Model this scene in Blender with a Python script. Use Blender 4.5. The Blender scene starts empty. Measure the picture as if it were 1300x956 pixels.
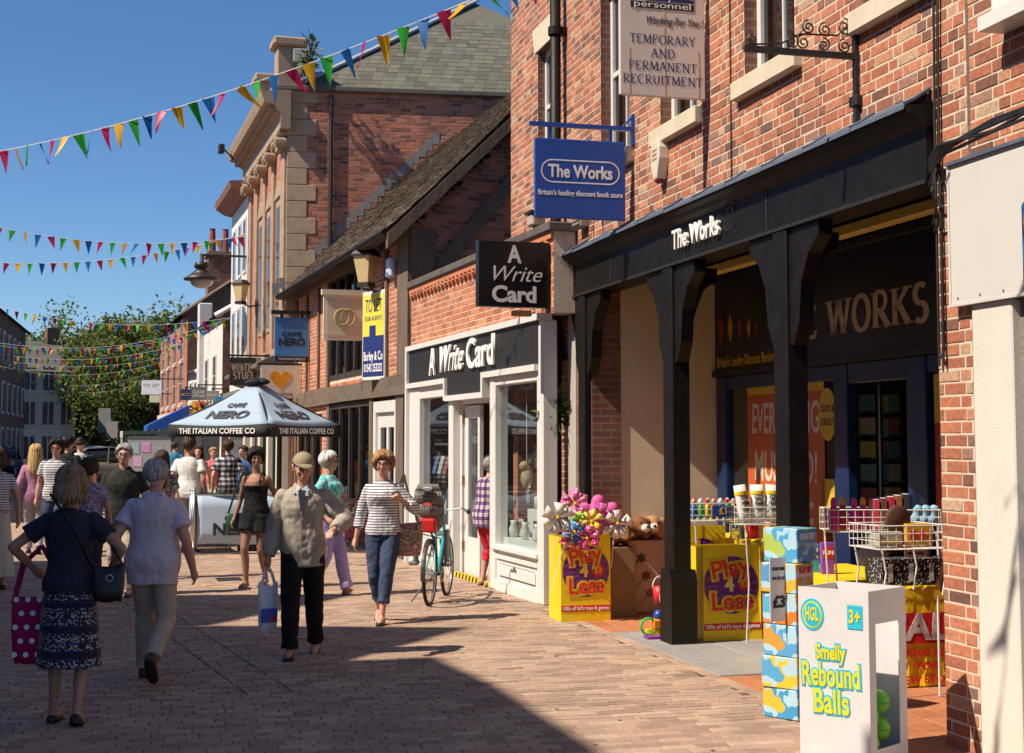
import bpy, bmesh, math, random
from mathutils import Vector, Matrix, noise
R = math.radians
random.seed(7)
S = bpy.context.scene
COL = S.collection

# ------------------------------------------------------------------ camera
CAM_H, FPX, HOR, CU, CV = 1.76, 1800.0, 560.0, 650.0, 433.0
PITCH = math.atan((HOR - CV) / FPX)
cam = bpy.data.cameras.new('camera'); camo = bpy.data.objects.new('camera', cam); COL.objects.link(camo)
cam.sensor_width = 36.0; cam.lens = FPX / 1300 * 36.0; cam.shift_y = -(478 - CV) / 1300.0
cam.clip_start = 0.05; cam.clip_end = 3000
camo.location = (0, 0, CAM_H); camo.rotation_euler = (math.pi / 2 + PITCH, 0, 0)
S.camera = camo

# ------------------------------------------------------------------ sky, sun, exposure
SUN_AZ, SUN_EL = R(25), R(50)                     # light travels towards (cos az, sin az), from the left and behind
TOSUN = Vector((-math.cos(SUN_AZ) * math.cos(SUN_EL), -math.sin(SUN_AZ) * math.cos(SUN_EL), math.sin(SUN_EL)))
w = bpy.data.worlds.new('World'); S.world = w; w.use_nodes = True
nt = w.node_tree; bg = nt.nodes['Background']
sky = nt.nodes.new('ShaderNodeTexSky'); sky.sky_type = 'NISHITA'; sky.sun_disc = False
sky.sun_elevation = SUN_EL; sky.sun_rotation = math.atan2(TOSUN.x, TOSUN.y)
sky.altitude = 0; sky.air_density = 0.8; sky.dust_density = 0.2; sky.ozone_density = 5.0
hs = nt.nodes.new('ShaderNodeHueSaturation'); hs.inputs['Saturation'].default_value = 1.14
nt.links.new(sky.outputs[0], hs.inputs['Color']); nt.links.new(hs.outputs[0], bg.inputs['Color']); bg.inputs['Strength'].default_value = 0.09
sl = bpy.data.lights.new('sun', 'SUN'); sl.energy = 5.0; sl.angle = R(0.5); sl.color = (1.0, 0.885, 0.72)
so = bpy.data.objects.new('sun', sl); COL.objects.link(so); so.location = (-30, -10, 40)
so.rotation_euler = TOSUN.to_track_quat('Z', 'Y').to_euler()
S.view_settings.view_transform = 'Standard'; S.view_settings.look = 'None'
S.view_settings.gamma = 1; S.view_settings.exposure = 0.5; S.view_settings.use_curve_mapping = False
S.cycles.max_bounces = 7; S.cycles.transparent_max_bounces = 12

# ------------------------------------------------------------------ frames and measuring
CP, SP = math.cos(PITCH), math.sin(PITCH)
def ray(u, v):
    x = (u - CU) / FPX; y = (CV - v) / FPX
    return (x, CP - y * SP, SP + y * CP)
def ground(u, v, z=0.0):
    d = ray(u, v); t = (z - CAM_H) / d[2]; return Vector((d[0] * t, d[1] * t, z))
def atY(u, v, Y):
    d = ray(u, v); t = Y / d[1]; return Vector((d[0] * t, Y, CAM_H + d[2] * t))

class Frame:                     # a facade: x along it to the right, y into the wall, z up
    def __init__(s, ox, oy, rot): s.o = Vector((ox, oy, 0)); s.rot = rot; s.m = Matrix.Translation(s.o) @ Matrix.Rotation(rot, 4, 'Z')
    def w(s, x, y, z=0.0): return s.m @ Vector((x, y, z))
WF = Frame(-0.02, 17.99, R(-75.104))       # arcade shop
CF = Frame(-1.509, 21.07, R(-71.646))      # card shop
TF = Frame(-4.626, 30.465, R(-71.646))     # timber framed house
HF = Frame(-4.876, 30.465, R(-72.672))     # hall

# ------------------------------------------------------------------ object helpers
def tag(o, label=None, cat=None, group=None, kind=None):
    if label: o['label'] = label
    if cat: o['category'] = cat
    if group: o['group'] = group
    if kind: o['kind'] = kind
    return o
def thing(name, label, cat, loc=(0, 0, 0), rz=0.0, group=None):
    o = bpy.data.objects.new(name, None); COL.objects.link(o); o.empty_display_size = .1
    o.location = loc; o.rotation_euler = (0, 0, rz)
    return tag(o, label, cat, group)
def obj(name, me, parent=None, loc=(0, 0, 0), rot=(0, 0, 0), sc=None):
    o = bpy.data.objects.new(name, me); COL.objects.link(o); o.parent = parent
    o.location = loc; o.rotation_euler = rot
    if sc: o.scale = sc
    return o
def kids(o): return [c for c in bpy.data.objects if c.parent == o]
def copy_tree(o, parent=None, cache=None):
    if cache is None:
        cache = {}
        for c in bpy.data.objects:
            if c.parent: cache.setdefault(c.parent, []).append(c)
    n = o.copy(); COL.objects.link(n); n.parent = parent
    for c in cache.get(o, []): copy_tree(c, n, cache)
    return n

class MB:                        # mesh builder
    def __init__(s): s.v = []; s.f = []; s.mi = []; s.r = []; s.cur = 0; s.rnd = None; s.smooth = []; s.sm = False
    def face(s, idx):
        s.f.append(idx); s.mi.append(s.cur); s.smooth.append(s.sm); s.r.append(s.rnd if s.rnd is not None else 0.0)
    def add(s, vs, fs):
        b = len(s.v); s.v.extend([tuple(v) for v in vs])
        for f in fs: s.face([b + i for i in f])
        return s
    def box(s, x0, x1, y0, y1, z0, z1, m=None, back=True):
        vs = [(x0,y0,z0),(x1,y0,z0),(x1,y1,z0),(x0,y1,z0),(x0,y0,z1),(x1,y0,z1),(x1,y1,z1),(x0,y1,z1)]
        if m is not None: vs = [m @ Vector(v) for v in vs]
        fs = [(0,1,5,4),(1,2,6,5),(3,0,4,7),(4,5,6,7),(0,3,2,1)]
        if back: fs.append((2,3,7,6))
        return s.add(vs, fs)
    def cbox(s, x0, x1, y0, y1, z0, z1, c=.01, m=None):      # box with chamfered vertical + top/bottom edges
        cx, cy, cz = min(c,(x1-x0)*.45), min(c,(y1-y0)*.45), min(c,(z1-z0)*.45)
        def ring(z, i):
            a, b, p, q = x0 + (cx if i else 0), x1 - (cx if i else 0), y0 + (cy if i else 0), y1 - (cy if i else 0)
            return [(a+cx,p,z),(b-cx,p,z),(b,p+cy,z),(b,q-cy,z),(b-cx,q,z),(a+cx,q,z),(a,q-cy,z),(a,p+cy,z)]
        rs = [ring(z0,1), ring(z0+cz,0), ring(z1-cz,0), ring(z1,1)]
        vs = [v for r_ in rs for v in r_]
        if m is not None: vs = [m @ Vector(v) for v in vs]
        fs = [tuple(range(7,-1,-1)), tuple(range(24,32))]
        for k in range(3):
            for i in range(8):
                j = (i+1) % 8; fs.append((k*8+i, k*8+j, k*8+8+j, k*8+8+i))
        return s.add(vs, fs)
    def prism(s, poly, y0, y1, m=None, axis='y'):            # poly in (x,z) [axis y], (x,y) [axis z], (y,z) [axis x]
        n = len(poly)
        if axis == 'y': vs = [(a, y0, b) for a, b in poly] + [(a, y1, b) for a, b in poly]
        elif axis == 'z': vs = [(a, b, y0) for a, b in poly] + [(a, b, y1) for a, b in poly]
        else: vs = [(y0, a, b) for a, b in poly] + [(y1, a, b) for a, b in poly]
        if m is not None: vs = [m @ Vector(v) for v in vs]
        fs = [tuple(range(n)), tuple(range(2*n-1, n-1, -1))] + [(i, i+n, (i+1) % n + n, (i+1) % n) for i in range(n)]
        return s.add(vs, fs)
    def tube(s, pts, rad, n=8, cap=True, flat=None):         # rad: number or list; flat: (rx mult, ry mult)
        pts = [Vector(p) for p in pts]; k = len(pts)
        if not isinstance(rad, (list, tuple)): rad = [rad] * k
        up = None; b = len(s.v)
        for i in range(k):
            t = (pts[min(i+1,k-1)] - pts[max(i-1,0)])
            if t.length < 1e-9: t = Vector((0,0,1))
            t.normalize()
            if up is None:
                up = Vector((0,0,1)) if abs(t.z) < .9 else Vector((0,1,0))
            a = (up - t * up.dot(t))
            if a.length < 1e-6: a = t.orthogonal()
            a.normalize(); c = t.cross(a); up = a
            r = rad[i]; r2 = r if not isinstance(r, tuple) else None
            ra, rc = (r, r) if r2 is not None else r
            if flat: ra, rc = ra * flat[0], rc * flat[1]
            for j in range(n):
                th = 2*math.pi*j/n
                s.v.append(tuple(pts[i] + a * (ra*math.cos(th)) + c * (rc*math.sin(th))))
        for i in range(k-1):
            for j in range(n):
                q = (j+1) % n; s.face((b+i*n+j, b+i*n+q, b+i*n+n+q, b+i*n+n+j))
        if cap:
            s.face(tuple(b+j for j in range(n-1,-1,-1))); s.face(tuple(b+(k-1)*n+j for j in range(n)))
        return s
    def lathe(s, prof, n=16, c=(0,0,0), m=None, cap=True):   # prof: [(r,z)]
        b = len(s.v)
        for r_, z in prof:
            for j in range(n):
                th = 2*math.pi*j/n; p = Vector((c[0]+r_*math.cos(th), c[1]+r_*math.sin(th), c[2]+z))
                s.v.append(tuple(m @ p if m is not None else p))
        k = len(prof)
        for i in range(k-1):
            for j in range(n):
                q = (j+1) % n; s.face((b+i*n+j, b+i*n+q, b+i*n+n+q, b+i*n+n+j))
        if cap:
            s.face(tuple(b+j for j in range(n-1,-1,-1))); s.face(tuple(b+(k-1)*n+j for j in range(n)))
        return s
    def rings(s, rs, cap=True):                              # list of equal-length rings of points
        b = len(s.v); n = len(rs[0])
        for r_ in rs: s.v.extend(tuple(p) for p in r_)
        for i in range(len(rs)-1):
            for j in range(n):
                q = (j+1) % n; s.face((b+i*n+j, b+i*n+q, b+i*n+n+q, b+i*n+n+j))
        if cap:
            s.face(tuple(b+j for j in range(n-1,-1,-1))); s.face(tuple(b+(len(rs)-1)*n+j for j in range(n)))
        return s
    def ball(s, c, r, n=12, k=8, m=None):
        if not isinstance(r, (tuple, list)): r = (r, r, r)
        rs = []
        for i in range(1, k):
            a = math.pi*i/k - math.pi/2
            rs.append([Vector((c[0]+r[0]*math.cos(a)*math.cos(2*math.pi*j/n), c[1]+r[1]*math.cos(a)*math.sin(2*math.pi*j/n), c[2]+r[2]*math.sin(a))) for j in range(n)])
        b = len(s.v)
        ps = [p for q in rs for p in q] + [Vector((c[0],c[1],c[2]-r[2])), Vector((c[0],c[1],c[2]+r[2]))]
        if m is not None: ps = [m @ p for p in ps]
        s.v.extend(tuple(p) for p in ps)
        for i in range(k-2):
            for j in range(n):
                q = (j+1) % n; s.face((b+i*n+j, b+i*n+q, b+i*n+n+q, b+i*n+n+j))
        lo = b+(k-1)*n
        for j in range(n):
            q = (j+1) % n; s.face((b+q, b+j, lo)); s.face((b+(k-2)*n+j, b+(k-2)*n+q, lo+1))
        return s
    def quad(s, a, b, c, d): return s.add([a, b, c, d], [(0,1,2,3)])
    def mesh(s, name, mats, smooth=False):
        me = bpy.data.meshes.new(name); me.from_pydata(s.v, [], s.f)
        if not isinstance(mats, (list, tuple)): mats = [mats]
        for m in mats: me.materials.append(m)
        me.polygons.foreach_set('material_index', s.mi)
        me.polygons.foreach_set('use_smooth', [bool(smooth or q) for q in s.smooth])
        if any(s.r):
            a = me.attributes.new('rnd', 'FLOAT', 'FACE'); a.data.foreach_set('value', s.r)
        me.update(); return me
    def build(s, name, mats, parent=None, loc=(0,0,0), rot=(0,0,0), smooth=False):
        return obj(name, s.mesh(name, mats, smooth), parent, loc, rot)

def bevel_mesh(me, w, seg=2, ang=35):
    bm = bmesh.new(); bm.from_mesh(me)
    es = [e for e in bm.edges if len(e.link_faces) == 2 and e.calc_face_angle(0) > R(ang)]
    bmesh.ops.bevel(bm, geom=es, offset=w, segments=seg, profile=.6, affect='EDGES')
    bm.to_mesh(me); bm.free(); return me

def box_part(name, mat, parent, x0, x1, y0, y1, z0, z1, c=0, loc=(0,0,0), rot=(0,0,0)):
    mb = MB()
    if c: mb.cbox(x0,x1,y0,y1,z0,z1,c)
    else: mb.box(x0,x1,y0,y1,z0,z1)
    return mb.build(name, mat, parent, loc, rot)

# ------------------------------------------------------------------ a bench scene for evaluating modifiers and text
TMP = bpy.data.scenes.new('bench')
def bake(o):
    TMP.collection.objects.link(o); vl = TMP.view_layers[0]; vl.update()
    return bpy.data.meshes.new_from_object(o.evaluated_get(vl.depsgraph))
# ------------------------------------------------------------------ lettering
def text_mesh(s, size=1.0, extrude=0.0, bold=0.0, shear=0.0, spacing=1.0, align='CENTER', sx=1.0):
    cu = bpy.data.curves.new('lettering', 'FONT'); cu.body = s; cu.size = size; cu.extrude = extrude; cu.offset = bold
    cu.shear = shear; cu.space_character = spacing; cu.align_x = align; cu.align_y = 'CENTER'; cu.resolution_u = 4
    o = bpy.data.objects.new('lettering', cu); me = bake(o)
    bpy.data.objects.remove(o); bpy.data.curves.remove(cu)
    if sx != 1.0:
        for v in me.vertices: v.co.x *= sx
    me.name = 'lettering'; return me
def text(s, size, parent, mat, loc, rot=(math.pi/2, 0, 0), extrude=.0015, width=None, name='lettering', **k):
    me = text_mesh(s, size, extrude, **k)
    if width:
        xs = [v.co.x for v in me.vertices]; q = width / (max(xs) - min(xs))
        for v in me.vertices: v.co.x *= q
    me.materials.clear(); me.materials.append(mat)
    return obj(name, me, parent, loc, rot)

def _arc(cx, cy, rx, ry, a0, a1, n=12):
    return [(cx + rx*math.cos(R(a0 + (a1-a0)*i/n)), cy + ry*math.sin(R(a0 + (a1-a0)*i/n))) for i in range(n+1)]
SERIF = {   # width, strokes (points, thick)
 'A': (.78, [([(0.08,0),(.39,1)],0), ([(.39,1),(.70,0)],1), ([(.2,.36),(.58,.36)],0)]),
 'B': (.68, [([(.14,0),(.14,1)],1), ([(.14,1),(.38,1)]+_arc(.38,.76,.2,.24,90,-90)+[(.14,.52)],0), ([(.14,.52),(.4,.52)]+_arc(.4,.26,.22,.26,90,-90)+[(.14,0)],0)]),
 'C': (.76, [(_arc(.42,.5,.34,.5,50,310,20),2)]),
 'D': (.78, [([(.14,0),(.14,1)],1), ([(.14,1),(.34,1)]+_arc(.34,.5,.36,.5,90,-90,16)+[(.14,0)],2)]),
 'E': (.66, [([(.14,0),(.14,1)],1), ([(.14,.98),(.58,.98),(.58,.82)],0), ([(.14,.52),(.48,.52)],0), ([(.14,.02),(.6,.02),(.6,.2)],0)]),
 'F': (.62, [([(.14,0),(.14,1)],1), ([(.14,.98),(.58,.98),(.58,.8)],0), ([(.14,.52),(.46,.52)],0)]),
 'H': (.84, [([(.14,0),(.14,1)],1), ([(.70,0),(.70,1)],1), ([(.14,.52),(.70,.52)],0)]),
 'I': (.32, [([(.16,0),(.16,1)],1)]),
 'K': (.78, [([(.14,0),(.14,1)],1), ([(.66,1),(.14,.4)],0), ([(.30,.58),(.70,0)],1)]),
 'L': (.62, [([(.14,0),(.14,1)],1), ([(.14,.02),(.56,.02),(.56,.22)],0)]),
 'M': (.96, [([(.12,0),(.16,1)],0), ([(.16,1),(.48,.1)],1), ([(.48,.1),(.80,1)],0), ([(.80,1),(.84,0)],1)]),
 'N': (.84, [([(.14,0),(.14,1)],0), ([(.14,1),(.70,0)],1), ([(.70,0),(.70,1)],0)]),
 'O': (.84, [(_arc(.42,.5,.34,.5,0,360,24),2)]),
 'P': (.66, [([(.14,0),(.14,1)],1), ([(.14,1),(.36,1)]+_arc(.36,.74,.22,.26,90,-90)+[(.14,.48)],0)]),
 'R': (.74, [([(.14,0),(.14,1)],1), ([(.14,1),(.36,1)]+_arc(.36,.74,.22,.26,90,-90)+[(.14,.48)],0), ([(.34,.48),(.68,0)],1)]),
 'S': (.62, [(_arc(.32,.74,.21,.25,40,270,12)+_arc(.31,.25,.23,.25,90,-140,12),2)]),
 'T': (.70, [([(.35,0),(.35,1)],1), ([(.04,.8),(.04,.98),(.66,.98),(.66,.8)],0)]),
 'U': (.80, [([(.14,1),(.14,.34)]+_arc(.40,.34,.26,.33,180,360,12)+[(.66,1)],2)]),
 'W': (1.12,[([(.08,1),(.32,0)],1), ([(.32,0),(.56,1)],0), ([(.56,1),(.80,0)],1), ([(.80,0),(1.04,1)],0)]),
 'Y': (.74, [([(.06,1),(.36,.46)],1), ([(.68,1),(.36,.46)],0), ([(.36,.46),(.36,0)],1)]),
 'G': (.80, [(_arc(.42,.5,.34,.5,50,330,20),2), ([(.70,.0),(.70,.42)],1), ([(.5,.42),(.78,.42)],0)]),
 '&': (.8, [(_arc(.4,.5,.3,.45,0,360,20),2)]), ' ': (.4, []),
}
def serif(s, height, parent, mat, loc, width=None, thick=.16, thin=.07, ext=.0015, rot=(math.pi/2,0,0), gap=.08, small=None, name='lettering'):
    mb = MB(); x = 0.0
    for ch in s:
        lo = ch.islower(); wd, st = SERIF[ch.upper()]; k = (small or .8) if lo else 1.0
        for pts, tk in st:
            P = [(x + a*k, b*k) for a, b in pts]; n = len(P)
            L, Rr = [], []
            for i in range(n):
                a, b = P[max(i-1,0)], P[min(i+1,n-1)]
                dx, dy = b[0]-a[0], b[1]-a[1]; l = math.hypot(dx,dy) or 1; nx, ny = -dy/l, dx/l
                if tk == 2: hw = (thin + (thick-thin)*abs(dy/l))/2
                elif tk == 1: hw = thick/2
                else: hw = thin/2 + (thick-thin)*.25*abs(dy/l)
                L.append((P[i][0]+nx*hw, P[i][1]+ny*hw)); Rr.append((P[i][0]-nx*hw, P[i][1]-ny*hw))
            for i in range(n-1):
                q = [L[i], Rr[i], Rr[i+1], L[i+1]]
                mb.add([(a,b,0) for a,b in q], [(0,1,2,3)])
            if tk != 2:
                for (ex, ey) in (P[0], P[-1]):
                    if ey < .001 or ey > k-.001:
                        sy = 0 if ey < .5*k else k
                        d = 1 if sy == 0 else -1
                        hw = thick*.95
                        mb.add([(ex-hw,sy,0),(ex+hw,sy,0),(ex+hw,sy+d*.045,0),(ex-hw,sy+d*.045,0)], [(0,1,2,3)])
        x += wd*k + gap
    w0 = x - gap
    kx = (width / w0) if width else height
    mb.v = [((a - w0/2)*kx, (b-.5)*height, c) for a, b, c in mb.v]
    return mb.build(name, mat, parent, loc, rot)
# ------------------------------------------------------------------ materials
MATS = {}
def new_mat(name):
    m = bpy.data.materials.new(name); m.use_nodes = True
    return m, m.node_tree.nodes, m.node_tree.links, m.node_tree.nodes['Principled BSDF']
def mat(name, col, rough=.6, var=.12, scale=8.0, bump=.0, bscale=60.0, metal=0.0, spec=.5, coat=0.0, sub=0.0, stretch=None):
    if name in MATS: return MATS[name]
    m, N, L, B = new_mat(name)
    B.inputs['Roughness'].default_value = rough; B.inputs['Metallic'].default_value = metal
    B.inputs['Specular IOR Level'].default_value = spec; B.inputs['Coat Weight'].default_value = coat
    if sub: B.inputs['Subsurface Weight'].default_value = sub; B.inputs['Subsurface Radius'].default_value = (.02,.008,.004)
    tc = N.new('ShaderNodeTexCoord'); mp = N.new('ShaderNodeMapping'); L.new(tc.outputs['Object'], mp.inputs[0])
    if stretch: mp.inputs['Scale'].default_value = stretch
    nz = N.new('ShaderNodeTexNoise'); nz.inputs['Scale'].default_value = scale; nz.inputs['Detail'].default_value = 6; nz.inputs['Roughness'].default_value = .65
    L.new(mp.outputs[0], nz.inputs['Vector'])
    mr = N.new('ShaderNodeMapRange'); mr.inputs[1].default_value = .25; mr.inputs[2].default_value = .75
    mr.inputs[3].default_value = 1 - var; mr.inputs[4].default_value = 1 + var; L.new(nz.outputs[0], mr.inputs[0])
    mx = N.new('ShaderNodeVectorMath'); mx.operation = 'SCALE'; mx.inputs[0].default_value = col[:3]; L.new(mr.outputs[0], mx.inputs['Scale'])
    L.new(mx.outputs[0], B.inputs['Base Color'])
    rr = N.new('ShaderNodeMapRange'); rr.inputs[3].default_value = max(.05, rough-.1); rr.inputs[4].default_value = min(1, rough+.12)
    L.new(nz.outputs[0], rr.inputs[0]); L.new(rr.outputs[0], B.inputs['Roughness'])
    if bump:
        n2 = N.new('ShaderNodeTexNoise'); n2.inputs['Scale'].default_value = bscale; n2.inputs['Detail'].default_value = 5
        L.new(mp.outputs[0], n2.inputs['Vector'])
        bp = N.new('ShaderNodeBump'); bp.inputs['Strength'].default_value = bump; bp.inputs['Distance'].default_value = .01
        L.new(n2.outputs[0], bp.inputs['Height']); L.new(bp.outputs[0], B.inputs['Normal'])
    MATS[name] = m; return m

def ramp(N, stops):
    r = N.new('ShaderNodeValToRGB'); e = r.color_ramp.elements
    while len(e) < len(stops): e.new(.5)
    for i, (p, c) in enumerate(stops): e[i].position = p; e[i].color = (*c, 1)
    return r
def piece_mat(name, stops, rough=.85, bump=.5, grime=.35, dark=(.12,.07,.05), mott=(.78,1.18)):
    """bricks, tiles, pavers: every piece its own tone from the object's random number plus a per-piece number"""
    m, N, L, B = new_mat(name); B.inputs['Roughness'].default_value = rough; B.inputs['Specular IOR Level'].default_value = .3
    oi = N.new('ShaderNodeObjectInfo'); at = N.new('ShaderNodeAttribute'); at.attribute_name = 'rnd'
    ad = N.new('ShaderNodeMath'); ad.operation = 'ADD'; L.new(oi.outputs['Random'], ad.inputs[0]); L.new(at.outputs['Fac'], ad.inputs[1])
    fr = N.new('ShaderNodeMath'); fr.operation = 'FRACT'; L.new(ad.outputs[0], fr.inputs[0])
    rp = ramp(N, stops); rp.color_ramp.interpolation = 'LINEAR'; L.new(fr.outputs[0], rp.inputs[0])
    g = N.new('ShaderNodeNewGeometry')
    n1 = N.new('ShaderNodeTexNoise'); n1.inputs['Scale'].default_value = 38; n1.inputs['Detail'].default_value = 6; n1.inputs['Roughness'].default_value = .7
    L.new(g.outputs['Position'], n1.inputs['Vector'])
    n2 = N.new('ShaderNodeTexNoise'); n2.inputs['Scale'].default_value = 1.6; n2.inputs['Detail'].default_value = 4; L.new(g.outputs['Position'], n2.inputs['Vector'])
    m1 = N.new('ShaderNodeMapRange'); m1.inputs[1].default_value=.3; m1.inputs[2].default_value=.7; m1.inputs[3].default_value=mott[0]; m1.inputs[4].default_value=mott[1]; L.new(n1.outputs[0], m1.inputs[0])
    sc = N.new('ShaderNodeVectorMath'); sc.operation='SCALE'; L.new(rp.outputs[0], sc.inputs[0]); L.new(m1.outputs[0], sc.inputs['Scale'])
    mx = N.new('ShaderNodeMix'); mx.data_type='RGBA'; L.new(sc.outputs[0], mx.inputs[6]); mx.inputs[7].default_value=(*dark,1)
    m2 = N.new('ShaderNodeMapRange'); m2.inputs[1].default_value=.48; m2.inputs[2].default_value=.78; m2.inputs[3].default_value=0; m2.inputs[4].default_value=grime; L.new(n2.outputs[0], m2.inputs[0])
    L.new(m2.outputs[0], mx.inputs[0]); L.new(mx.outputs[2], B.inputs['Base Color'])
    bp = N.new('ShaderNodeBump'); bp.inputs['Strength'].default_value = bump; bp.inputs['Distance'].default_value=.006
    L.new(n1.outputs[0], bp.inputs['Height']); L.new(bp.outputs[0], B.inputs['Normal'])
    MATS[name] = m; return m
def brick_tex(name, c1, c2, mortar, scale=(.225,.075), axis='xz', offset=.5, bump=.4, msize=.01):
    """far walls and far paving where the pieces cannot be told apart"""
    m, N, L, B = new_mat(name); B.inputs['Roughness'].default_value=.88; B.inputs['Specular IOR Level'].default_value=.25
    tc = N.new('ShaderNodeTexCoord'); sp = N.new('ShaderNodeSeparateXYZ'); cb = N.new('ShaderNodeCombineXYZ')
    L.new(tc.outputs['Object'], sp.inputs[0])
    if axis == 'xz':
        ad = N.new('ShaderNodeMath'); ad.operation='ADD'; L.new(sp.outputs[0], ad.inputs[0]); L.new(sp.outputs[1], ad.inputs[1])
        L.new(ad.outputs[0], cb.inputs[0]); L.new(sp.outputs[2], cb.inputs[1])
    else:
        L.new(sp.outputs[1], cb.inputs[0]); L.new(sp.outputs[0], cb.inputs[1])
    bt = N.new('ShaderNodeTexBrick'); L.new(cb.outputs[0], bt.inputs['Vector']); bt.inputs['Scale'].default_value=1
    bt.inputs['Brick Width'].default_value=scale[0]; bt.inputs['Row Height'].default_value=scale[1]; bt.inputs['Mortar Size'].default_value=msize; bt.offset=offset
    bt.inputs['Color1'].default_value=(*c1,1); bt.inputs['Color2'].default_value=(*c2,1); bt.inputs['Mortar'].default_value=(*mortar,1); bt.inputs['Bias'].default_value=-.1
    nz = N.new('ShaderNodeTexNoise'); nz.inputs['Scale'].default_value=3; nz.inputs['Detail'].default_value=7; L.new(tc.outputs['Object'], nz.inputs['Vector'])
    mr = N.new('ShaderNodeMapRange'); mr.inputs[1].default_value=.3; mr.inputs[2].default_value=.7; mr.inputs[3].default_value=.75; mr.inputs[4].default_value=1.2; L.new(nz.outputs[0], mr.inputs[0])
    sc = N.new('ShaderNodeVectorMath'); sc.operation='SCALE'; L.new(bt.outputs[0], sc.inputs[0]); L.new(mr.outputs[0], sc.inputs['Scale']); L.new(sc.outputs[0], B.inputs['Base Color'])
    bp = N.new('ShaderNodeBump'); bp.inputs['Strength'].default_value=bump; bp.inputs['Distance'].default_value=.01; bp.invert=True
    L.new(bt.outputs['Fac'], bp.inputs['Height']); L.new(bp.outputs[0], B.inputs['Normal'])
    MATS[name]=m; return m
def glass_mat(name, tint=(.9,.95,.95), refl=.05):
    m, N, L, B = new_mat(name); N.remove(B); out = N['Material Output']
    tr = N.new('ShaderNodeBsdfTransparent'); tr.inputs[0].default_value=(*tint,1)
    gl = N.new('ShaderNodeBsdfGlossy'); gl.inputs['Roughness'].default_value=.02
    lw_ = N.new('ShaderNodeLayerWeight'); lw_.inputs[0].default_value=.5
    pw = N.new('ShaderNodeMath'); pw.operation='POWER'; pw.inputs[1].default_value=4.0; L.new(lw_.outputs['Facing'], pw.inputs[0])
    fr = N.new('ShaderNodeMath'); fr.operation='MULTIPLY'; fr.inputs[1].default_value=.55; L.new(pw.outputs[0], fr.inputs[0])
    nz = N.new('ShaderNodeTexNoise'); nz.inputs['Scale'].default_value=1.3; tc = N.new('ShaderNodeTexCoord'); L.new(tc.outputs['Object'], nz.inputs['Vector'])
    bp = N.new('ShaderNodeBump'); bp.inputs['Strength'].default_value=.03; L.new(nz.outputs[0], bp.inputs['Height']); L.new(bp.outputs[0], gl.inputs['Normal'])
    ad = N.new('ShaderNodeMath'); ad.operation='ADD'; ad.use_clamp=True; ad.inputs[1].default_value=refl; L.new(fr.outputs[0], ad.inputs[0])
    mx = N.new('ShaderNodeMixShader'); L.new(ad.outputs[0], mx.inputs[0]); L.new(tr.outputs[0], mx.inputs[1]); L.new(gl.outputs[0], mx.inputs[2]); L.new(mx.outputs[0], out.inputs[0])
    MATS[name]=m; return m
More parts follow.
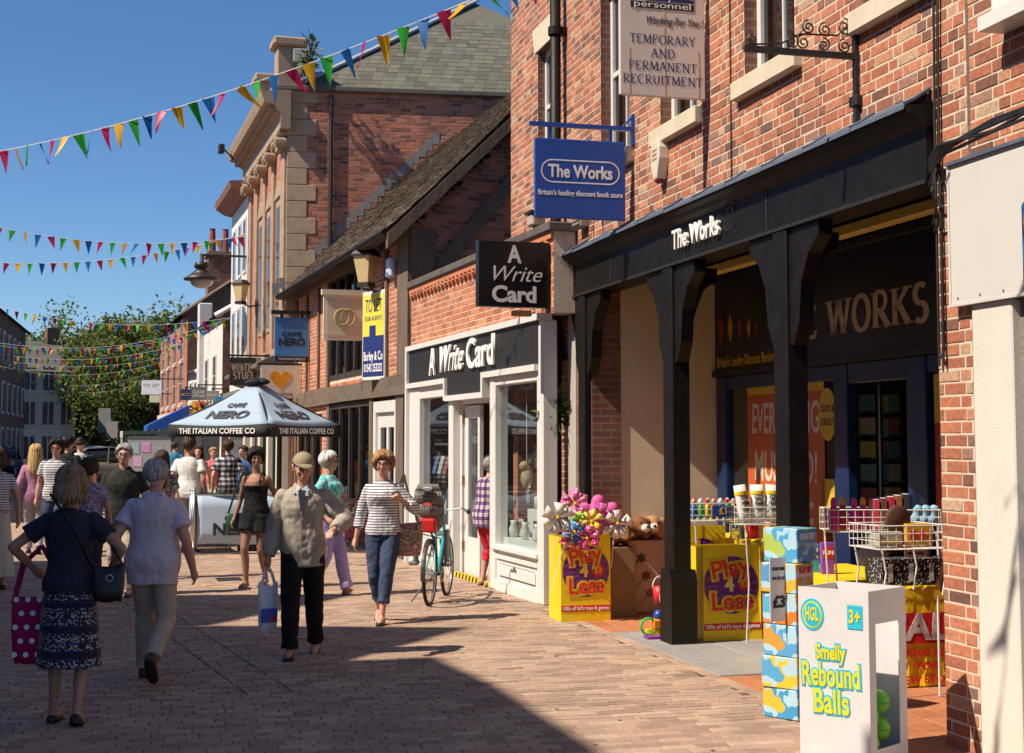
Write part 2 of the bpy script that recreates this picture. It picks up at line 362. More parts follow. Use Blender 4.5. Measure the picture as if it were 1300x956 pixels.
def pattern_mat(name, kind, cols, scale=1.0, rough=.85, thr=.5, bump=.3):
    """cloth prints: stripes_h, stripes_v, plaid, dots, blotch, bands"""
    if name in MATS: return MATS[name]
    m, N, L, B = new_mat(name); B.inputs['Roughness'].default_value=rough; B.inputs['Specular IOR Level'].default_value=.2
    B.inputs['Sheen Weight'].default_value=.15
    tc = N.new('ShaderNodeTexCoord'); sp = N.new('ShaderNodeSeparateXYZ'); L.new(tc.outputs['Object'], sp.inputs[0])
    def stripe(sock, period, duty, off=0.0):
        a = N.new('ShaderNodeMath'); a.operation='MULTIPLY_ADD'; a.inputs[1].default_value=1/period; a.inputs[2].default_value=off+50; L.new(sock, a.inputs[0])
        b = N.new('ShaderNodeMath'); b.operation='FRACT'; L.new(a.outputs[0], b.inputs[0])
        c = N.new('ShaderNodeMath'); c.operation='LESS_THAN'; c.inputs[1].default_value=duty; L.new(b.outputs[0], c.inputs[0]); return c.outputs[0]
    def mixc(fac, a, b):
        x = N.new('ShaderNodeMix'); x.data_type='RGBA'; L.new(fac, x.inputs[0])
        for i, q in ((6,a),(7,b)):
            if isinstance(q, tuple): x.inputs[i].default_value=(*q,1)
            else: L.new(q, x.inputs[i])
        return x.outputs[2]
    ang = N.new('ShaderNodeMath'); ang.operation='ADD'; L.new(sp.outputs[0], ang.inputs[0])
    y5 = N.new('ShaderNodeMath'); y5.operation='MULTIPLY'; y5.inputs[1].default_value=.6; L.new(sp.outputs[1], y5.inputs[0]); L.new(y5.outputs[0], ang.inputs[1])
    if kind == 'stripes_h': c = mixc(stripe(sp.outputs[2], .045*scale, thr), cols[0], cols[1])
    elif kind == 'stripes_v': c = mixc(stripe(ang.outputs[0], .03*scale, thr), cols[0], cols[1])
    elif kind == 'plaid':
        c = mixc(stripe(ang.outputs[0], .09*scale, .5), cols[0], cols[1])
        c2 = mixc(stripe(ang.outputs[0], .09*scale, .5), cols[1], cols[2])
        c = mixc(stripe(sp.outputs[2], .09*scale, .5), c, c2)
        c = mixc(stripe(sp.outputs[2], .09*scale, .08, .3), c, cols[3])
    elif kind == 'bands':
        v = N.new('ShaderNodeTexVoronoi'); v.inputs['Scale'].default_value=60/scale; L.new(tc.outputs['Object'], v.inputs['Vector'])
        lt = N.new('ShaderNodeMath'); lt.operation='LESS_THAN'; lt.inputs[1].default_value=.42; L.new(v.outputs['Distance'], lt.inputs[0])
        c = mixc(lt.outputs[0], cols[0], cols[1]); c = mixc(stripe(sp.outputs[2], .17*scale, .32, .35), c, cols[0]); c = mixc(stripe(sp.outputs[2], .055*scale, .16), c, cols[2])
    elif kind == 'dots':
        v = N.new('ShaderNodeTexVoronoi'); v.inputs['Scale'].default_value=9/scale; v.inputs['Randomness'].default_value=.25; L.new(tc.outputs['Object'], v.inputs['Vector'])
        lt = N.new('ShaderNodeMath'); lt.operation='LESS_THAN'; lt.inputs[1].default_value=thr; L.new(v.outputs['Distance'], lt.inputs[0]); c = mixc(lt.outputs[0], cols[0], cols[1])
    else:
        v = N.new('ShaderNodeTexNoise'); v.inputs['Scale'].default_value=30/scale; v.inputs['Detail'].default_value=1; L.new(tc.outputs['Object'], v.inputs['Vector'])
        lt = N.new('ShaderNodeMath'); lt.operation='LESS_THAN'; lt.inputs[1].default_value=thr; L.new(v.outputs[0], lt.inputs[0]); c = mixc(lt.outputs[0], cols[0], cols[1])
        if len(cols) > 2:
            v2 = N.new('ShaderNodeTexNoise'); v2.inputs['Scale'].default_value=14/scale; L.new(tc.outputs['Object'], v2.inputs['Vector'])
            l2 = N.new('ShaderNodeMath'); l2.operation='GREATER_THAN'; l2.inputs[1].default_value=.58; L.new(v2.outputs[0], l2.inputs[0]); c = mixc(l2.outputs[0], c, cols[2])
    L.new(c, B.inputs['Base Color'])
    nz = N.new('ShaderNodeTexNoise'); nz.inputs['Scale'].default_value=18; nz.inputs['Detail'].default_value=3; L.new(tc.outputs['Object'], nz.inputs['Vector'])
    bp = N.new('ShaderNodeBump'); bp.inputs['Strength'].default_value=bump; bp.inputs['Distance'].default_value=.02; L.new(nz.outputs[0], bp.inputs['Height']); L.new(bp.outputs[0], B.inputs['Normal'])
    MATS[name]=m; return m

BRICK = piece_mat('red_brick', [(0,(.15,.075,.06)),(.08,(.27,.115,.075)),(.25,(.38,.135,.08)),(.5,(.46,.165,.09)),(.72,(.50,.20,.115)),(.84,(.54,.26,.155)),(.9,(.52,.36,.235)),(.94,(.36,.19,.14)),(1,(.17,.10,.085))], grime=.45, mott=(.62,1.30))
BRICK_O = piece_mat('orange_brick', [(0,(.34,.12,.07)),(.3,(.47,.165,.085)),(.7,(.53,.20,.105)),(.92,(.55,.27,.15)),(1,(.34,.15,.10))], grime=.35, mott=(.7,1.25))
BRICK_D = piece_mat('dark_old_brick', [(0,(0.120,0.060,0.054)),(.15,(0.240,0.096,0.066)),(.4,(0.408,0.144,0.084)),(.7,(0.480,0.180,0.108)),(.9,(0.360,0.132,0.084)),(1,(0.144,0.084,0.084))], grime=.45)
PAVER = piece_mat('clay_paver', [(0,(.29,.19,.14)),(.25,(.37,.25,.185)),(.7,(.42,.29,.21)),(1,(.48,.345,.25))], grime=.5, bump=.4, dark=(.17,.125,.10))
QTILE = piece_mat('quarry_tile', [(0,(.38,.14,.07)),(.5,(.48,.19,.09)),(1,(.42,.18,.10))], rough=.6, grime=.3, bump=.2)
SLATE = piece_mat('grey_slate', [(0,(0.094,0.086,0.068)),(.4,(0.126,0.119,0.094)),(.8,(0.158,0.148,0.112)),(1,(0.108,0.108,0.097))], rough=.7, grime=.4, dark=(.1,.11,.08))
RTILE = piece_mat('old_roof_tile', [(0,(.10,.075,.055)),(.4,(.17,.125,.09)),(.8,(.22,.165,.115)),(1,(.14,.11,.08))], grime=.5, dark=(.08,.08,.05))
MORTAR = mat('mortar', (.62,.51,.39), .95, .2, 20, .4, 120)
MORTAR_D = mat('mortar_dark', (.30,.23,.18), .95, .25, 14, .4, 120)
STONE = mat('buff_stone', (.46,.36,.25), .85, .18, 5, .3, 60)
CREAM_STONE = mat('cream_sill', (.62,.54,.41), .8, .12, 6, .2, 60)
WHITE = mat('white_gloss_paint', (.70,.685,.65), .35, .05, 6, .06, 40)
WHITEW = mat('white_render', (.66,.64,.60), .85, .07, 3, .25, 70)
CREAM = mat('cream_render', (.70,.58,.42), .85, .10, 2.2, .2, 50)
BLACK = mat('black_gloss_paint', (.0075,.006,.005), .5, .5, 7, .25, 24, spec=.25)
def scuffed(m_, amount=.70, col=(.16,.14,.12), scale=26):
    nt_ = m_.node_tree; B_ = nt_.nodes['Principled BSDF']; src = B_.inputs['Base Color'].links[0].from_socket; g_ = nt_.nodes.new('ShaderNodeNewGeometry')
    nz = nt_.nodes.new('ShaderNodeTexNoise'); nz.inputs['Scale'].default_value = scale; nz.inputs['Detail'].default_value = 9; nz.inputs['Roughness'].default_value = .75; nt_.links.new(g_.outputs['Position'], nz.inputs['Vector'])
    mr = nt_.nodes.new('ShaderNodeMapRange'); mr.inputs[1].default_value = amount; mr.inputs[2].default_value = amount+.05; nt_.links.new(nz.outputs[0], mr.inputs[0])
    mx = nt_.nodes.new('ShaderNodeMix'); mx.data_type = 'RGBA'; nt_.links.new(mr.outputs[0], mx.inputs[0]); nt_.links.new(src, mx.inputs[6]); mx.inputs[7].default_value = (*col,1); nt_.links.new(mx.outputs[2], B_.inputs['Base Color'])
scuffed(BLACK, .66)
BLACKM = mat('black_matt', (.016,.015,.015), .6, .3, 9)
IRON = mat('black_iron', (.018,.016,.015), .5, .3, 20)
LEAD = mat('lead_sheet', (.09,.11,.15), .5, .3, 6, .2, 30)
NAVY = mat('navy_sign_paint', (.010,.013,.022), .4, .2, 5)
BLUEP = mat('blue_sign_paint', (.012,.07,.36), .35, .05, 3)
BLUEF = mat('blue_frame_paint', (.006,.022,.085), .35, .15, 6)
TIMBER = mat('weathered_oak', (.14,.10,.072), .85, .35, 4, .7, 26, stretch=(1.5,1.5,.35))
TIMBER_H = mat('weathered_oak_beam', (.14,.10,.072), .85, .35, 4, .7, 26, stretch=(.35,1.5,1.5))
CONC = mat('grey_slab', (.27,.26,.25), .85, .15, 4, .25, 60)
ASPH = mat('asphalt', (.055,.053,.052), .9, .2, 2.5, .4, 90)
GLASS = glass_mat('window_glass')
GLASSD = glass_mat('dark_window_glass', (.55,.6,.62), .06)
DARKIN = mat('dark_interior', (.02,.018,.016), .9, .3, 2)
SILVER = mat('galvanised_steel', (.55,.55,.55), .3, .1, 9, metal=1.0)
LW = mat('white_lettering', (.82,.82,.80), .5, .02); LC = mat('cream_lettering', (.50,.38,.26), .6, .03)
LY = mat('yellow_lettering', (.75,.48,.02), .5, .03); LB = mat('black_lettering', (.015,.015,.018), .5, .05)
LN = mat('navy_lettering', (.012,.025,.11), .5, .05); LR = mat('red_print', (.62,.015,.02), .45, .04); YEL = mat('yellow_card', (.83,.58,.01), .45, .04)
PURP = mat('purple_print', (.10,.012,.17), .45, .06); ORAN = mat('orange_print', (.75,.13,.03), .5, .05)
scuffed(WHITE, .68, (.42,.38,.32), 9); scuffed(YEL, .70, (.55,.38,.05), 12); scuffed(WHITEW, .66, (.45,.41,.35), 4)
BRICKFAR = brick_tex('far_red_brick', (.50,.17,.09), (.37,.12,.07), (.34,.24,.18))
BRICKFAR_SHADED = brick_tex('far_dark_brick', (.23,.09,.06), (.15,.065,.05), (.2,.15,.12))  # darker copy of the far red brick, shade put into its colour
PAVEFAR = brick_tex('far_paving', (.42,.29,.21), (.36,.245,.18), (.24,.165,.12), scale=(.205,.105), axis='yx', msize=.006, bump=.25)
# ------------------------------------------------------------------ ground, road, paving
mb = MB(); mb.quad((-1500,-300,-.06),(1500,-300,-.06),(1500,2200,-.06),(-1500,2200,-.06))
tag(mb.build('ground', ASPH), kind='structure')
# the paved street (set in the arcade frame: x towards the viewer, y across)
WM = (WF.o.x, WF.o.y, 0.0); WR = (0, 0, WF.rot)
mb = MB(); mb.quad((-36,-14,-.012),(22,-14,-.012),(22,6,-.012),(-36,6,-.012))
street = mb.build('street_paving', mat('paving_joint', (.075,.058,.048), .95, .25, 30, .3, 120), None, WM, WR); tag(street, kind='structure')
mb = MB(); mb.quad((-36,-14,-.004),(-8.0,-14,-.004),(-8.0,6,-.004),(-36,6,-.004)); mb.quad((-8.0,-14,-.004),(22,-14,-.004),(22,-8,-.004),(-8.0,-8,-.004))
mb.build('far_paving', PAVEFAR, street)
mb = MB(); mb.quad((-72,-16,-.03),(-36,-16,-.03),(-36,8,-.03),(-72,8,-.03)); mb.build('road', ASPH, None, WM, WR)['kind'] = 'structure'
mb = MB(); mb.box(-27.2,-26.9,-13,-.6,-.02,.09); mb.box(-36,-35.7,-13,0,-.02,.1)
tag(mb.build('kerb', CONC, None, WM, WR), kind='structure')
mb = MB()
for k in range(5): mb.quad((-38-1.3*k,-9,-.024),(-37.4-1.3*k,-9,-.024),(-37.4-1.3*k,-3,-.024),(-38-1.3*k,-3,-.024))
mb.build('road_marking', mat('road_paint', (.62,.62,.58), .8, .2, 6), None, WM, WR)['kind'] = 'structure'

# clay pavers, each with its own edges: 300 nearest as single pieces, the rest as one part
PW, PD, PG = .200, .100, .004
def paver_mesh():
    m_ = MB(); a, b, c = PD/2-PG/2, PW/2-PG/2, .004
    m_.add([(-a,-b,-.012),(a,-b,-.012),(a,b,-.012),(-a,b,-.012),(-a,-b,-c),(a,-b,-c),(a,b,-c),(-a,b,-c),(-a+c,-b+c,0),(a-c,-b+c,0),(a-c,b-c,0),(-a+c,b-c,0)],
           [(0,1,5,4),(1,2,6,5),(2,3,7,6),(3,0,4,7),(4,5,9,8),(5,6,10,9),(6,7,11,10),(7,4,8,11),(8,9,10,11)])
    return m_
PAVE_ME = paver_mesh().mesh('paver', PAVER)
def paved(x, y):
    if y > -.30 and 2.9 < x < 11: return False
    if math.hypot(x+9.4, y+3.2) < .0: return False
    return True
spots = []; pj = MB(); row = 0; x = -8.0
while x < 12.0:
    y = -8.0 + PW/2 + (PW/2 if row % 2 else 0) + random.uniform(-.045,.045)
    while y < (1.6 if x < 3 else .2):
        if paved(x, y) and paved(x, y+PW/2) and paved(x, y-PW/2): spots.append((x, y))
        y += PW
    x += PD; row += 1
def cam_dist(x, y):
    p = WF.w(x, y); return p.length
vis = []
for (x, y) in spots:
    p = WF.w(x, y); inb = abs(p.x / max(p.y, .1)) < .40 and p.y > 7.9
    vis.append((0 if inb else 1, p.length, x, y))
vis.sort()
for i, (b_, d_, x, y) in enumerate(vis):
    dz = random.uniform(-.0022, .0015)
    if i < 300:
        obj('paver', PAVE_ME, street, (x, y, dz), (random.uniform(-.006,.006), random.uniform(-.01,.01), random.uniform(-.008,.008)))
    else:
        a, b, c = PD/2-PG/2, PW/2-PG/2, .004; pj.rnd = random.random()
        e1, e2 = random.uniform(-.0008,.0008), random.uniform(-.0008,.0008)
        pj.add([(x-a,y-b,-.012),(x+a,y-b,-.012),(x+a,y+b,-.012),(x-a,y+b,-.012),(x-a+c,y-b+c,dz+e1),(x+a-c,y-b+c,dz-e1),(x+a-c,y+b-c,dz+e2),(x-a+c,y+b-c,dz-e2)],
               [(0,1,5,4),(1,2,6,5),(2,3,7,6),(3,0,4,7),(4,5,6,7)])
tag(pj.build('paver_field', PAVER, street), kind='stuff')
# drain slots running down the street
ang = math.atan2(1.18, 8.27)
for oy in (-.16,.16):
    mb = MB()
    for i in range(24): mb.box(-6+i*.62, -6+i*.62+.60, oy-.005, oy+.005, -.006, .0012)
    mb.build('drain_slot', mat('dark_slot', (.03,.025,.022), .9), street, (-1.54,-4.9,0), (0,0,ang))
mb = MB(); mb.cbox(-.22,.22,-.16,.16,-.012,.004,.006); mb.build('drain_cover', IRON, street, (-1.2,-3.4,0), (0,0,.05))
# trodden gum and small spots
mb = MB(); rg = random.Random(11)
for i in range(170):
    x, y, r_ = rg.uniform(-6,10.5), rg.uniform(-6.5,-.5), rg.uniform(.008,.022); n_ = 9; mb.rnd = rg.random()
    mb.add([(x+r_*math.cos(2*math.pi*k/n_)*rg.uniform(.8,1.15), y+r_*math.sin(2*math.pi*k/n_)*rg.uniform(.8,1.15), .0035) for k in range(n_)], [tuple(range(n_))])
tag(mb.build('gum_spots', mat('old_gum', (.12,.10,.085), .9, .3, 20), street), kind='stuff')
# arcade floor: quarry tiles and a grey slab
mb = MB(); mb.quad((2.9,-.33,-.008),(11,-.33,-.008),(11,1.6,-.008),(2.9,1.6,-.008))
arc = mb.build('arcade_floor', MORTAR_D, None, WM, WR); tag(arc, kind='structure')
m_ = MB(); m_.cbox(-.097,.097,-.05,.05,-.012,.003,.004); EDG = m_.mesh('edging_block', PAVER)
for i in range(41): obj('edging_block', EDG, arc, (2.98+i*.2, -.365, random.uniform(-.001,.001)))
TQ = .2; m_ = MB(); m_.cbox(-.097,.097,-.097,.097,-.008,.004,.004); TILE_ME = m_.mesh('floor_tile', QTILE)
SLABX = (4.85, 7.35)
n = 0
for i in range(int(11/TQ)+1):
    for j in range(9):
        x = -.1 + i*TQ; y = -.23 + j*TQ
        if SLABX[0]-.1 < x < SLABX[1]+.1 and y < .75: continue
        if x > 3.1 and n < 300:
            obj('floor_tile', TILE_ME, arc, (x, y, random.uniform(-.001,.001))); n += 1
mb = MB()
for (a,b,c,d) in ((SLABX[0],6.0,-.32,.30),(6.01,SLABX[1],-.32,.30),(SLABX[0],5.7,.31,.84),(5.71,6.6,.31,.84),(6.61,SLABX[1],.31,.84)): mb.cbox(a+.003,b,c,d,-.008,.006,.005)
mb.build('stone_slab', CONC, arc)

# ------------------------------------------------------------------ brick wall builder
def brick_wall(parent, name, x0, x1, z0, z1, holes=(), bmat=None, mort=None, nmax=300, near=None, loc=(0,0,0), rot=(0,0,0), thick=.22, keep=None, bond='flemish', brick_to=None):
    bmat = bmat or BRICK; mort = mort or MORTAR
    xs = sorted(set([x0, x1] + [h[0] for h in holes] + [h[1] for h in holes])); zs = sorted(set([z0, z1] + [h[2] for h in holes] + [h[3] for h in holes]))
    xs = [a for a in xs if x0 <= a <= x1]; zs = [a for a in zs if z0 <= a <= z1]
    def inhole(x, z): return any(h[0] < x < h[1] and h[2] < z < h[3] for h in holes)
    mb = MB()
    for i in range(len(xs)-1):
        for j in range(len(zs)-1):
            if not inhole((xs[i]+xs[i+1])/2, (zs[j]+zs[j+1])/2):
                if keep and not keep((xs[i]+xs[i+1])/2, (zs[j]+zs[j+1])/2) and len(holes) == 0: pass
                mb.box(xs[i], xs[i+1], 0, thick, zs[j], zs[j+1])
    wall = mb.build(name, mort, parent, loc, rot)
    J, BH = .011, .064; rowh = BH + J; full = []; stuff = []
    r_ = 0; z = z0 + J/2
    while z + BH*.5 < z1:
        zt = min(z + BH, z1 - .002); L_ = [] ; x = x0
        seq = ([.215, .1025] if bond == 'flemish' else [.215])
        k = r_ % 2; x -= (.0563 if bond == 'flemish' else .1125) if r_ % 2 else 0
        if bond == 'flemish' and r_ % 2: x = x0 - (.215+J)*.5 + (.1025+J)*.5 - .0; 
        while x < x1 - .01:
            ln = seq[k % len(seq)]; k += 1
            a, b = max(x, x0), min(x + ln, x1); x += ln + J
            if b - a < .03: continue
            segs = [(a, b)]
            for h in holes:
                if zt > h[2] + .004 and z < h[3] - .004:
                    ns = []
                    for (p, q) in segs:
                        if q <= h[0] or p >= h[1]: ns.append((p, q)); continue
                        if p < h[0]: ns.append((p, h[0]))
                        if q > h[1]: ns.append((h[1], q))
                    segs = ns
            for (p, q) in segs:
                if q - p < .025 or (keep and not keep((p+q)/2, (z+zt)/2)): continue
                whole = abs(q-p-ln) < .001 and abs(zt - z - BH) < .001
                (full if whole else stuff).append((p, q, z, zt, ln))
        z += rowh; r_ += 1
    if near: full.sort(key=lambda t: near((t[0]+t[1])/2, (t[2]+t[3])/2))
    else: full.sort(key=lambda t: -t[0])
    mes = {}
    PR = .003
    for i, (p, q, a, b, ln) in enumerate(full):
        if i < nmax:
            if ln not in mes:
                m2 = MB(); h, e = ln/2, .004
                m2.add([(-h,.0,-BH/2),(h,.0,-BH/2),(h,.0,BH/2),(-h,.0,BH/2),(-h+e,-PR,-BH/2+e),(h-e,-PR,-BH/2+e),(h-e,-PR,BH/2-e),(-h+e,-PR,BH/2-e)], [(4,5,6,7),(0,1,5,4),(1,2,6,5),(2,3,7,6),(3,0,4,7)])
                mes[ln] = m2.mesh('brick', bmat)
            obj('brick', mes[ln], wall, ((p+q)/2, random.uniform(-.0025,.002), (a+b)/2), (random.uniform(-.012,.012), random.uniform(-.008,.008), random.uniform(-.008,.008)))
        else: stuff.append((p, q, a, b, ln))
    if stuff:
        mb = MB()
        for (p, q, a, b, ln) in stuff:
            mb.rnd = random.random(); e = .004; y = -PR + random.uniform(-.0025,.002); t1, t2 = random.uniform(-.002,.002), random.uniform(-.001,.001)
            mb.add([(p,0,a),(q,0,a),(q,0,b),(p,0,b),(p+e,y+t2,a+e+t1),(q-e,y-t2,a+e-t1),(q-e,y-t2,b-e-t1),(p+e,y+t2,b-e+t1)], [(4,5,6,7),(0,1,5,4),(1,2,6,5),(2,3,7,6),(3,0,4,7)])
        tag(mb.build('brickwork', bmat, wall), kind='stuff')
    return wall

def sash_window(parent, x0, x1, z0, z1, depth=.12, bars=(2,3), mat_f=None, glass=None, dark=True, reveal=None, sill=None, frame=.07):
    mf = mat_f or WHITE; mb = MB(); f = frame
    y0, y1 = depth, depth + .06
    mb.box(x0, x0+f, y0, y1, z0, z1); mb.box(x1-f, x1, y0, y1, z0, z1); mb.box(x0+f, x1-f, y0, y1, z0, z0+f); mb.box(x0+f, x1-f, y0, y1, z1-f, z1)
    zm = (z0+z1)/2; mb.box(x0+f, x1-f, y0+.005, y1, zm-.025, zm+.025)
    for i in range(1, bars[0]):
        xx = x0+f + (x1-x0-2*f)*i/bars[0]; mb.box(xx-.012, xx+.012, y0+.012, y1, z0+f, zm-.025); mb.box(xx-.012, xx+.012, y0+.012, y1, zm+.025, z1-f)
    wf = mb.build('window', mf, parent)
    mb = MB(); mb.box(x0+f, x1-f, y0+.03, y0+.036, z0+f, z1-f); mb.build('pane', glass or GLASSD, wf)
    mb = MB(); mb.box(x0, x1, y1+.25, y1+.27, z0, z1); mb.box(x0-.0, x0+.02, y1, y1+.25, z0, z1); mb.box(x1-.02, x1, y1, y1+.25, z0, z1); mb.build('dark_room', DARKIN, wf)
    if reveal:
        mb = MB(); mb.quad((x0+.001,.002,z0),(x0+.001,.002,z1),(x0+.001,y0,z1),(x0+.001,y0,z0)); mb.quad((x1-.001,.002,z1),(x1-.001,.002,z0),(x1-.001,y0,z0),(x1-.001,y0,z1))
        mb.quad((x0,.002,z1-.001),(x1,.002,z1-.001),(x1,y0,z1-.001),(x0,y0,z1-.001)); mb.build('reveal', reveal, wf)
    if sill:
        mb = MB(); mb.cbox(x0-.12, x1+.12, -.075, y0+.02, z0-.15, z0-.002, .008); mb.build('sill', sill, wf)
    return wf
# ------------------------------------------------------------------ the arcade shop (brick upper floor on black posts)
works = thing('shop_building', 'red brick shop building with black timber arcade and dark blue fascia', 'building', WM, WF.rot)
sash = [(3.65,4.53),(5.36,6.24),(7.22,8.10),(9.10,9.90)]
holes = [(a,b,4.60,6.45) for a,b in sash] + [(1.28,1.93,5.05,6.42)]
brick_wall(works, 'upper_wall', 0.03, 10.28, 3.80, 7.9, holes, BRICK, MORTAR, 300, near=lambda x,z: WF.w(x,0,z).length + (3 if z > 7.75-.33*x else 0))
mb = MB(); mb.box(.03,10.28,.22,7.5,3.5,7.9); mb.box(.03,.25,.03,7.5,.0,3.5); mb.build('rear_wall', BRICKFAR, works)
mb = MB(); mb.add([(-.1,-.35,7.9),(10.4,-.35,7.9),(10.4,3.7,10.6),(-.1,3.7,10.6),(10.4,7.8,7.9),(-.1,7.8,7.9)],[(0,1,2,3),(3,2,4,5),(1,4,2),(0,3,5),(0,5,4,1)]); mb.build('roof', RTILE, works)
for (a,b) in sash:
    sash_window(works, a, b, 4.60, 6.45, .11, reveal=BRICKFAR_SHADED, sill=CREAM_STONE)  # reveals use the darker brick copy: jamb shade painted into the colour
sash_window(works, 1.28, 1.93, 5.05, 6.42, .09, (1,2), reveal=BRICKFAR_SHADED)
mb = MB(); mb.prism([(1.20,6.42),(2.01,6.42),(2.10,6.72),(1.11,6.72)], -.02, .1); mb.build('lintel', CREAM_STONE, works)
# pier at the near end of the arcade, in brick, and the strip beside the downpipe
brick_wall(works, 'pier', 9.93, 10.28, 0.0, 3.80, (), BRICK, MORTAR, 200, thick=.45)
brick_wall(works, 'corner_wall', 1.55, 2.95, 0.0, 3.80, (), BRICK_O, MORTAR, 120, thick=.3)
# arcade beam, cornice and lead flashing
mb = MB(); mb.box(2.66,9.92,-.05,.2,3.30,3.66)
mb.build('beam', BLACK, works)
mb = MB()
for xj in (4.1, 6.05, 7.7): mb.box(xj-.012, xj+.012,-.055,-.048,3.305,3.655)
mb.box(2.66,9.92,-.065,-.045,3.30,3.325); mb.build('beam_joint', BLACKM, works)
mb = MB(); mb.prism([(-.05,3.64),(-.10,3.67),(-.12,3.70),(-.17,3.72),(-.18,3.76),(-.02,3.78),(.05,3.64)],2.58,9.95,axis='x'); mb.build('cornice', BLACK, works)
m_ = MB(); m_.add([(0,-.185,3.768),(.66,-.185,3.768),(.66,-.12,3.80),(0,-.12,3.80),(.66,-.012,3.87),(0,-.012,3.87),(0,-.192,3.74),(.66,-.192,3.74)],[(0,1,2,3),(3,2,4,5),(6,7,1,0)])
m_.tube([(.66,-.185,3.773),(.66,-.12,3.805),(.66,-.012,3.875)],.014,6)
FL = m_.mesh('flashing', LEAD)
for i in range(11): obj('flashing', FL, works, (2.58+i*.667, random.uniform(-.004,.002), random.uniform(-.004,.004)))
def arcade_post(x):
    mb = MB(); mb.cbox(x,x+.22,-.06,.11,.62,3.30,.012); p = mb.build('post', BLACK, works)
    mb = MB(); mb.prism([(x-.03,0),(x+.25,0),(x+.25,.54),(x+.215,.64),(x+.005,.64),(x-.03,.54)],-.09,.15); mb.build('plinth', BLACK, p)
    for s in (-1,1):                       # curved braces along the beam, deep and faceted
        xa = x if s < 0 else x+.22; mb = MB()
        poly = [(xa,2.45),(xa+s*.06,2.45),(xa+s*.15,2.62),(xa+s*.19,2.9),(xa+s*.30,3.09),(xa+s*.46,3.2),(xa+s*.46,3.298),(xa+s*.02,3.298),(xa,3.2)]
        if s < 0: poly = poly[::-1]
        mb.prism(poly,-.03,.08); mb.build('brace', BLACK, p)
    mb = MB()                              # brace towards the shop
    mb.prism([(.11,2.75),(.15,2.75),(.19,2.9),(.27,3.1),(.4,3.2),(.4,3.298),(.11,3.298)], x+.05, x+.17, axis='x'); mb.build('brace', BLACK, p)
for x in (3.02, 5.53, 7.80): arcade_post(x)
# end wall of the arcade, ceiling, shop front behind
mb = MB(); mb.box(2.95,3.26,.02,.34,0,3.5); mb.build('end_pier', BRICKFAR_SHADED, works)  # shade behind the first post is painted in with the darker brick
mb = MB(); mb.box(2.95,3.24,.34,1.5,0,3.5); mb.build('end_wall', CREAM, works)
mb = MB(); mb.box(3.24,9.93,.14,1.5,3.5,3.56); mb.build('arcade_ceiling', CREAM, works)
mb = MB(); mb.cbox(3.3,9.9,.66,.76,3.34,3.43,.01); mb.build('yellow_tube', mat('yellow_conduit', (.75,.52,.12), .4, .1), works)
mb = MB(); mb.box(3.24,9.93,1.42,1.52,2.44,3.52); sf = mb.build('shop_fascia', NAVY, works)
mb = MB(); mb.box(3.24,9.93,1.38,1.42,2.44,2.50); mb.box(3.24,9.93,1.36,1.42,3.44,3.50); mb.build('fascia_trim', BLACKM, sf)
serif('THE WORKS', .30, sf, LC, (6.10,1.415,2.86), width=2.80, thick=.21, thin=.12)
text("Britain's Leading Discount Bookstore", .15, sf, LY, (4.08,1.415,2.585), width=1.55, bold=.002)
text("Britain's Leading Discount Bookstore", .15, sf, LY, (8.45,1.415,2.585), width=1.55, bold=.002)
for k,(dx,c) in enumerate(((3.42,(.30,.03,.04)),(3.66,(.55,.30,.02)),(3.90,(.32,.03,.04)),(4.12,(.5,.28,.02)),(4.30,(.28,.03,.04)))):
    s_ = .20-.028*k; mb = MB(); z_ = 2.98-.02*k
    mb.prism([(dx-s_*.38,z_),(dx,z_-s_),(dx+s_*.38,z_),(dx,z_+s_*.75)], 1.412,1.419); mb.build('book_emblem', mat('emblem_%d' % (k % 2), c, .5), sf)
sh = MB()
for (a,b) in ((3.30,3.55),(5.93,6.18),(7.16,7.46),(9.6,9.9)): sh.cbox(a,b,1.40,1.50,0,2.44,.01)
sh.cbox(3.55,5.93,1.41,1.48,2.30,2.44,.01); sh.cbox(7.46,9.6,1.41,1.48,2.30,2.44,.01); sh.cbox(6.18,7.16,1.41,1.48,2.26,2.44,.01)
shopf = sh.build('shop_front', BLUEF, works)
for (a,b) in ((3.55,5.93),(7.46,9.6)):
    mb = MB(); mb.box(a,b,1.43,1.47,.0,.45); mb.build('stall_riser', BLUEF, shopf)
    mb = MB(); mb.box(a,b,1.445,1.452,.45,2.30); mb.build('pane', GLASS, shopf)
# dim shop interior
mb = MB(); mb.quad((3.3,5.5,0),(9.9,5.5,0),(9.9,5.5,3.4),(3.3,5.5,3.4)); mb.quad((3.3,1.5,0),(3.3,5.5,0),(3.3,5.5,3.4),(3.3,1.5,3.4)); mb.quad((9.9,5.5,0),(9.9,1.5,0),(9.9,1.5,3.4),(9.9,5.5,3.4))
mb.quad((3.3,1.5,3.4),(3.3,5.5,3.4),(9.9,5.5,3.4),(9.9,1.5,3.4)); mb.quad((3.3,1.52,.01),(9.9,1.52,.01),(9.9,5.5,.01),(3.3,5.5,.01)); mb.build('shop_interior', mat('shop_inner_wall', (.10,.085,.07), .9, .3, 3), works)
bookc = [mat('book_%d' % i, c, .5, .2, 20) for i, c in enumerate([(.30,.05,.05),(.05,.10,.25),(.45,.40,.30),(.08,.2,.1),(.4,.25,.05),(.5,.5,.48),(.12,.05,.15)])]
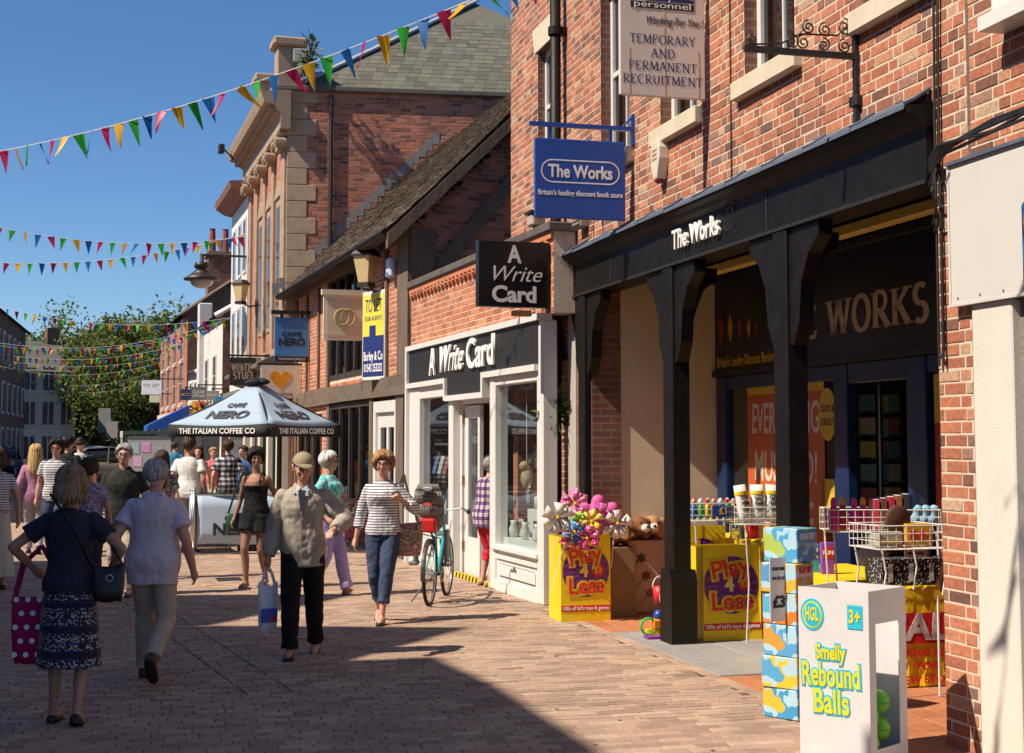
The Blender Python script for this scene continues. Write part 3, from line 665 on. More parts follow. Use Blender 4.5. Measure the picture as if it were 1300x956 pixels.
for (xs, yy, n_) in ((6.0,3.2,9),(7.6,3.0,9),(4.6,3.6,8)):
    mb = MB()
    for z in (.1,.5,.9,1.3,1.7): mb.box(xs-.05,xs+1.45,yy,yy+.3,z,z+.025)
    mb.box(xs-.07,xs-.05,yy,yy+.3,0,2.1); mb.box(xs+1.45,xs+1.47,yy,yy+.3,0,2.1); mb.box(xs-.07,xs+1.47,yy+.3,yy+.32,0,2.1)
    sv = mb.build('bookcase', mat('shelf_wood', (.16,.10,.06), .7), works)
    mb = MB()
    for z in (.125,.525,.925,1.325,1.725):
        x = xs
        while x < xs+1.38:
            t_ = random.uniform(.03,.09); mb.cur = random.randrange(7); mb.box(x,x+t_-.004,yy+.03,yy+.2,z,z+random.uniform(.2,.31)); x += t_
    mb.build('book_row', bookc, sv)
# posters inside the window glass
def poster(name, m_, x0, x1, z0, z1, y=1.436):
    return box_part(name, m_, works, x0, x1, y, y+.004, z0, z1)
OR2 = mat('orange_poster', (.50,.10,.03), .5, .08)
p_ = poster('poster', OR2, 4.02, 5.68, .75, 2.22)
for s_, z_, w_ in (('EVERYTHING',1.97,1.45),('MUST GO!',1.50,1.35)):
    text(s_, .42, p_, mat('poster_letter', (.62,.55,.47), .6), (4.86,1.434,z_), width=w_, bold=.006, shear=.06)
text('SALE', .5, p_, mat('poster_letter', (.62,.55,.47), .6), (4.86,1.434,1.0), width=1.2, bold=.006)
poster('poster_top', mat('yellow_poster', (.60,.40,.02), .5), 4.02, 5.68, 2.222, 2.30)
st = MB(); st.prism([(5.75+.17*math.cos(R(a)), 2.0+.24*math.sin(R(a))) for a in range(0,360,15)],1.432,1.436)
st = st.build('sticker', mat('yellow_poster', (.60,.40,.02), .5), works)
for s_, z_ in (('CLICK &',2.05),('COLLECT',1.93)): text(s_, .09, st, LB, (5.75,1.430,z_), width=.25)
poster('notice', mat('yellow_poster', (.60,.40,.02), .5), 5.62, 5.86, 1.15, 1.42)
poster('red_poster', mat('red_poster', (.35,.02,.02), .5), 7.52, 9.4, .6, 1.9); poster('yellow_poster', mat('yellow_poster', (.60,.40,.02), .5), 7.52, 9.4, 1.902, 2.28)
# the raised letters on the beam
text('The Works', .24, works, LW, (6.36,-.075,3.50), width=1.02, extrude=.014, bold=.003, name='raised_lettering')
mb = MB()
for k in range(14):
    x = 6.8+random.uniform(0,.35); z = 3.47+random.uniform(-.1,.16); mb.tube([(x,-.05,z),(x+random.uniform(-.05,.05),-.08,z+random.uniform(-.03,.06)),(x+random.uniform(-.07,.07),-.09,z+random.uniform(-.07,.07))],.003,4)
mb.build('loose_wires', IRON, works)
# downpipe with brackets on the brick
mb = MB(); mb.tube([(2.42,-.12,0.05),(2.42,-.12,7.8)],.062,12)
dp = mb.build('downpipe', BLACK, works, smooth=True)
for z in (1.0,2.65,4.55,6.3):
    mb = MB(); mb.lathe([(.062,0),(.085,.0),(.085,.09),(.062,.09)],12,(2.42,-.12,z)); mb.box(2.34,2.5,-.06,0,z+.01,z+.08); mb.build('pipe_collar', BLACK, dp)
mb = MB(); mb.tube([(2.12,-.03,.1),(2.12,-.03,2.5)],.02,8); mb.cbox(2.0,2.26,-.14,0,2.5,2.95,.03); mb.tube([(2.2,-.05,2.5),(2.2,-.04,1.9),(2.16,-.03,.2)],.012,6); mb.build('meter_box', BLACKM, works)
mb = MB(); mb.cbox(3.0,3.25,-.10,0,4.02,4.30,.01)
for k in range(5): mb.box(3.01,3.24,-.115,-.1,4.05+k*.045,4.075+k*.045)
mb.build('vent_box', mat('grey_vent', (.25,.22,.19), .6), works)
# vertical cables down the wall joint
mb = MB()
for dx in (0,.045):
    mb = MB(); mb.tube([(9.98+dx,-.02,8),(9.97+dx,-.02,5.4),(9.99+dx,-.025,4.4),(9.97+dx,-.02,3.7),(9.98+dx,-.03,2.2)],.009,6); mb.build('wall_cable', IRON, works)
mb = MB(); mb.tube([(6.97,-.012,7.8),(6.97,-.012,3.85)],.006,6); mb.build('wall_cable', IRON, works)
# small plant growing from the pipe
def leaf_cluster(mb, c, n, spread, size, up=.2):
    for i in range(n):
        d = Vector((random.gauss(0,1),random.gauss(0,1),random.gauss(0,1)+up)).normalized(); p = Vector(c)+Vector((d.x*spread[0],d.y*spread[1],d.z*spread[2]))*random.random()**.5
        a = d.cross(Vector((random.random(),random.random(),random.random()))).normalized(); s_ = size*random.uniform(.6,1.3)
        q = p + d*s_*1.6; mb.rnd = random.random(); mid = (p+q)/2
        mb.add([p, mid+a*s_*.35, q, mid-a*s_*.35],[(0,1,2,3)])
LEAF = piece_mat('green_leaf', [(0,(.035,.06,.015)),(.5,(.06,.10,.022)),(1,(.10,.13,.035))], rough=.6, bump=.1, grime=0)
pl = thing('wall_plant', 'small leafy weed sprouting from the black downpipe', 'plant', WF.w(2.52,-.15,2.05), WF.rot)
mb = MB(); leaf_cluster(mb,(0,0,0),160,(.15,.15,.22),.07); mb.build('foliage', LEAF, pl)
mb = MB()
for k in range(5): mb.tube([(0,.04,-.1),(random.uniform(-.08,.08),-.03,.05),(random.uniform(-.12,.12),-.06,random.uniform(-.1,.2))],[.006,.004,.002],5)
mb.build('stem', LEAF, pl)
# alarm box
al = thing('alarm_box', 'cream bell-shaped burglar alarm box with red lens on the brick wall', 'alarm', WF.w(5.47,0,4.28), WF.rot)
mb = MB(); mb.prism([(-.11,.12),(-.08,.19),(.08,.19),(.11,.12),(.11,.02),(.05,-.16),(-.05,-.16),(-.11,.02)][::-1],-.10,0); me = mb.mesh('case', mat('alarm_plastic', (.66,.60,.50), .45)); bevel_mesh(me,.012); obj('case', me, al)
mb = MB(); mb.ball((0,-.06,-.17),(.045,.04,.03)); mb.build('lens', mat('red_lens', (.25,.02,.02), .3), al, smooth=True)
for z in (.02,.06,.10): text('SECURITY', .03, al, mat('faded_red', (.5,.25,.2), .6), (0,-.102,z), width=.12)

# ------------------------------------------------------------------ neighbour with the white fascia
nb = thing('neighbour_building', 'brick building with white boarded shop fascia and white pilaster', 'building', WF.w(10.30,0,0), WF.rot)
brick_wall(nb, 'upper_wall', 0.012, 3.0, 3.36, 7.5, [(.42,1.6,4.12,5.6)], BRICK, MORTAR, 60, near=lambda x,z: x)
mb = MB(); mb.box(.012,3.0,.22,6,0,7.5); mb.build('rear_wall', BRICKFAR, nb)
mb = MB(); mb.cbox(.03,.41,-.035,.2,0,2.53,.008); mb.build('pilaster', mat('cream_white_render', (.64,.60,.54), .85, .06, 3, .15, 70), nb)
mb = MB(); mb.box(.41,3,.02,.22,0,2.55); mb.build('roughcast_wall', mat('grey_roughcast', (.22,.19,.16), .95, .25, 12, 1.0, 45), nb)
mb = MB(); mb.cbox(-.14,3.0,-.06,-.01,2.53,3.36,.006); fb = mb.build('fascia_board', mat('white_board', (.60,.575,.54), .5, .03, 2), nb)
mb = MB(); mb.box(-.145,-.125,-.066,-.05,2.53,3.36); mb.box(-.125,3,-.064,-.05,2.53,2.545); 
mb.build('board_trim', mat('white_trim', (.58,.56,.53), .5), fb)
for k in range(12):
    mb = MB(); mb.ball((-.06+k*.22,-.062,2.575),(.008,.004,.008),8,6); mb.build('screw', SILVER, fb)
mb = MB(); mb.prism([(-.08,3.37),(.02,3.39),(.02,3.36),(-.08,3.35)],-.14,3,axis='x'); mb.build('board_capping', LEAD, fb)
mb = MB()
for k in range(5):
    z = 3.40+k*.02; mb.tube([(-.42,-.02,3.35+.02*k),(-.1,-.10-.01*k,3.42+.012*k),(.4,-.12,3.44+.01*k+.05*math.sin(k)),(1.2,-.1,3.47+.02*k)],.011,6)
mb.tube([(-.3,-.03,3.42),(-.15,-.16,3.2),(-.24,-.06,3.05),(-.33,-.04,3.0)],.008,6); mb.tube([(-.1,-.15,3.42),(-.19,-.15,3.25),(-.28,-.05,3.15),(-.36,-.03,3.05)],.007,6); mb.tube([(-.28,-.02,3.3),(-.28,-.02,2.3),(-.29,-.03,2.24),(-.31,-.03,2.27)],.009,6)
mb.build('cable_bundle', IRON, nb)
mb = MB(); mb.box(.42,1.6,-.12,.1,4.08,5.6); ow = mb.build('window_box', WHITE, nb)
mb = MB(); mb.box(.36,1.66,-.17,.05,4.0,4.08); mb.build('window_board', WHITE, ow)
mb = MB(); mb.box(.5,.96,-.127,-.121,4.2,4.8); mb.box(1.04,1.52,-.127,-.121,4.2,4.8); mb.build('pane', GLASSD, ow)
km = thing('key_sign', 'blue box sign with a white key mounted on the white fascia board', 'sign', WF.w(11.22,-.06,2.78), WF.rot)
mb = MB(); mb.prism([(-.19,-.2),(.2,-.2),(.2,.24),(-.14,.24),(-.19,.20)],-.12,0); mb.build('case', mat('key_blue', (.01,.16,.38), .4), km)
mb = MB(); mb.prism([(-.12+.055*math.cos(R(a)), .10+.085*math.sin(R(a))) for a in range(0,360,20)],-.126,-.12); mb.box(-.145,-.095,-.126,-.12,-.13,.06); mb.box(-.17,-.07,-.126,-.12,-.175,-.15); mb.build('key_emblem', LC, km)
t_ = text('KEYMASTER', .03, km, LN, (-.12,-.128,-.03), rot=(math.pi/2,-math.pi/2,0), width=.17)
mb = MB(); mb.ball((-.12,-.127,.13),(.015,.003,.015),8,6); mb.build('key_hole', LN, km)
mb = MB(); mb.box(-.19,.2,-.1,-.005,-.26,-.2); mb.build('bottom_tray', mat('sign_cream', (.6,.52,.4), .5), km)
# ------------------------------------------------------------------ the card shop
CM = (CF.o.x, CF.o.y, 0)
card = thing('card_shop', 'low brick shop with white framed windows and black fascia board', 'shop', CM, CF.rot)
brick_wall(card, 'parapet', 0.02, 6.22, 3.14, 4.02, (), BRICK_O, MORTAR, 150, thick=.25)
mb = MB(); mb.cbox(-.02,6.26,-.07,.3,4.02,4.12,.012); mb.build('coping', mat('dark_coping', (.10,.085,.075), .8, .3, 5, .3, 40), card)
m_ = MB(); m_.add([(-.05,0,0),(.05,0,0),(.05,0,.075),(-.05,0,.075),(-.05,-.03,.0),(.05,-.03,.0),(.05,-.045,.075),(-.05,-.045,.075)],[(4,5,6,7),(0,1,5,4),(1,2,6,5),(2,3,7,6),(3,0,4,7)])
DE = m_.mesh('dentil_brick', BRICK_O)
for i in range(33): obj('dentil_brick', DE, card, (.12+i*.185, -.008, 3.86), (0,.5,0))
mb = MB(); mb.box(.02,6.22,-.035,-.006,3.945,4.02); mb.build('dentil_band', BRICK_O, card)
mb = MB(); mb.box(0.02,6.22,.25,5,3.85,3.95); mb.build('flat_roof', LEAD, card)
mb = MB(); mb.box(.02,6.22,4.8,5,0,3.9); mb.box(5.98,6.22,.25,4.8,0,3.9); mb.box(.02,.2,.25,4.8,0,3.9); mb.build('inner_wall', mat('shop_wall_pale', (.40,.37,.33), .9, .15, 2), card)
mb = MB(); mb.quad((.2,.2,.02),(6,.2,.02),(6,4.8,.02),(.2,4.8,.02)); mb.build('shop_floor', mat('shop_floor', (.18,.14,.11), .6), card)
# black fascia with its dropped centre, white border
mb = MB(); mb.prism([(.14,2.60),(2.22,2.60),(2.22,2.36),(3.86,2.36),(3.86,2.60),(5.86,2.60),(5.86,3.08),(.14,3.08)],-.06,.1); cfas = mb.build('fascia_board', BLACKM, card)
wf = MB()
for (a,b,c,d) in ((.05,6.0,3.08,3.15),(.05,.14,0,3.08),(.14,2.16,2.53,2.60),(2.15,2.22,2.30,2.6),(2.22,3.93,2.29,2.36),(3.86,3.93,2.36,2.6),(3.93,5.86,2.53,2.60)):
    wf.box(a,b,-.10,.06,c,d)
wfo = wf.build('fascia_border', WHITE, card)
mb = MB()
for (a,b) in ((.14,.70),(2.25,2.45),(4.08,4.28),(5.80,6.0)): MB().cbox(a,b,-.05,.12,0,2.52 if a < 5 else 3.08,.012).build('white_pilaster', WHITE, card)
MB().cbox(.70,2.25,-.04,.1,2.36,2.53,.01).build('window_head', WHITE, card); MB().cbox(4.28,5.8,-.04,.1,2.42,2.53,.01).build('window_head', WHITE, card)
for (a,b,zs) in ((.70,2.25,.62),(4.28,5.80,.54)):
    mb = MB(); mb.box(a-.02,b+.02,-.02,.12,0,zs-.06); sr = mb.build('stall_riser', WHITE, card)
    mb = MB(); mb.cbox(a-.05,b+.05,-.085,.12,zs-.06,zs,.01); mb.box(a+.02,b-.02,-.045,-.02,zs-.16,zs-.11); mb.build('window_sill', WHITE, sr)
    mb = MB(); mb.box(a,b,-.04,-.02,0.0,.12); mb.cbox(a+.12,b-.12,-.035,-.02,.18,zs-.22,.01); mb.build('panel', WHITE, sr)
    mb = MB(); mb.box(a,b,.03,.037,zs,2.42); mb.build('pane', GLASS, card)
# doorway: glazed door leaf, the other half standing open
mb = MB(); mb.box(2.45,2.52,.06,.16,0,2.36); mb.box(2.52,4.08,.06,.16,2.24,2.36); mb.build('door_lining', WHITE, card)
mb = MB(); dx0,dx1 = 2.54,3.22
mb.box(dx0,dx0+.17,.09,.14,.02,2.22); mb.box(dx1-.09,dx1,.09,.14,.02,2.22); mb.box(dx0+.17,dx1-.09,.09,.14,2.06,2.22); mb.box(dx0+.17,dx1-.09,.09,.14,.02,.52)
dr = mb.build('door', WHITE, card)
mb = MB(); mb.box(dx0+.17,dx1-.09,.112,.118,.52,2.06); mb.build('pane', GLASS, dr)
for z in (.35,1.2,2.0):
    mb = MB(); mb.box(dx0-.02,dx0+.02,.06,.09,z,z+.11); mb.build('hinge', mat('brass_hinge', (.22,.15,.07), .5, metal=.7), dr)
mb = MB(); mb.box(2.45,4.08,-.02,.75,-.01,.045); mb.build('door_step', mat('dark_step', (.1,.085,.07), .8), card)
mb = MB()
for i in range(22):
    mb.cur = i % 2; a = 2.46+i*.0735; mb.add([(a,-.03,.0),(a+.0735,-.03,.0),(a+.1035,-.03,.06),(a+.03,-.03,.06),(a+.03,.03,.064),(a+.1035,.03,.064)],[(0,1,2,3),(3,2,5,4)])
mb.build('hazard_nosing', [YEL, BLACKM], card)
# raised lettering on the fascia
text('A', .52, card, LW, (1.56,-.085,2.83), extrude=.014, bold=.008, width=.30, name='raised_lettering')
text('Write', .50, card, LW, (2.45,-.085,2.84), extrude=.014, bold=.003, shear=.35, width=1.10, name='raised_lettering')
text('Card', .52, card, LW, (3.80,-.085,2.84), extrude=.014, bold=.009, width=1.14, name='raised_lettering')
# things in the windows
cab = thing('display_cabinet', 'white stepped display shelves behind the card shop window', 'shelf', CF.w(4.95,.37,.0), CF.rot)
mb = MB()
for (a,b,c,d,e) in ((-.7,.7,-.3,.35,.62),(-.68,.68,.0,.35,.95),(-.66,.66,.15,.35,1.35)): mb.box(a,b,c,d,.03,e)
mb.build('step', WHITEW, cab); mb = MB(); mb.box(-.35,.62,.34,.37,.03,1.75); mb.build('back_board', WHITEW, cab)
orn = mat('white_ceramic', (.70,.69,.66), .35, .06)
prof = [[(.03,0),(.05,.02),(.06,.1),(.035,.16),(.045,.2)],[(.05,0),(.05,.14),(.045,.15)],[(.06,0),(.02,.03),(.02,.08),(.06,.14),(.055,.18)]]
for i in range(9):
    z = (.62,.95,1.35)[i % 3]; y = (-.2,.06,.2)[i % 3]
    o = MB().lathe(prof[i % 3],12).build('ornament', orn, None, CF.w(4.35+.14*i,.37+y,z), (0,0,0), True)
    tag(o, 'small white ceramic ornament on the card shop window shelves', 'ornament', 'ornaments in the card shop window')
for i in range(5):
    p = CF.w(4.45+i*.27,.22,1.02 if i % 2 else .64); o = thing('framed_picture', 'small framed picture standing in the card shop window', 'picture frame', p, CF.rot, 'pictures in the card shop window')
    mb = MB(); mb.box(-.08,.08,0,.015,0,.2); mb.build('frame', [WHITE, TIMBER, BLACKM][i % 3], o); mb = MB(); mb.box(-.055,.055,-.003,0,.03,.17); mb.build('picture', [mat('print_a', (.3,.12,.1), .6, .5, 30), mat('print_b', (.2,.25,.3), .6, .5, 30)][i % 2], o)
tb = thing('hanging_toy', 'pale soft toy bird hanging in the card shop window', 'soft toy', CF.w(4.85,.16,1.33), CF.rot)
mb = MB(); mb.ball((0,0,0),(.09,.07,.12)); mb.ball((0,-.03,.14),(.06,.06,.06)); mb.build('body', mat('beige_plush', (.45,.36,.24), .95, .3, 20, .6, 60), tb, smooth=True)
mb = MB(); mb.tube([(0,0,.2),(0,0,1.05)],.004,5); mb.build('string', LW, tb)
for i in range(10):
    x = .80+(i%5)*.28; z = .75+(i//5)*.55; o = thing('greeting_card', 'greeting card on the rack in the left card shop window', 'card', CF.w(x,.14,z), CF.rot, 'cards in the left card shop window')
    mb = MB(); mb.box(-.09,.09,0,.004,0,.26); mb.build('card_sheet', [mat('gc%d'%(i%4), [(.35,.3,.12),(.15,.2,.4),(.5,.48,.45),(.4,.1,.12)][i%4], .5, .3, 25)], o, rot=(-.25,0,0))
rk = thing('card_rack', 'dark card rack standing behind the left card shop window', 'rack', CF.w(1.45,.36,.0), CF.rot)
mb = MB(); mb.box(-.75,.75,.05,.1,.03,2.0)
for z in (.7,1.25,1.7): mb.box(-.75,.75,-.18,.05,z,z+.03)
mb.build('shelf', mat('rack_grey', (.12,.12,.13), .7), rk); mb = MB(); mb.box(-.05,.75,-.2,-.18,.62,1.1); mb.build('front_panel', mat('panel_slate', (.10,.11,.13), .6), rk)

# ------------------------------------------------------------------ timber framed house
TM_ = (TF.o.x, TF.o.y, 0)
tim = thing('timber_house', 'old timber framed brick house with steep brown tiled roof', 'house', TM_, TF.rot)
brick_wall(tim, 'upper_infill', 0.0, 9.85, 2.76, 4.92, [(3.7,6.7,2.9,4.85)], BRICK_O, MORTAR, 200, thick=.2, bond='stretcher')
brick_wall(tim, 'lower_infill', 0.0, 3.80, 0.0, 2.5, [(.4,2.9,.8,2.3)], BRICK_O, MORTAR, 40, thick=.2, bond='stretcher')
brick_wall(tim, 'dwarf_wall', 3.85, 7.55, 0.0, .45, (), BRICK_O, MORTAR, 40, thick=.25, bond='stretcher')
mb = MB(); mb.box(3.84,7.56,-.05,.25,.45,.52); mb.build('wall_capping', CONC, tim)
def stud(name, x0, x1, z0, z1, y=-.045, t=.12, m_=None):
    mb = MB(); n_ = 5; vs = []
    L_ = [(x0+random.uniform(-.012,.012), z0+(z1-z0)*i/n_) for i in range(n_+1)]; Rr = [(x1+random.uniform(-.012,.012), z0+(z1-z0)*i/n_) for i in range(n_,-1,-1)]
    mb.prism(L_[::1] + Rr, y, y+t); return mb.build(name, m_ or TIMBER, tim)
for (a,b) in ((0.0,.16),(1.25,1.38),(2.55,2.68),(3.50,3.68),(6.72,6.90),(8.35,8.50),(9.20,9.88)): stud('stud', a, b, 2.76, 4.86)
for (a,b) in ((0,.2),(3.62,3.84),(7.30,7.52),(9.15,9.62)): stud('post', a, b, 0, 2.46)
mb = MB(); mb.prism([(0,2.47),(2,2.44),(5,2.47),(9.88,2.46),(9.88,2.77),(6,2.75),(3,2.78),(0,2.74)],-.085,.1); mb.build('bressummer_beam', TIMBER_H, tim)
mb = MB(); mb.box(0,9.88,-.07,.08,4.80,4.97); mb.build('wall_plate', TIMBER_H, tim)
# dark upper window and dark glazed front below
def dark_glazing(x0, x1, z0, z1, n_, name='window'):
    mb = MB()
    for i in range(n_+1):
        xx = x0+(x1-x0)*i/n_; mb.box(xx-.045,xx+.045,-.02,.08,z0,z1)
    mb.box(x0,x1,-.015,.08,z0,z0+.09); mb.box(x0,x1,-.015,.08,z1-.09,z1); f_ = mb.build(name, mat('dark_oak_frame', (.05,.038,.03), .6, .3, 6), tim)
    mb = MB(); mb.box(x0,x1,.03,.036,z0,z1); mb.build('pane', GLASSD, f_)
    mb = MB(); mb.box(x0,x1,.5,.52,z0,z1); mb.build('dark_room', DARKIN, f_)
dark_glazing(3.7,6.7,2.9,4.85,4); dark_glazing(3.86,7.28,.52,2.44,4,'shop_window'); dark_glazing(.4,2.9,.8,2.3,3)
mb = MB(); mb.box(7.54,7.72,-.03,.1,0,2.40); mb.box(9.0,9.14,-.03,.1,0,2.40); mb.box(7.72,9.0,-.03,.1,2.22,2.40); wd = mb.build('door_frame', WHITE, tim)
mb = MB(); mb.box(7.72,7.86,.02,.07,0,2.22); mb.box(8.86,9.0,.02,.07,0,2.22); mb.box(8.29,8.43,.02,.07,0,2.22); mb.box(7.86,8.86,.022,.07,1.98,2.22); mb.box(7.86,8.86,.022,.07,0,.5); mb.build('door', WHITE, wd)
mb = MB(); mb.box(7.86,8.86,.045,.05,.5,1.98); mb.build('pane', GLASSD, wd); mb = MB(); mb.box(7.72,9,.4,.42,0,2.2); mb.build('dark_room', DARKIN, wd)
mb = MB(); mb.box(7.4,7.46,-.06,-.045,1.35,1.62); mb.build('door_plate', mat('brass', (.55,.40,.16), .4, metal=.8), tim)
# roof: battens of tiles laid course by course
EZ, RY, RZ = 4.95, 3.1, 8.35; pit = math.atan2(RZ-EZ, RY+.35)
mb = MB(); mb.add([(-.05,-.35,EZ-.05),(10.0,-.35,EZ-.05),(10.0,RY,RZ-.05),(-.05,RY,RZ-.05),(10.0,6.5,EZ-.05),(-.05,6.5,EZ-.05)],[(0,1,2,3),(3,2,4,5)]); rf = mb.build('roof', RTILE, tim)
tl = MB(); ln_ = math.hypot(RZ-EZ, RY+.35); nr = int(ln_/.1); dv = Vector((0,math.cos(pit),math.sin(pit))); nv = Vector((0,-math.sin(pit),math.cos(pit)))
for r_ in range(nr):
    x = -.08 - (.08 if r_ % 2 else 0)
    while x < 10.0:
        w_ = .165; a = max(x,-.08); b = min(x+w_-.006, 10.03); x += w_
        if b-a < .03: continue
        base = Vector((0,-.37,EZ-.04)) + dv*(r_*.1); j = random.uniform(-.006,.01); sag = .03*math.sin(a*.6)*math.sin(r_*.12)
        p0 = base + nv*(.022+j+sag); p1 = base + dv*.16 + nv*(.004+sag); tl.rnd = random.random()
        tl.add([(a,p0.y,p0.z),(b,p0.y,p0.z+random.uniform(-.003,.003)),(b,p1.y,p1.z),(a,p1.y,p1.z),(a,p0.y+.012,p0.z-.016),(b,p0.y+.012,p0.z-.016)],[(0,1,2,3),(4,5,1,0)])
tag(tl.build('tile_courses', RTILE, rf), kind='stuff')
mb = MB(); mb.box(-.05,10.0,-.42,-.30,EZ-.16,EZ-.06); mb.tube([(-.05,-.43,EZ-.1),(10.02,-.43,EZ-.1)],.055,8); mb.build('gutter', BLACK, rf)
# gable end facing the viewer
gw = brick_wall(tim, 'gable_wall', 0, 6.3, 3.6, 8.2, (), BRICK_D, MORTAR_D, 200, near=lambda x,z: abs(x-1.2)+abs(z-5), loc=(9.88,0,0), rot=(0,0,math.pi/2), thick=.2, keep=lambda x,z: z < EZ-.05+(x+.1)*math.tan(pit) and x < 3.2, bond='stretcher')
# cut the mortar panel to the gable outline
bm = bmesh.new(); bm.from_mesh(gw.data)
bmesh.ops.bisect_plane(bm, geom=bm.verts[:]+bm.edges[:]+bm.faces[:], plane_co=(0,0,EZ-.08), plane_no=Vector((-math.sin(pit),0,math.cos(pit))), clear_outer=True); bm.to_mesh(gw.data); bm.free()
mb = MB(); mb.prism([(-.4,EZ-.12),(RY,RZ-.10),(RY,RZ-.30),(-.4,EZ-.34)],10.0-.06,10.07,axis='x'); mb.build('bargeboard', TIMBER, rf)
def gbeam(pts, name): mb = MB(); mb.prism(pts, 9.86, 9.95, axis='x'); mb.build(name, TIMBER, tim)
gbeam([(0,3.6),(.38,3.6),(.36,4.93),(0,4.93)],'corner_post'); gbeam([(.30,4.35),(.55,4.35),(2.4,6.6),(2.15,6.6)],'wind_brace'); gbeam([(.36,4.18),(6,4.18),(6,4.38),(.36,4.38)],'tie_beam')

# ------------------------------------------------------------------ the hall with stone pilasters
HM = (HF.o.x, HF.o.y, 0)
hall = thing('brick_hall', 'tall brick hall with buff stone pilasters, cornice and hipped slate roof', 'building', HM, HF.rot)
HSTONE = mat('hall_stone', (.36,.255,.175), .85, .22, 5, .3, 60); SR = R(8) - HF.rot            # side wall turned a little from square
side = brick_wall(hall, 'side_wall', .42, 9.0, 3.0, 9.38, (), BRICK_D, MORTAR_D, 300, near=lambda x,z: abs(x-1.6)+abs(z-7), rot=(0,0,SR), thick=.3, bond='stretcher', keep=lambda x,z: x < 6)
sd = thing('tmp', 'x', 'x'); bpy.data.objects.remove(sd)
def sidepart(name, mb, m_): return mb.build(name, m_, hall, (0,0,0), (0,0,SR))
mb = MB(); z = 3.0; k = 0
m_q = []
while z < 9.3:
    h_ = .36; w_ = .62 if k % 2 else .42; sidepart('quoin', MB().cbox(-.02,w_,-.02,.3,z+.004,z+h_-.004,.012), HSTONE); z += h_; k += 1
sidepart('side_coping', MB().cbox(-.3,9.0,-.12,.3,9.38,9.50,.02), mat('dark_coping', (.10,.085,.075), .8, .3, 5, .3, 40))
sidepart('side_pipe', MB().tube([(.93,-.07,5.2),(.93,-.07,9.3)],.05,8), IRON); sidepart('side_pipe', MB().tube([(-.02,-.1,4.9),(.6,-.12,5.0),(.93,-.07,5.2)],.04,8), IRON)
# pitched slate roof: slates on the hip end
H0 = Vector((.15,.1,9.5)); HP = Vector((4.6,4.4,12.9)); E1 = Vector((9.2,.1,9.5))
mb = MB(); mb.add([H0, E1, HP, HP+Vector((0,9,0)), Vector((.15,14,9.5)), Vector((9.2,14,9.5))],[(0,1,2),(0,2,3,4),(1,5,3,2),(4,3,5),(0,4,5,1)]); hr = sidepart('roof', mb, SLATE)
sv = (HP-H0); ev = Vector((1,0,0)); up_ = Vector((0,4.3,3.4)).normalized(); nn = ev.cross(up_).normalized()
m_ = MB(); m_.add([(-.125,0,.012),(.125,0,.012),(.125,.36,.002),(-.125,.36,.002),(-.125,0,0),(.125,0,0)],[(0,1,2,3),(4,5,1,0)]); SLM = m_.mesh('slate', SLATE)
tilt = math.atan2(3.4,4.3); n_ = 0
for r_ in range(20):
    yy = .1 + r_*.23*math.cos(tilt); zz = 9.5 + r_*.23*math.sin(tilt)+.012
    xl = .15 + (yy-.1)*4.45/4.3; x = xl + .14 + (.13 if r_ % 2 else 0)
    while x < 6.2 and n_ < 300:
        obj('slate', SLM, hr, (x,yy,zz), (tilt+random.uniform(-.01,.01),0,random.uniform(-.01,.01))); n_ += 1; x += .258
mb = MB(); mb.tube([H0+Vector((0,0,.03)), HP+Vector((0,0,.05))],.14,6,flat=(.35,1)); mb.build('hip_flashing', mat('pale_lead', (.30,.32,.36), .5, .2, 5), hr)
mb = MB()
for k in range(24): y_ = -.3+k*.15; z_ = EZ+.0+(y_+.35)*math.tan(pit); mb.box(y_,y_+.155,-.012,.05,z_-.1,z_+.13+random.uniform(0,.04))
sidepart('stepped_flashing', mb, mat('grey_flashing', (.16,.16,.165), .6, .3, 9))
# street front: brick with stone orders (x negative = further down the street)
mb = MB(); mb.box(-6.55,0.0,.0,.3,3.3,9.0); mb.box(-6.55,0,.3,9,0,9.4); mb.build('front_wall', BRICKFAR, hall)
for i, x in enumerate((-.62,-2.15,-3.65,-5.15,-6.4)):
    mb = MB(); mb.cbox(x,x+.55 if i==0 else x+.36,-.07,.02,3.6,8.1,.015); pl_ = mb.build('pilaster', HSTONE, hall)
    mb = MB(); x1 = x+(.55 if i==0 else .36); mb.cbox(x-.06,x1+.06,-.24,.02,3.4,3.75,.02); mb.cbox(x-.07,x1+.07,-.25,.02,8.38,8.5,.02)
    for q in (x,x1): mb.tube([(q,-.27,8.25),(q,-.02,8.25)],.12,10); mb.tube([(q,-.29,8.25),(q,-.26,8.25)],.05,8)
    mb.box(x,x1,-.2,.02,8.1,8.4); mb.build('capital', HSTONE, pl_)
for x in (-1.95,-3.45,-4.95):
    x0 = x+.42; mb = MB(); mb.box(x0,x0+.75,-.03,.02,4.3,7.2); wn = mb.build('window', HSTONE, hall); mb = MB(); mb.box(x0+.1,x0+.65,-.037,-.029,4.4,7.0); mb.build('pane', GLASSD, wn); mb = MB(); mb.prism([(x0-.1,7.2),(x0+.85,7.2),(x0+.375,7.6)],-.07,.02); mb.build('pediment', HSTONE, wn)
mb = MB(); mb.prism([(.02,8.5),(-.2,8.5),(-.2,8.85),(-.28,8.9),(-.32,9.0),(-.55,9.06),(-.6,9.2),(-.62,9.28),(.02,9.34)],-6.7,.25,axis='x'); cn = mb.build('cornice', HSTONE, hall)
mb = MB()
for i in range(30): mb.box(-6.6+i*.228,-6.6+i*.228+.12,-.42,-.28,8.9,9.0)
mb.build('dentil_row', HSTONE, cn)
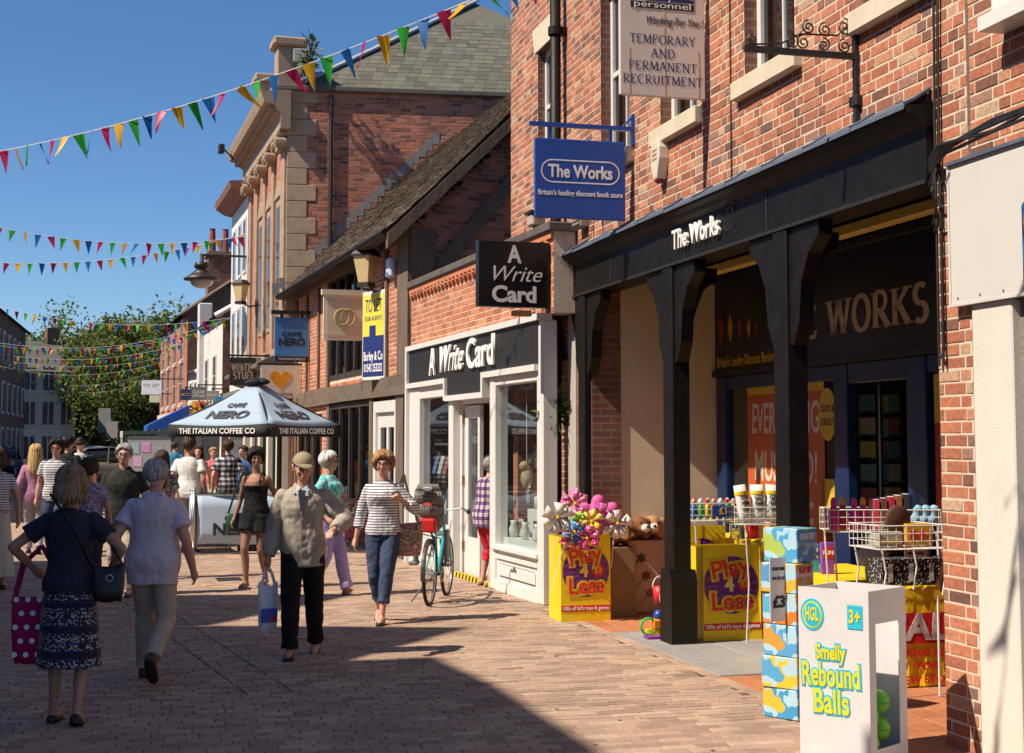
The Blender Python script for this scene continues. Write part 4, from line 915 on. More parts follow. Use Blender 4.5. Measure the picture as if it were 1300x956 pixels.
mb = MB(); mb.cbox(-6.5,0,-.1,.15,9.34,9.75,.02); mb.cbox(-6.5,0,-.16,.2,9.75,9.86,.02); mb.build('parapet', HSTONE, hall)
for x in (-.15,-3.4):
    mb = MB(); mb.cbox(x-.32,x+.22,-.25,.3,9.3,10.35,.02); mb.cbox(x-.42,x+.32,-.35,.4,10.35,10.55,.04); mb.build('parapet_pier', HSTONE, hall)
def floodlight(x, z, out):
    mb = MB(); mb.cbox(x-.15,x+.15,-.15-out,.0-out,z,z+.22,.02); mb.tube([(x,-out+.0,z+.1),(x,-out+.25,z-.15)],.02,6); mb.build('floodlight', BLACKM, hall)
floodlight(-6.1,9.15,.75); 
fl = MB(); fl.cbox(.1,.45,-.3,-.18,9.95,10.25,.02); fl.tube([(.28,-.2,9.95),(.3,0,9.6)],.025,6); sidepart('floodlight', fl, mat('grey_metal', (.3,.31,.32), .5))
# ground floor shop front of the hall
mb = MB(); mb.prism([(.0,3.72),(-.55,3.46),(-.62,3.42),(-.62,3.34),(-.5,3.30),(-.45,3.2),(-.15,3.1),(.0,3.1)],-6.5,.1,axis='x'); mb.build('shop_canopy', mat('dark_stone_cornice', (.13,.115,.10), .8, .2, 6), hall)
mb = MB(); mb.box(-6.5,.0,-.12,.1,2.55,3.15); mb.build('shop_fascia', mat('cream_paint', (.70,.66,.56), .5), hall)
mb = MB()
for x in (-6.4,-4.9,-3.4,-1.9,-.35): mb.cbox(x,x+.28,-.14,.1,0,2.55,.01)
mb.box(-6.4,-.1,-.05,.1,0,.5); sfr = mb.build('shop_front', mat('cream_paint', (.70,.66,.56), .5), hall)
mb = MB(); mb.box(-6.3,-.2,.02,.03,.5,2.55); mb.build('pane', GLASSD, sfr); [MB().box(q,q+.1,-.17,.05,0,2.55).build('green_column', mat('dark_green_paint', (.02,.06,.035), .4), sfr) for q in (-.62,-2.3)]
mb = MB(); mb.tube([(.08,-.12,.0),(.08,-.12,3.3),(-.02,-.18,3.5),(-.02,-.1,4.2)],.055,8); mb.build('rain_pipe', BLACK, hall)
wp = thing('rooftop_weed', 'tall weed growing out of the hall parapet', 'plant', HF.w(.45,.35,9.5), HF.rot)
mb = MB()
for k in range(9):
    a = random.uniform(-.35,.5); h_ = random.uniform(.4,1.1); mb.tube([(a*.4,0,0),(a*.7,0,h_*.5),(a,0,h_)],[.012,.009,.004],5)
    leaf_cluster(mb,(a*.8,0,h_*.6),26,(.16,.16,h_*.45),.10,.5)
mb.build('foliage', mat('weed_green', (.07,.11,.04), .7, .3), wp)

# ------------------------------------------------------------------ white building next to the hall
wb = thing('white_building', 'tall narrow white rendered building next to the stone hall', 'building', HF.w(-6.7,-.05,0), HF.rot)
mb = MB(); mb.box(-3.9,0,0,8,0,8.3); mb.build('wall', WHITEW, wb)
mb = MB(); mb.prism([(.02,8.2),(-.2,8.25),(-.45,8.4),(-.5,8.55),(.02,8.6)],-4.0,.05,axis='x'); mb.build('cornice', mat('red_brown_trim', (.25,.11,.08), .8), wb)
for i,x in enumerate((-3.3,-2.0,-.9)):
    for z in (3.9,6.2):
        mb = MB(); mb.box(x,x+.7,-.03,.01,z,z+1.5); wn = mb.build('window', WHITE, wb); mb = MB(); mb.box(x+.08,x+.62,-.036,-.03,z+.08,z+1.42); mb.build('pane', GLASSD, wn)
mb = MB(); mb.box(-3.8,-.1,-.2,.02,2.5,3.1); mb.build('shop_fascia', mat('grey_green_paint', (.2,.22,.19), .5), wb); mb = MB(); mb.box(-3.6,-.3,-.02,.0,.5,2.4); mb.build('shop_window', GLASSD, wb)
# ------------------------------------------------------------------ houses further down on the right
DEEP = mat('deep_window', (.03,.035,.04), .25, .2, 3)
def block(name, label, near, far, depth, eave, m_front, m_side, roof='gable', ridge=None, cat='house', mroof=None, wins=(), shop=None, flip=False):
    """street-side block: 'near' and 'far' are plan points of the facade, body extends to the right of the street"""
    n_, f_ = Vector((near[0],near[1],0)), Vector((far[0],far[1],0)); d = n_ - f_; L_ = d.length; rz = math.atan2(d.y,d.x)
    t = thing(name, label, cat, f_, rz); y1 = depth
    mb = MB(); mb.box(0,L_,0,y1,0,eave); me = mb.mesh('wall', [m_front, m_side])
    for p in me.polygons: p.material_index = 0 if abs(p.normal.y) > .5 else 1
    obj('wall', me, t)
    if roof == 'gable':
        r_ = ridge or eave+depth*.4; mb = MB(); mb.add([(-.15,-.25,eave-.05),(L_+.15,-.25,eave-.05),(L_+.15,y1/2,r_),(-.15,y1/2,r_),(L_+.15,y1+.25,eave-.05),(-.15,y1+.25,eave-.05)],[(0,1,2,3),(3,2,4,5)])
        ro = mb.build('roof', mroof or RTILE, t)
        mb = MB(); mb.add([(0,0,eave),(0,y1,eave),(0,y1/2,r_-.12)],[(0,2,1)]); mb.build('gable', m_side, t); mb = MB(); mb.add([(L_,0,eave),(L_,y1,eave),(L_,y1/2,r_-.12)],[(0,1,2)]); mb.build('gable', m_side, t)
        mb = MB(); mb.tube([(L_+.12,-.28,eave-.1),(L_+.12,y1/2,r_-.06),(L_+.12,y1+.28,eave-.1)],.09,4); mb.build('verge', WHITE if m_front is WHITEW else TIMBER, ro)
    else:
        mb = MB(); mb.box(-.1,L_+.1,-.15,y1,eave,eave+.25); mb.build('parapet', m_front, t)
    for (x,z,w_,h_) in wins:
        mb = MB(); mb.box(x-w_/2,x+w_/2,-.04,.02,z,z+h_); mb.box(x-w_/2-.1,x+w_/2+.1,-.1,.02,z-.12,z); wn = mb.build('window', WHITE, t)
        mb = MB(); mb.box(x-w_/2+.08,x+w_/2-.08,-.05,-.042,z+.08,z+h_-.08); mb.build('pane', DEEP, wn); mb = MB(); mb.box(x-.02,x+.02,-.06,-.05,z+.08,z+h_-.08); mb.box(x-w_/2+.08,x+w_/2-.08,-.058,-.05,z+h_/2-.02,z+h_/2+.02); mb.build('glazing_bar', WHITE, wn)
    if shop:
        mb = MB(); mb.box(.2,L_-.2,-.12,.02,2.5,3.0); mb.build('shop_fascia', shop, t); mb = MB(); mb.box(.5,L_-.5,-.03,.01,.5,2.4); mb.build('shop_window', DEEP, t)
    return t, L_
def plan(u, Y): return ((u-650)/1804*Y, Y)
g, L_ = block('brick_house', 'red brick gabled house with two chimney stacks on the far right', plan(236,57), plan(202,70), 5.0, 6.95, BRICKFAR, BRICKFAR_SHADED, ridge=8.9,  # sunlit front brick, gable side in its shaded copy: shade in the colour
    wins=[(x,z,1.0,1.7) for x in (2.2,5.2,8.5,11.5) for z in (3.3,5.1)], shop=mat('cream_paint', (.70,.66,.56), .5))
for (x,y,h_,w_) in ((L_-.6,2.9,10.1,1.35),(L_-3.5,1.6,9.9,1.0)):
    mb = MB(); mb.cbox(x-.45,x+.45,y-w_/2,y+w_/2,7.2,h_,.02); mb.cbox(x-.52,x+.52,y-w_/2-.08,y+w_/2+.08,h_-.28,h_-.1,.02); ch = mb.build('chimney', BRICKFAR_SHADED, g)
    if w_ < 1.2:
        for q in (-.28,.28): mb = MB(); mb.lathe([(.16,0),(.14,.5),(.12,.95),(.15,1.0)],10,(x,y+q,h_)); mb.build('chimney_pot', mat('red_pot', (.30,.06,.045), .8), ch)
v, L2 = block('white_house', 'narrow white gabled shop house with brick side on the far right', plan(281,48), plan(256,54), 2.9, 6.1, WHITEW, BRICKFAR_SHADED, ridge=7.1, wins=[(1.6,3.3,.9,1.5),(4.2,3.3,.9,1.5)], shop=mat('blue_grey_paint', (.12,.16,.2), .5))
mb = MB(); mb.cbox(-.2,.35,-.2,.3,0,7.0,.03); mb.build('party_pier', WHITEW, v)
lw, L3 = block('bay_shop', 'low white shop with a row of small upper windows', plan(255,54.3), plan(238,56.8), 4.0, 4.5, WHITEW, BRICKFAR_SHADED, ridge=5.2, wins=[(.7,3.3,.5,.8),(1.6,3.3,.5,.8),(2.5,3.3,.5,.8)], mroof=SLATE, shop=mat('grey_green_paint', (.2,.22,.19), .5))
# ------------------------------------------------------------------ far left end of the street
def Lx(Y): return -7 - .266*Y
a_, La = block('brick_terrace', 'dark red brick terrace on the far left end of the street', (Lx(86)+.3,86), (Lx(70),70), 7.0, 8.4, BRICKFAR_SHADED, BRICKFAR_SHADED, ridge=9.8, wins=[])
# its windows face the street (positive x side of the block)
for i in range(6):
    for z in (.8,3.2,5.8):
        x = 1.6+i*2.7; mb = MB(); mb.box(x-.55,x+.55,-.06,.03,z,z+1.7); wn = mb.build('window', WHITE, a_); mb = MB(); mb.box(x-.42,x+.42,-.07,-.062,z+.12,z+1.58); mb.build('pane', DEEP, wn)
wh = thing('white_cottage', 'white rendered house with dark windows on the far left', 'house', (atY(60,560,91).x,91,0), R(32))
hw = 1.75
mb = MB(); mb.box(-hw,hw,0,7,0,6.3); mb.build('wall', WHITEW, wh)
mb = MB(); mb.add([(-hw-.2,-.3,6.2),(hw+.2,-.3,6.2),(hw+.2,3.5,8.4),(-hw-.2,3.5,8.4),(hw+.2,7.3,6.2),(-hw-.2,7.3,6.2)],[(0,1,2,3),(3,2,4,5),(1,4,2),(0,3,5)]); mb.build('roof', SLATE, wh)
for x in (-1.15,0,1.15):
    for z in (.6,2.8,5.0):
        mb = MB(); mb.box(x-.32,x+.32,-.06,.02,z,z+1.45); wn = mb.build('window', DEEP, wh); mb = MB(); mb.box(x-.03,x+.03,-.08,-.06,z,z+1.45); mb.box(x-.4,x+.4,-.12,0,z-.1,z); mb.build('glazing_bar', WHITE, wn)
mb = MB(); mb.cbox(.6,1.4,3.1,3.9,7.4,9.3,.03); mb.build('chimney', BRICKFAR_SHADED, wh)
mb = MB(); mb.box(-1.7,-1.5,-.2,-.07,2.4,3.6); mb.build('shop_sign', mat('dark_blue_sign', (.02,.03,.09), .5), wh)
# ------------------------------------------------------------------ houses on the left of the street, outside the picture, that shade the paving
def gable_row(name, label, prof, back=8.0):
    """prof: skyline [(Y,h)] from far to near along the left building line"""
    p0 = Vector((Lx(prof[0][0]),prof[0][0],0)); p1 = Vector((Lx(prof[-1][0]),prof[-1][0],0)); d = (p0-p1); L_ = d.length; rz = math.atan2(d.y,d.x)
    t = thing(name, label, 'house', p1, rz)
    k = L_/(prof[0][0]-prof[-1][0]); poly = [((Y-prof[-1][0])*k,h) for Y,h in prof][::-1]
    wall = [(0,0)] + [] ; mb = MB(); mb.prism([(L_,0),(0,0)]+poly, 0, back); mb.build('wall', BRICKFAR, t)
    mb = MB()
    for i in range(len(poly)-1):
        (xa,ha),(xb,hb) = poly[i],poly[i+1]
        if abs(xb-xa) < .3: continue
        mb.add([(xa,-.0,ha+.02),(xb,-.0,hb+.02),(xb,back,hb+.02),(xa,back,ha+.02),(xa,0,ha+.1),(xb,0,hb+.1),(xb,back,hb+.1),(xa,back,ha+.1)],[(4,5,6,7),(0,1,5,4),(1,2,6,5),(3,0,4,7)])
    mb.build('roof', RTILE, t)
    n_ = max(1,int(L_/1.9))
    for i in range(n_):
        x = L_*(i+.5)/n_
        for z in (3.4,5.9):
            mb = MB(); mb.box(x-.5,x+.5,-.05,.02,z,z+1.6); wn = mb.build('window', WHITE, t); mb = MB(); mb.box(x-.42,x+.42,-.06,-.05,z+.08,z+1.52); mb.build('pane', DEEP, wn)
    mb = MB(); mb.box(.2,L_-.2,-.15,0,2.5,3.0); mb.build('shop_fascia', NAVY, t); mb = MB(); mb.box(.4,L_-.4,-.05,0,.5,2.4); mb.build('shop_window', DEEP, t)
    return t
# facade faces +x: build with local y pointing away from the street
def left_row(name, label, prof): 
    return gable_row(name, label, prof)
left_row('left_house', 'gabled brick house across the street outside the left of the picture', [(13.25,8.87),(12.53,11.18),(10.52,9.0)])
left_row('left_house', 'second gabled brick house across the street outside the left of the picture', [(10.48,9.0),(9.36,11.87),(7.84,10.08)])
left_row('left_house', 'tall flat-topped house across the street outside the left of the picture', [(7.8,11.0),(6.39,11.2),(-6,11.4)])
left_row('left_house', 'low brick house across the street outside the left of the picture', [(18.6,7.4),(13.3,7.4)])
left_row('left_house', 'long brick terrace across the street beyond the side road', [(69.5,7.0),(29,7.0)])

# ------------------------------------------------------------------ trees at the end of the street
LEAFT = piece_mat('tree_leaf', [(0,(.075,.105,.022)),(.4,(.125,.17,.035)),(.8,(.18,.22,.05)),(1,(.23,.26,.085))], rough=.55, bump=.1, grime=0)
_nt = LEAFT.node_tree; _B = _nt.nodes['Principled BSDF']; _tr = _nt.nodes.new('ShaderNodeBsdfTranslucent'); _mx = _nt.nodes.new('ShaderNodeMixShader'); _mx.inputs[0].default_value = .4
_nt.links.new(_B.inputs['Base Color'].links[0].from_socket, _tr.inputs[0]); _nt.links.new(_B.outputs[0], _mx.inputs[1]); _nt.links.new(_tr.outputs[0], _mx.inputs[2]); _nt.links.new(_mx.outputs[0], _nt.nodes['Material Output'].inputs[0])
BARK = mat('bark', (.09,.07,.05), .95, .3, 4, .8, 12)
def tree(name, label, loc, h, rx, seed, nl=15000, leaf=.31):
    random.seed(seed); t = thing(name, label, 'tree', loc, 0, 'trees closing the end of the street')
    mb = MB(); mb.tube([(0,0,0),(.1,0,h*.25),(-.1,.1,h*.5),(0,0,h*.85)],[.38,.3,.2,.05],10)
    limbs = []
    for k in range(9):
        a = k*2.4+random.random(); z0 = h*random.uniform(.22,.55); r_ = rx*random.uniform(.5,.85); z1 = min(h*.9, z0+h*random.uniform(.15,.35))
        mb.tube([(0,0,z0),(math.cos(a)*r_*.5,math.sin(a)*r_*.5,(z0+z1)/2+.3),(math.cos(a)*r_,math.sin(a)*r_,z1)],[.14,.09,.03],6); limbs.append((math.cos(a)*r_,math.sin(a)*r_,z1))
    mb.build('trunk', BARK, t)
    cl = []
    for k in range(64):
        a = random.uniform(0,6.283); b = random.uniform(-1,1); rr = random.uniform(.45,1.0); cb = math.sqrt(1-b*b)
        cl.append((Vector((math.cos(a)*cb*rx*rr, math.sin(a)*cb*rx*rr, h*.54+b*h*.44*rr)), random.uniform(.8,1.6)*rx/4.6))
    cl += [(Vector(l), 1.1) for l in limbs]
    mb = MB()
    for i in range(nl):
        c, s_ = random.choice(cl); d = Vector((random.gauss(0,1),random.gauss(0,1),random.gauss(0,1))).normalized(); p = c + d*s_*random.random()**.5
        n_ = (d*.5+Vector((random.gauss(0,.6),random.gauss(0,.6)-.2,random.gauss(0,.6)))).normalized(); a = n_.orthogonal().normalized(); b_ = n_.cross(a); th = random.uniform(0,6.28)
        u_ = a*math.cos(th)+b_*math.sin(th); v_ = n_.cross(u_); q = leaf*random.uniform(.6,1.3); mb.rnd = random.random()
        mb.add([p-u_*q*.5, p+v_*q*.32+n_*q*.08, p+u_*q*.5, p-v_*q*.32+n_*q*.08],[(0,1,2,3)])
    mb.build('crown', LEAFT, t)
    return t
for (u,Y,h,rx,sd,lb) in ((40,112,9.9,5.2,1,'leftmost broad green tree above the white house'),(100,98,10.6,5.6,2,'tall dark green tree in the middle of the far end'),(150,95,9.6,5.0,3,'green tree behind the parked cars with a bright lower crown'),(190,92,10.9,5.2,4,'tall lighter green tree beside the far brick house'),(125,118,11.2,6.4,5,'tree standing farthest back between the two tall ones')):
    tree('street_tree', lb, (atY(u,560,Y).x,Y,0), h, rx, sd)
random.seed(99)
mb = MB()
for i in range(5200):
    p = Vector((random.uniform(-42,-14), random.uniform(120,126), random.random()**.8*6.5)); q = .55*random.uniform(.6,1.3); d = Vector((random.gauss(0,1),random.gauss(0,1)-.5,random.gauss(0,1))).normalized(); u_ = d.orthogonal().normalized(); v_ = d.cross(u_); mb.rnd = random.random()
    mb.add([p-u_*q,p+v_*q*.6,p+u_*q,p-v_*q*.6],[(0,1,2,3)])
hg = mb.build('far_greenery', LEAFT); tag(hg, 'mass of far-off dark green shrubs under the trees', 'greenery', kind='stuff')
# ------------------------------------------------------------------ people
random.seed(21)
SKIN = {k: mat('skin_'+k, c, .55, .10, 14, .1, 60) for k, c in dict(fair=(.56,.33,.24), pink=(.56,.29,.21), tan=(.42,.22,.14), brown=(.27,.13,.08)).items()}
def hair_mat(name, col):
    m_ = piece_mat('hair_'+name, [(0,tuple(c*.45 for c in col)),(.5,col),(1,tuple(min(.9,c*1.55) for c in col))], rough=.55, bump=.2, grime=0); m_.node_tree.nodes['Principled BSDF'].inputs['Specular IOR Level'].default_value = .25; return m_
HAIR = {k: hair_mat(k, c) for k, c in dict(blonde=(.40,.28,.13), dblonde=(.26,.18,.10), grey=(.36,.34,.32), white=(.70,.69,.66), brown=(.055,.03,.018), dark=(.015,.011,.010), gold=(.50,.33,.13), ginger=(.36,.20,.09)).items()}
EYE = mat('dark_eye', (.06,.04,.03), .2, .1); LIP = mat('lip', (.40,.14,.12), .5, .1); BROWM = mat('eyebrow', (.16,.10,.07), .8)
def cloth(name, col, var=.14, rough=.85): return mat('cloth_'+name, col, rough, var, 7, .35, 26, spec=.2)

def remesh(mb, name, mats, voxel, it=4, amp=0.0, freq=9.0, aniso=(1,1,.6), seed=0.0):
    me = mb.mesh(name, mats); o = bpy.data.objects.new('t', me)
    m1 = o.modifiers.new('r', 'REMESH'); m1.mode = 'VOXEL'; m1.voxel_size = voxel; m1.use_smooth_shade = True
    if it: m2 = o.modifiers.new('s', 'SMOOTH'); m2.factor = .5; m2.iterations = it
    r_ = bake(o); bpy.data.objects.remove(o); bpy.data.meshes.remove(me)
    if amp:
        nrm = [v.normal.copy() for v in r_.vertices]
        for v, n_ in zip(r_.vertices, nrm):
            p = v.co; q = Vector((p.x*freq*aniso[0]+seed, p.y*freq*aniso[1], p.z*freq*aniso[2]))
            d = noise.noise(q) + .5*noise.noise(q*2.3); d = d if d < 0 else d*.6
            v.co = p + n_*(d*amp)
    r_.materials.clear()
    for m_ in (mats if isinstance(mats, (list,tuple)) else [mats]): r_.materials.append(m_)
    r_.polygons.foreach_set('use_smooth', [True]*len(r_.polygons)); r_.polygons.foreach_set('material_index', [0]*len(r_.polygons)); r_.name = name
    return r_

def ik(a, b, l1, l2, hint):
    d = b - a; L_ = min(d.length, (l1+l2)*.999); u_ = d.normalized(); x = (l1*l1 - l2*l2 + L_*L_)/(2*L_); h_ = math.sqrt(max(0, l1*l1 - x*x))
    n_ = hint - u_*hint.dot(u_); n_ = n_.normalized() if n_.length > 1e-6 else u_.orthogonal(); return a + u_*x + n_*h_

TORSO = [(.84,.150,.105,.0),(.90,.168,.118,.005),(.97,.170,.122,.005),(1.04,.155,.112,.0),(1.11,.143,.103,-.003),(1.20,.152,.108,-.006),(1.29,.164,.116,-.006),(1.35,.166,.108,.0),(1.395,.148,.094,.006),(1.425,.112,.080,.010),(1.455,.080,.070,.012)]
def person(label, pos, rz, h, sex='m', skin='fair', lank=None, rank=None, lw=None, rw=None, lean=0.0, girth=1.0, belly=0.0, head=(0,0), hair=('short','brown'), top=None, bottom=None, shoes=None, vox=.011, seed=0, glasses=None, cap=None, lelb=None, relb=None, group='people walking in the street', lift=(0,0)):
    rnd = random.Random(seed+1); k = h/1.75
    t = thing('person', label, 'person', pos, rz, group); t.scale = (k,k,k)
    U = Matrix.Translation((0,0,.93)) @ Matrix.Rotation(lean,4,'X') @ Matrix.Translation((0,0,-.93))
    sw = .176 if sex == 'm' else .153
    gx = girth*(1.0 if sex == 'm' else .93)
    hw = 1.0 if sex == 'm' else 1.06
    def sec(inf=0.0, z0=.80, z1=1.5, n=20):
        rs = []
        for (z,rx,ry,oy) in TORSO:
            if z < z0-.001 or z > z1+.001: continue
            sx = rx*gx*(hw if z < 1.0 else 1) + inf; sy = ry*girth + inf
            if sex == 'f' and 1.24 < z < 1.37: sy += .018; oy -= .014
            if belly and .98 < z < 1.32: f_ = math.sin((z-.95)/.40*math.pi); sy += belly*f_*.5; oy -= belly*f_*.5
            ring = []
            for j in range(n):
                a = 2*math.pi*j/n; c, s_ = math.cos(a), math.sin(a); e = .88
                ring.append(U @ Vector((math.copysign(abs(c)**e,c)*sx, math.copysign(abs(s_)**e,s_)*sy+oy, z)))
            rs.append(ring)
        return rs
    HIP = [Vector((s_*.085*hw,0,.90)) for s_ in (1,-1)]
    ANK = [Vector(lank or (.10,.0,.085)), Vector(rank or (-.10,0,.085))]
    KNE = [ik(HIP[i], ANK[i], .425, .415, Vector((.05*(1-2*i),-1,0))) for i in (0,1)]
    SHO = [U @ Vector((s_*sw,.005,1.372)) for s_ in (1,-1)]
    WRI = [U @ Vector(lw or (.27,-.02,.87)), U @ Vector(rw or (-.27,-.02,.87))]
    ELB = [ik(SHO[i], WRI[i], .285, .255, Vector((lelb,relb)[i]) if (lelb,relb)[i] else Vector((.35*(1-2*i),1,0))) for i in (0,1)]
    # --- skin
    b = MB(); b.rings(sec(-.012, .84, 1.45)); b.tube([U @ Vector((0,.012,1.42)), U @ Vector((0,.0,1.50)), U @ Vector((0,-.012,1.58))],[.062,.052,.052],12)
    HD = U @ Matrix.Translation((0,-.005,1.512)) @ Matrix.Rotation(head[0],4,'Z') @ Matrix.Rotation(head[1],4,'X') @ Matrix.Scale(1.08,4) @ Matrix.Translation((0,.005,-1.53))
    def hb(c, r_, n=14, kk=10): b.ball(c, r_, n, kk, HD)
    fs = .96 if sex == 'f' else 1.0
    hb((0,.008,1.652),(.074,.093,.096)); hb((0,-.028,1.595),(.056*fs,.060,.062)); hb((0,-.055,1.556),(.030*fs,.032,.022)); hb((0,-.062,1.63),(.052,.034,.05)); hb((0,-.088,1.663),(.046,.012,.012))
    for s_ in (1,-1): hb((s_*.036,-.068,1.612),(.02,.022,.02)); hb((s_*.077,.012,1.625),(.010,.018,.030),8,6)
    b.tube([HD @ Vector((0,-.094,1.65)), HD @ Vector((0,-.106,1.625)), HD @ Vector((0,-.116,1.604)), HD @ Vector((0,-.098,1.598))],[.008,.010,.014,.010],8)
    hb((0,-.088,1.578),(.020,.010,.010),8,6)
    for i in (0,1):
        s_ = 1-2*i; af = .9 if sex == 'f' else 1.0; af *= (.5+.5*girth)
        b.ball(SHO[i],(.050*af,.050*af,.050*af)); b.tube([SHO[i],(SHO[i]*.5+ELB[i]*.5),ELB[i]],[.052*af,.046*af,.040*af],10); b.tube([ELB[i],ELB[i]*.6+WRI[i]*.4,WRI[i]],[.039*af,.039*af,.027*af],10); b.ball(ELB[i],.038*af,10,6)
        d = (WRI[i]-ELB[i]).normalized(); side = Vector((0,-1,0)) - d*Vector((0,-1,0)).dot(d); side = side.normalized() if side.length > .25 else Vector((s_*-1,0,0)); cu_ = side.cross(d).normalized(); inw = Vector((-s_,0,0))
        if cu_.dot(inw) < 0: cu_ = -cu_
        if abs(d.z) < .5: cu_ = Vector((0,0,-1)) - d*Vector((0,0,-1)).dot(d); cu_.normalize(); side = cu_.cross(d)*(1 if cu_.cross(d).dot(Vector((-s_,0,0))) > 0 else -1)
        P = WRI[i]
        b.tube([P, P+d*.035, P+d*.085],[.025,.031,.032],10,flat=None); 
        for q in (-1.5,-.5,.5,1.5):
            a0 = P + d*.078 + side*q*.0185; ln_ = .074 - abs(q-.3)*.009; a1 = a0 + d*ln_*.5 + cu_*.010; a2 = a1 + d*ln_*.32 + cu_*.028
            b.tube([a0,a1,a2],[.0098,.0092,.0078],6)
        a0 = P + d*.028 + side*.022; a1 = a0 + d*.032 + side*.024 + cu_*.008; a2 = a1 + d*.030 + side*.004 + cu_*.016; b.tube([a0,a1,a2],[.0115,.0105,.009],6)
        lf = (1.0 if sex == 'm' else .97)*(.6+.4*girth)
        b.tube([HIP[i]+Vector((0,0,.03)),HIP[i]*.55+KNE[i]*.45,KNE[i]],[.082*lf,.074*lf,.053*lf],12); b.ball(KNE[i],.052*lf,10,8); b.tube([KNE[i],KNE[i]*.65+ANK[i]*.35+Vector((0,.014,0)),KNE[i]*.2+ANK[i]*.8,ANK[i]],[.050*lf,.053*lf,.036*lf,.034*lf],12)
        fl = lift[i]; toe = Vector((0,-math.cos(fl),-math.sin(fl))); A = ANK[i]
        b.tube([A+toe*-.045+Vector((0,0,-.04)), A+Vector((0,0,-.03)), A+toe*.08+Vector((0,0,-.045)), A+toe*.155+Vector((0,0,-.062))],[.028,.038,.034,.02],10)
    body = obj('body', remesh(b,'body',SKIN[skin],vox,2), t)
    # --- face
    for s_ in (1,-1):
        m_ = MB(); m_.ball((s_*.031,-.087,1.640),(.010,.006,.0055),8,6,HD); m_.build('eye', EYE, t, smooth=True)
        m_ = MB(); m_.tube([HD @ Vector((s_*.016,-.100,1.660)), HD @ Vector((s_*.032,-.099,1.665)), HD @ Vector((s_*.048,-.088,1.660))],[.004,.005,.003],5); m_.build('eyebrow', BROWM if hair[1] not in ('white','grey') else HAIR['grey'], t)
    m_ = MB(); m_.tube([HD @ Vector((-.022,-.093,1.578)), HD @ Vector((0,-.1,1.580)), HD @ Vector((.022,-.093,1.578))],[.003,.006,.003],6); m_.build('mouth', LIP, t)
    if glasses:
        m_ = MB()
        for s_ in (1,-1):
            m_.tube([HD @ Vector((s_*.032+.023*math.cos(R(a)),-.108,1.638+.018*math.sin(R(a)))) for a in range(0,361,30)],.0028,5); m_.tube([HD @ Vector((s_*.055,-.105,1.643)), HD @ Vector((s_*.078,.01,1.645))],.0025,5)
        m_.tube([HD @ Vector((-.01,-.11,1.64)), HD @ Vector((.01,-.11,1.64))],.0025,5); g_ = m_.build('glasses', IRON, t)
        if glasses == 'sun':
            for s_ in (1,-1): m_ = MB(); m_.ball((s_*.032,-.108,1.638),(.023,.004,.019),10,6,HD); m_.build('lens', mat('orange_lens', (.25,.10,.02), .15), g_, smooth=True)
    # --- hair
    style, hc = hair; m_ = MB(); C0 = Vector((0,.012,1.660)); RX, RYf, RZ_ = .082, .103, .098
    if style != 'none':
        N_ = 460 if vox < .0105 else 160
        if style != 'cap': m_.ball((0,.022,1.672),(.074,.088,.077),16,10,HD)
        if style not in ('cap','bald'): m_.ball((0,.046,1.635),(.064,.056,.075),14,8,HD)
        for j in range(N_):
            ph = 2*math.pi*j/N_*7.0 + rnd.uniform(-.1,.1); fr = math.cos(ph)       # fr=1 front
            if style in ('short','cap','bun'): e1 = 108 - 52*max(0,fr) + 24*max(0,-fr) + rnd.uniform(-7,7)
            elif style == 'curly': e1 = 124 - 66*max(0,fr) + 12*max(0,-fr) + rnd.uniform(-9,9)
            elif style == 'bald': e1 = 0
            else: e1 = 96 - 42*max(0,fr)
            e0 = rnd.uniform(0,70) if style != 'bald' else 82
            if style == 'bald':
                if fr > .35: continue
                e1 = 112 - 8*fr
            if style == 'cap':
                if fr > .25: continue
                e0 = 88
            if e1 - e0 < 12: e0 = e1 - 14
            pts, rad = [], []
            nseg = 5
            for i in range(nseg+1):
                e = R(e0 + (e1-e0)*i/nseg); pf = 1.0 + ({'curly':.13,'bob':.07,'long':.06}.get(style,.02)) + rnd.uniform(-.02,.05) + .05*math.sin(3.1*i/nseg) - (.09 if style == 'cap' else 0)
                pts.append(C0 + Vector((math.sin(ph)*math.sin(e)*RX*pf, -fr*math.sin(e)*RYf*pf, math.cos(e)*RZ_*pf))); rad.append((rnd.uniform(.0035,.0075) if vox < .0105 else rnd.uniform(.006,.010)) if style != 'curly' else rnd.uniform(.009,.015))
            rad[-1] = .004; rad[0] = .006
            if style in ('bob','long') and fr < .45:
                drop = (.13 if style == 'bob' else .36)*rnd.uniform(.8,1.05)*(1 if fr < .2 else .8); q = pts[-1]; rad[-1] = .012*(.6 if vox < .0105 else 1)
                for i in range(1,5):
                    f_ = i/4; out = Vector((math.sin(ph)*.012*math.sin(f_*3.14)+rnd.uniform(-.006,.006), -fr*.02*math.sin(f_*2.5)+.004*f_, 0))
                    pts.append(q + Vector((0,0,-drop*f_)) + out + (Vector((0,.02*f_,0)) if style == 'long' else Vector((0,0,0)))); rad.append((.0125-.008*f_**2)*(.6 if vox < .0105 else 1))
            if style == 'curly': pts = [p + Vector((rnd.uniform(-.01,.01),rnd.uniform(-.01,.01),rnd.uniform(-.01,.012))) for p in pts]
            m_.rnd = rnd.random(); m_.tube([HD @ p for p in pts], rad, 5)
        if style == 'bun': m_.ball((0,.115,1.72),(.04,.04,.04),10,8,HD)
        m_.build('hair', HAIR[hc], t, smooth=True)
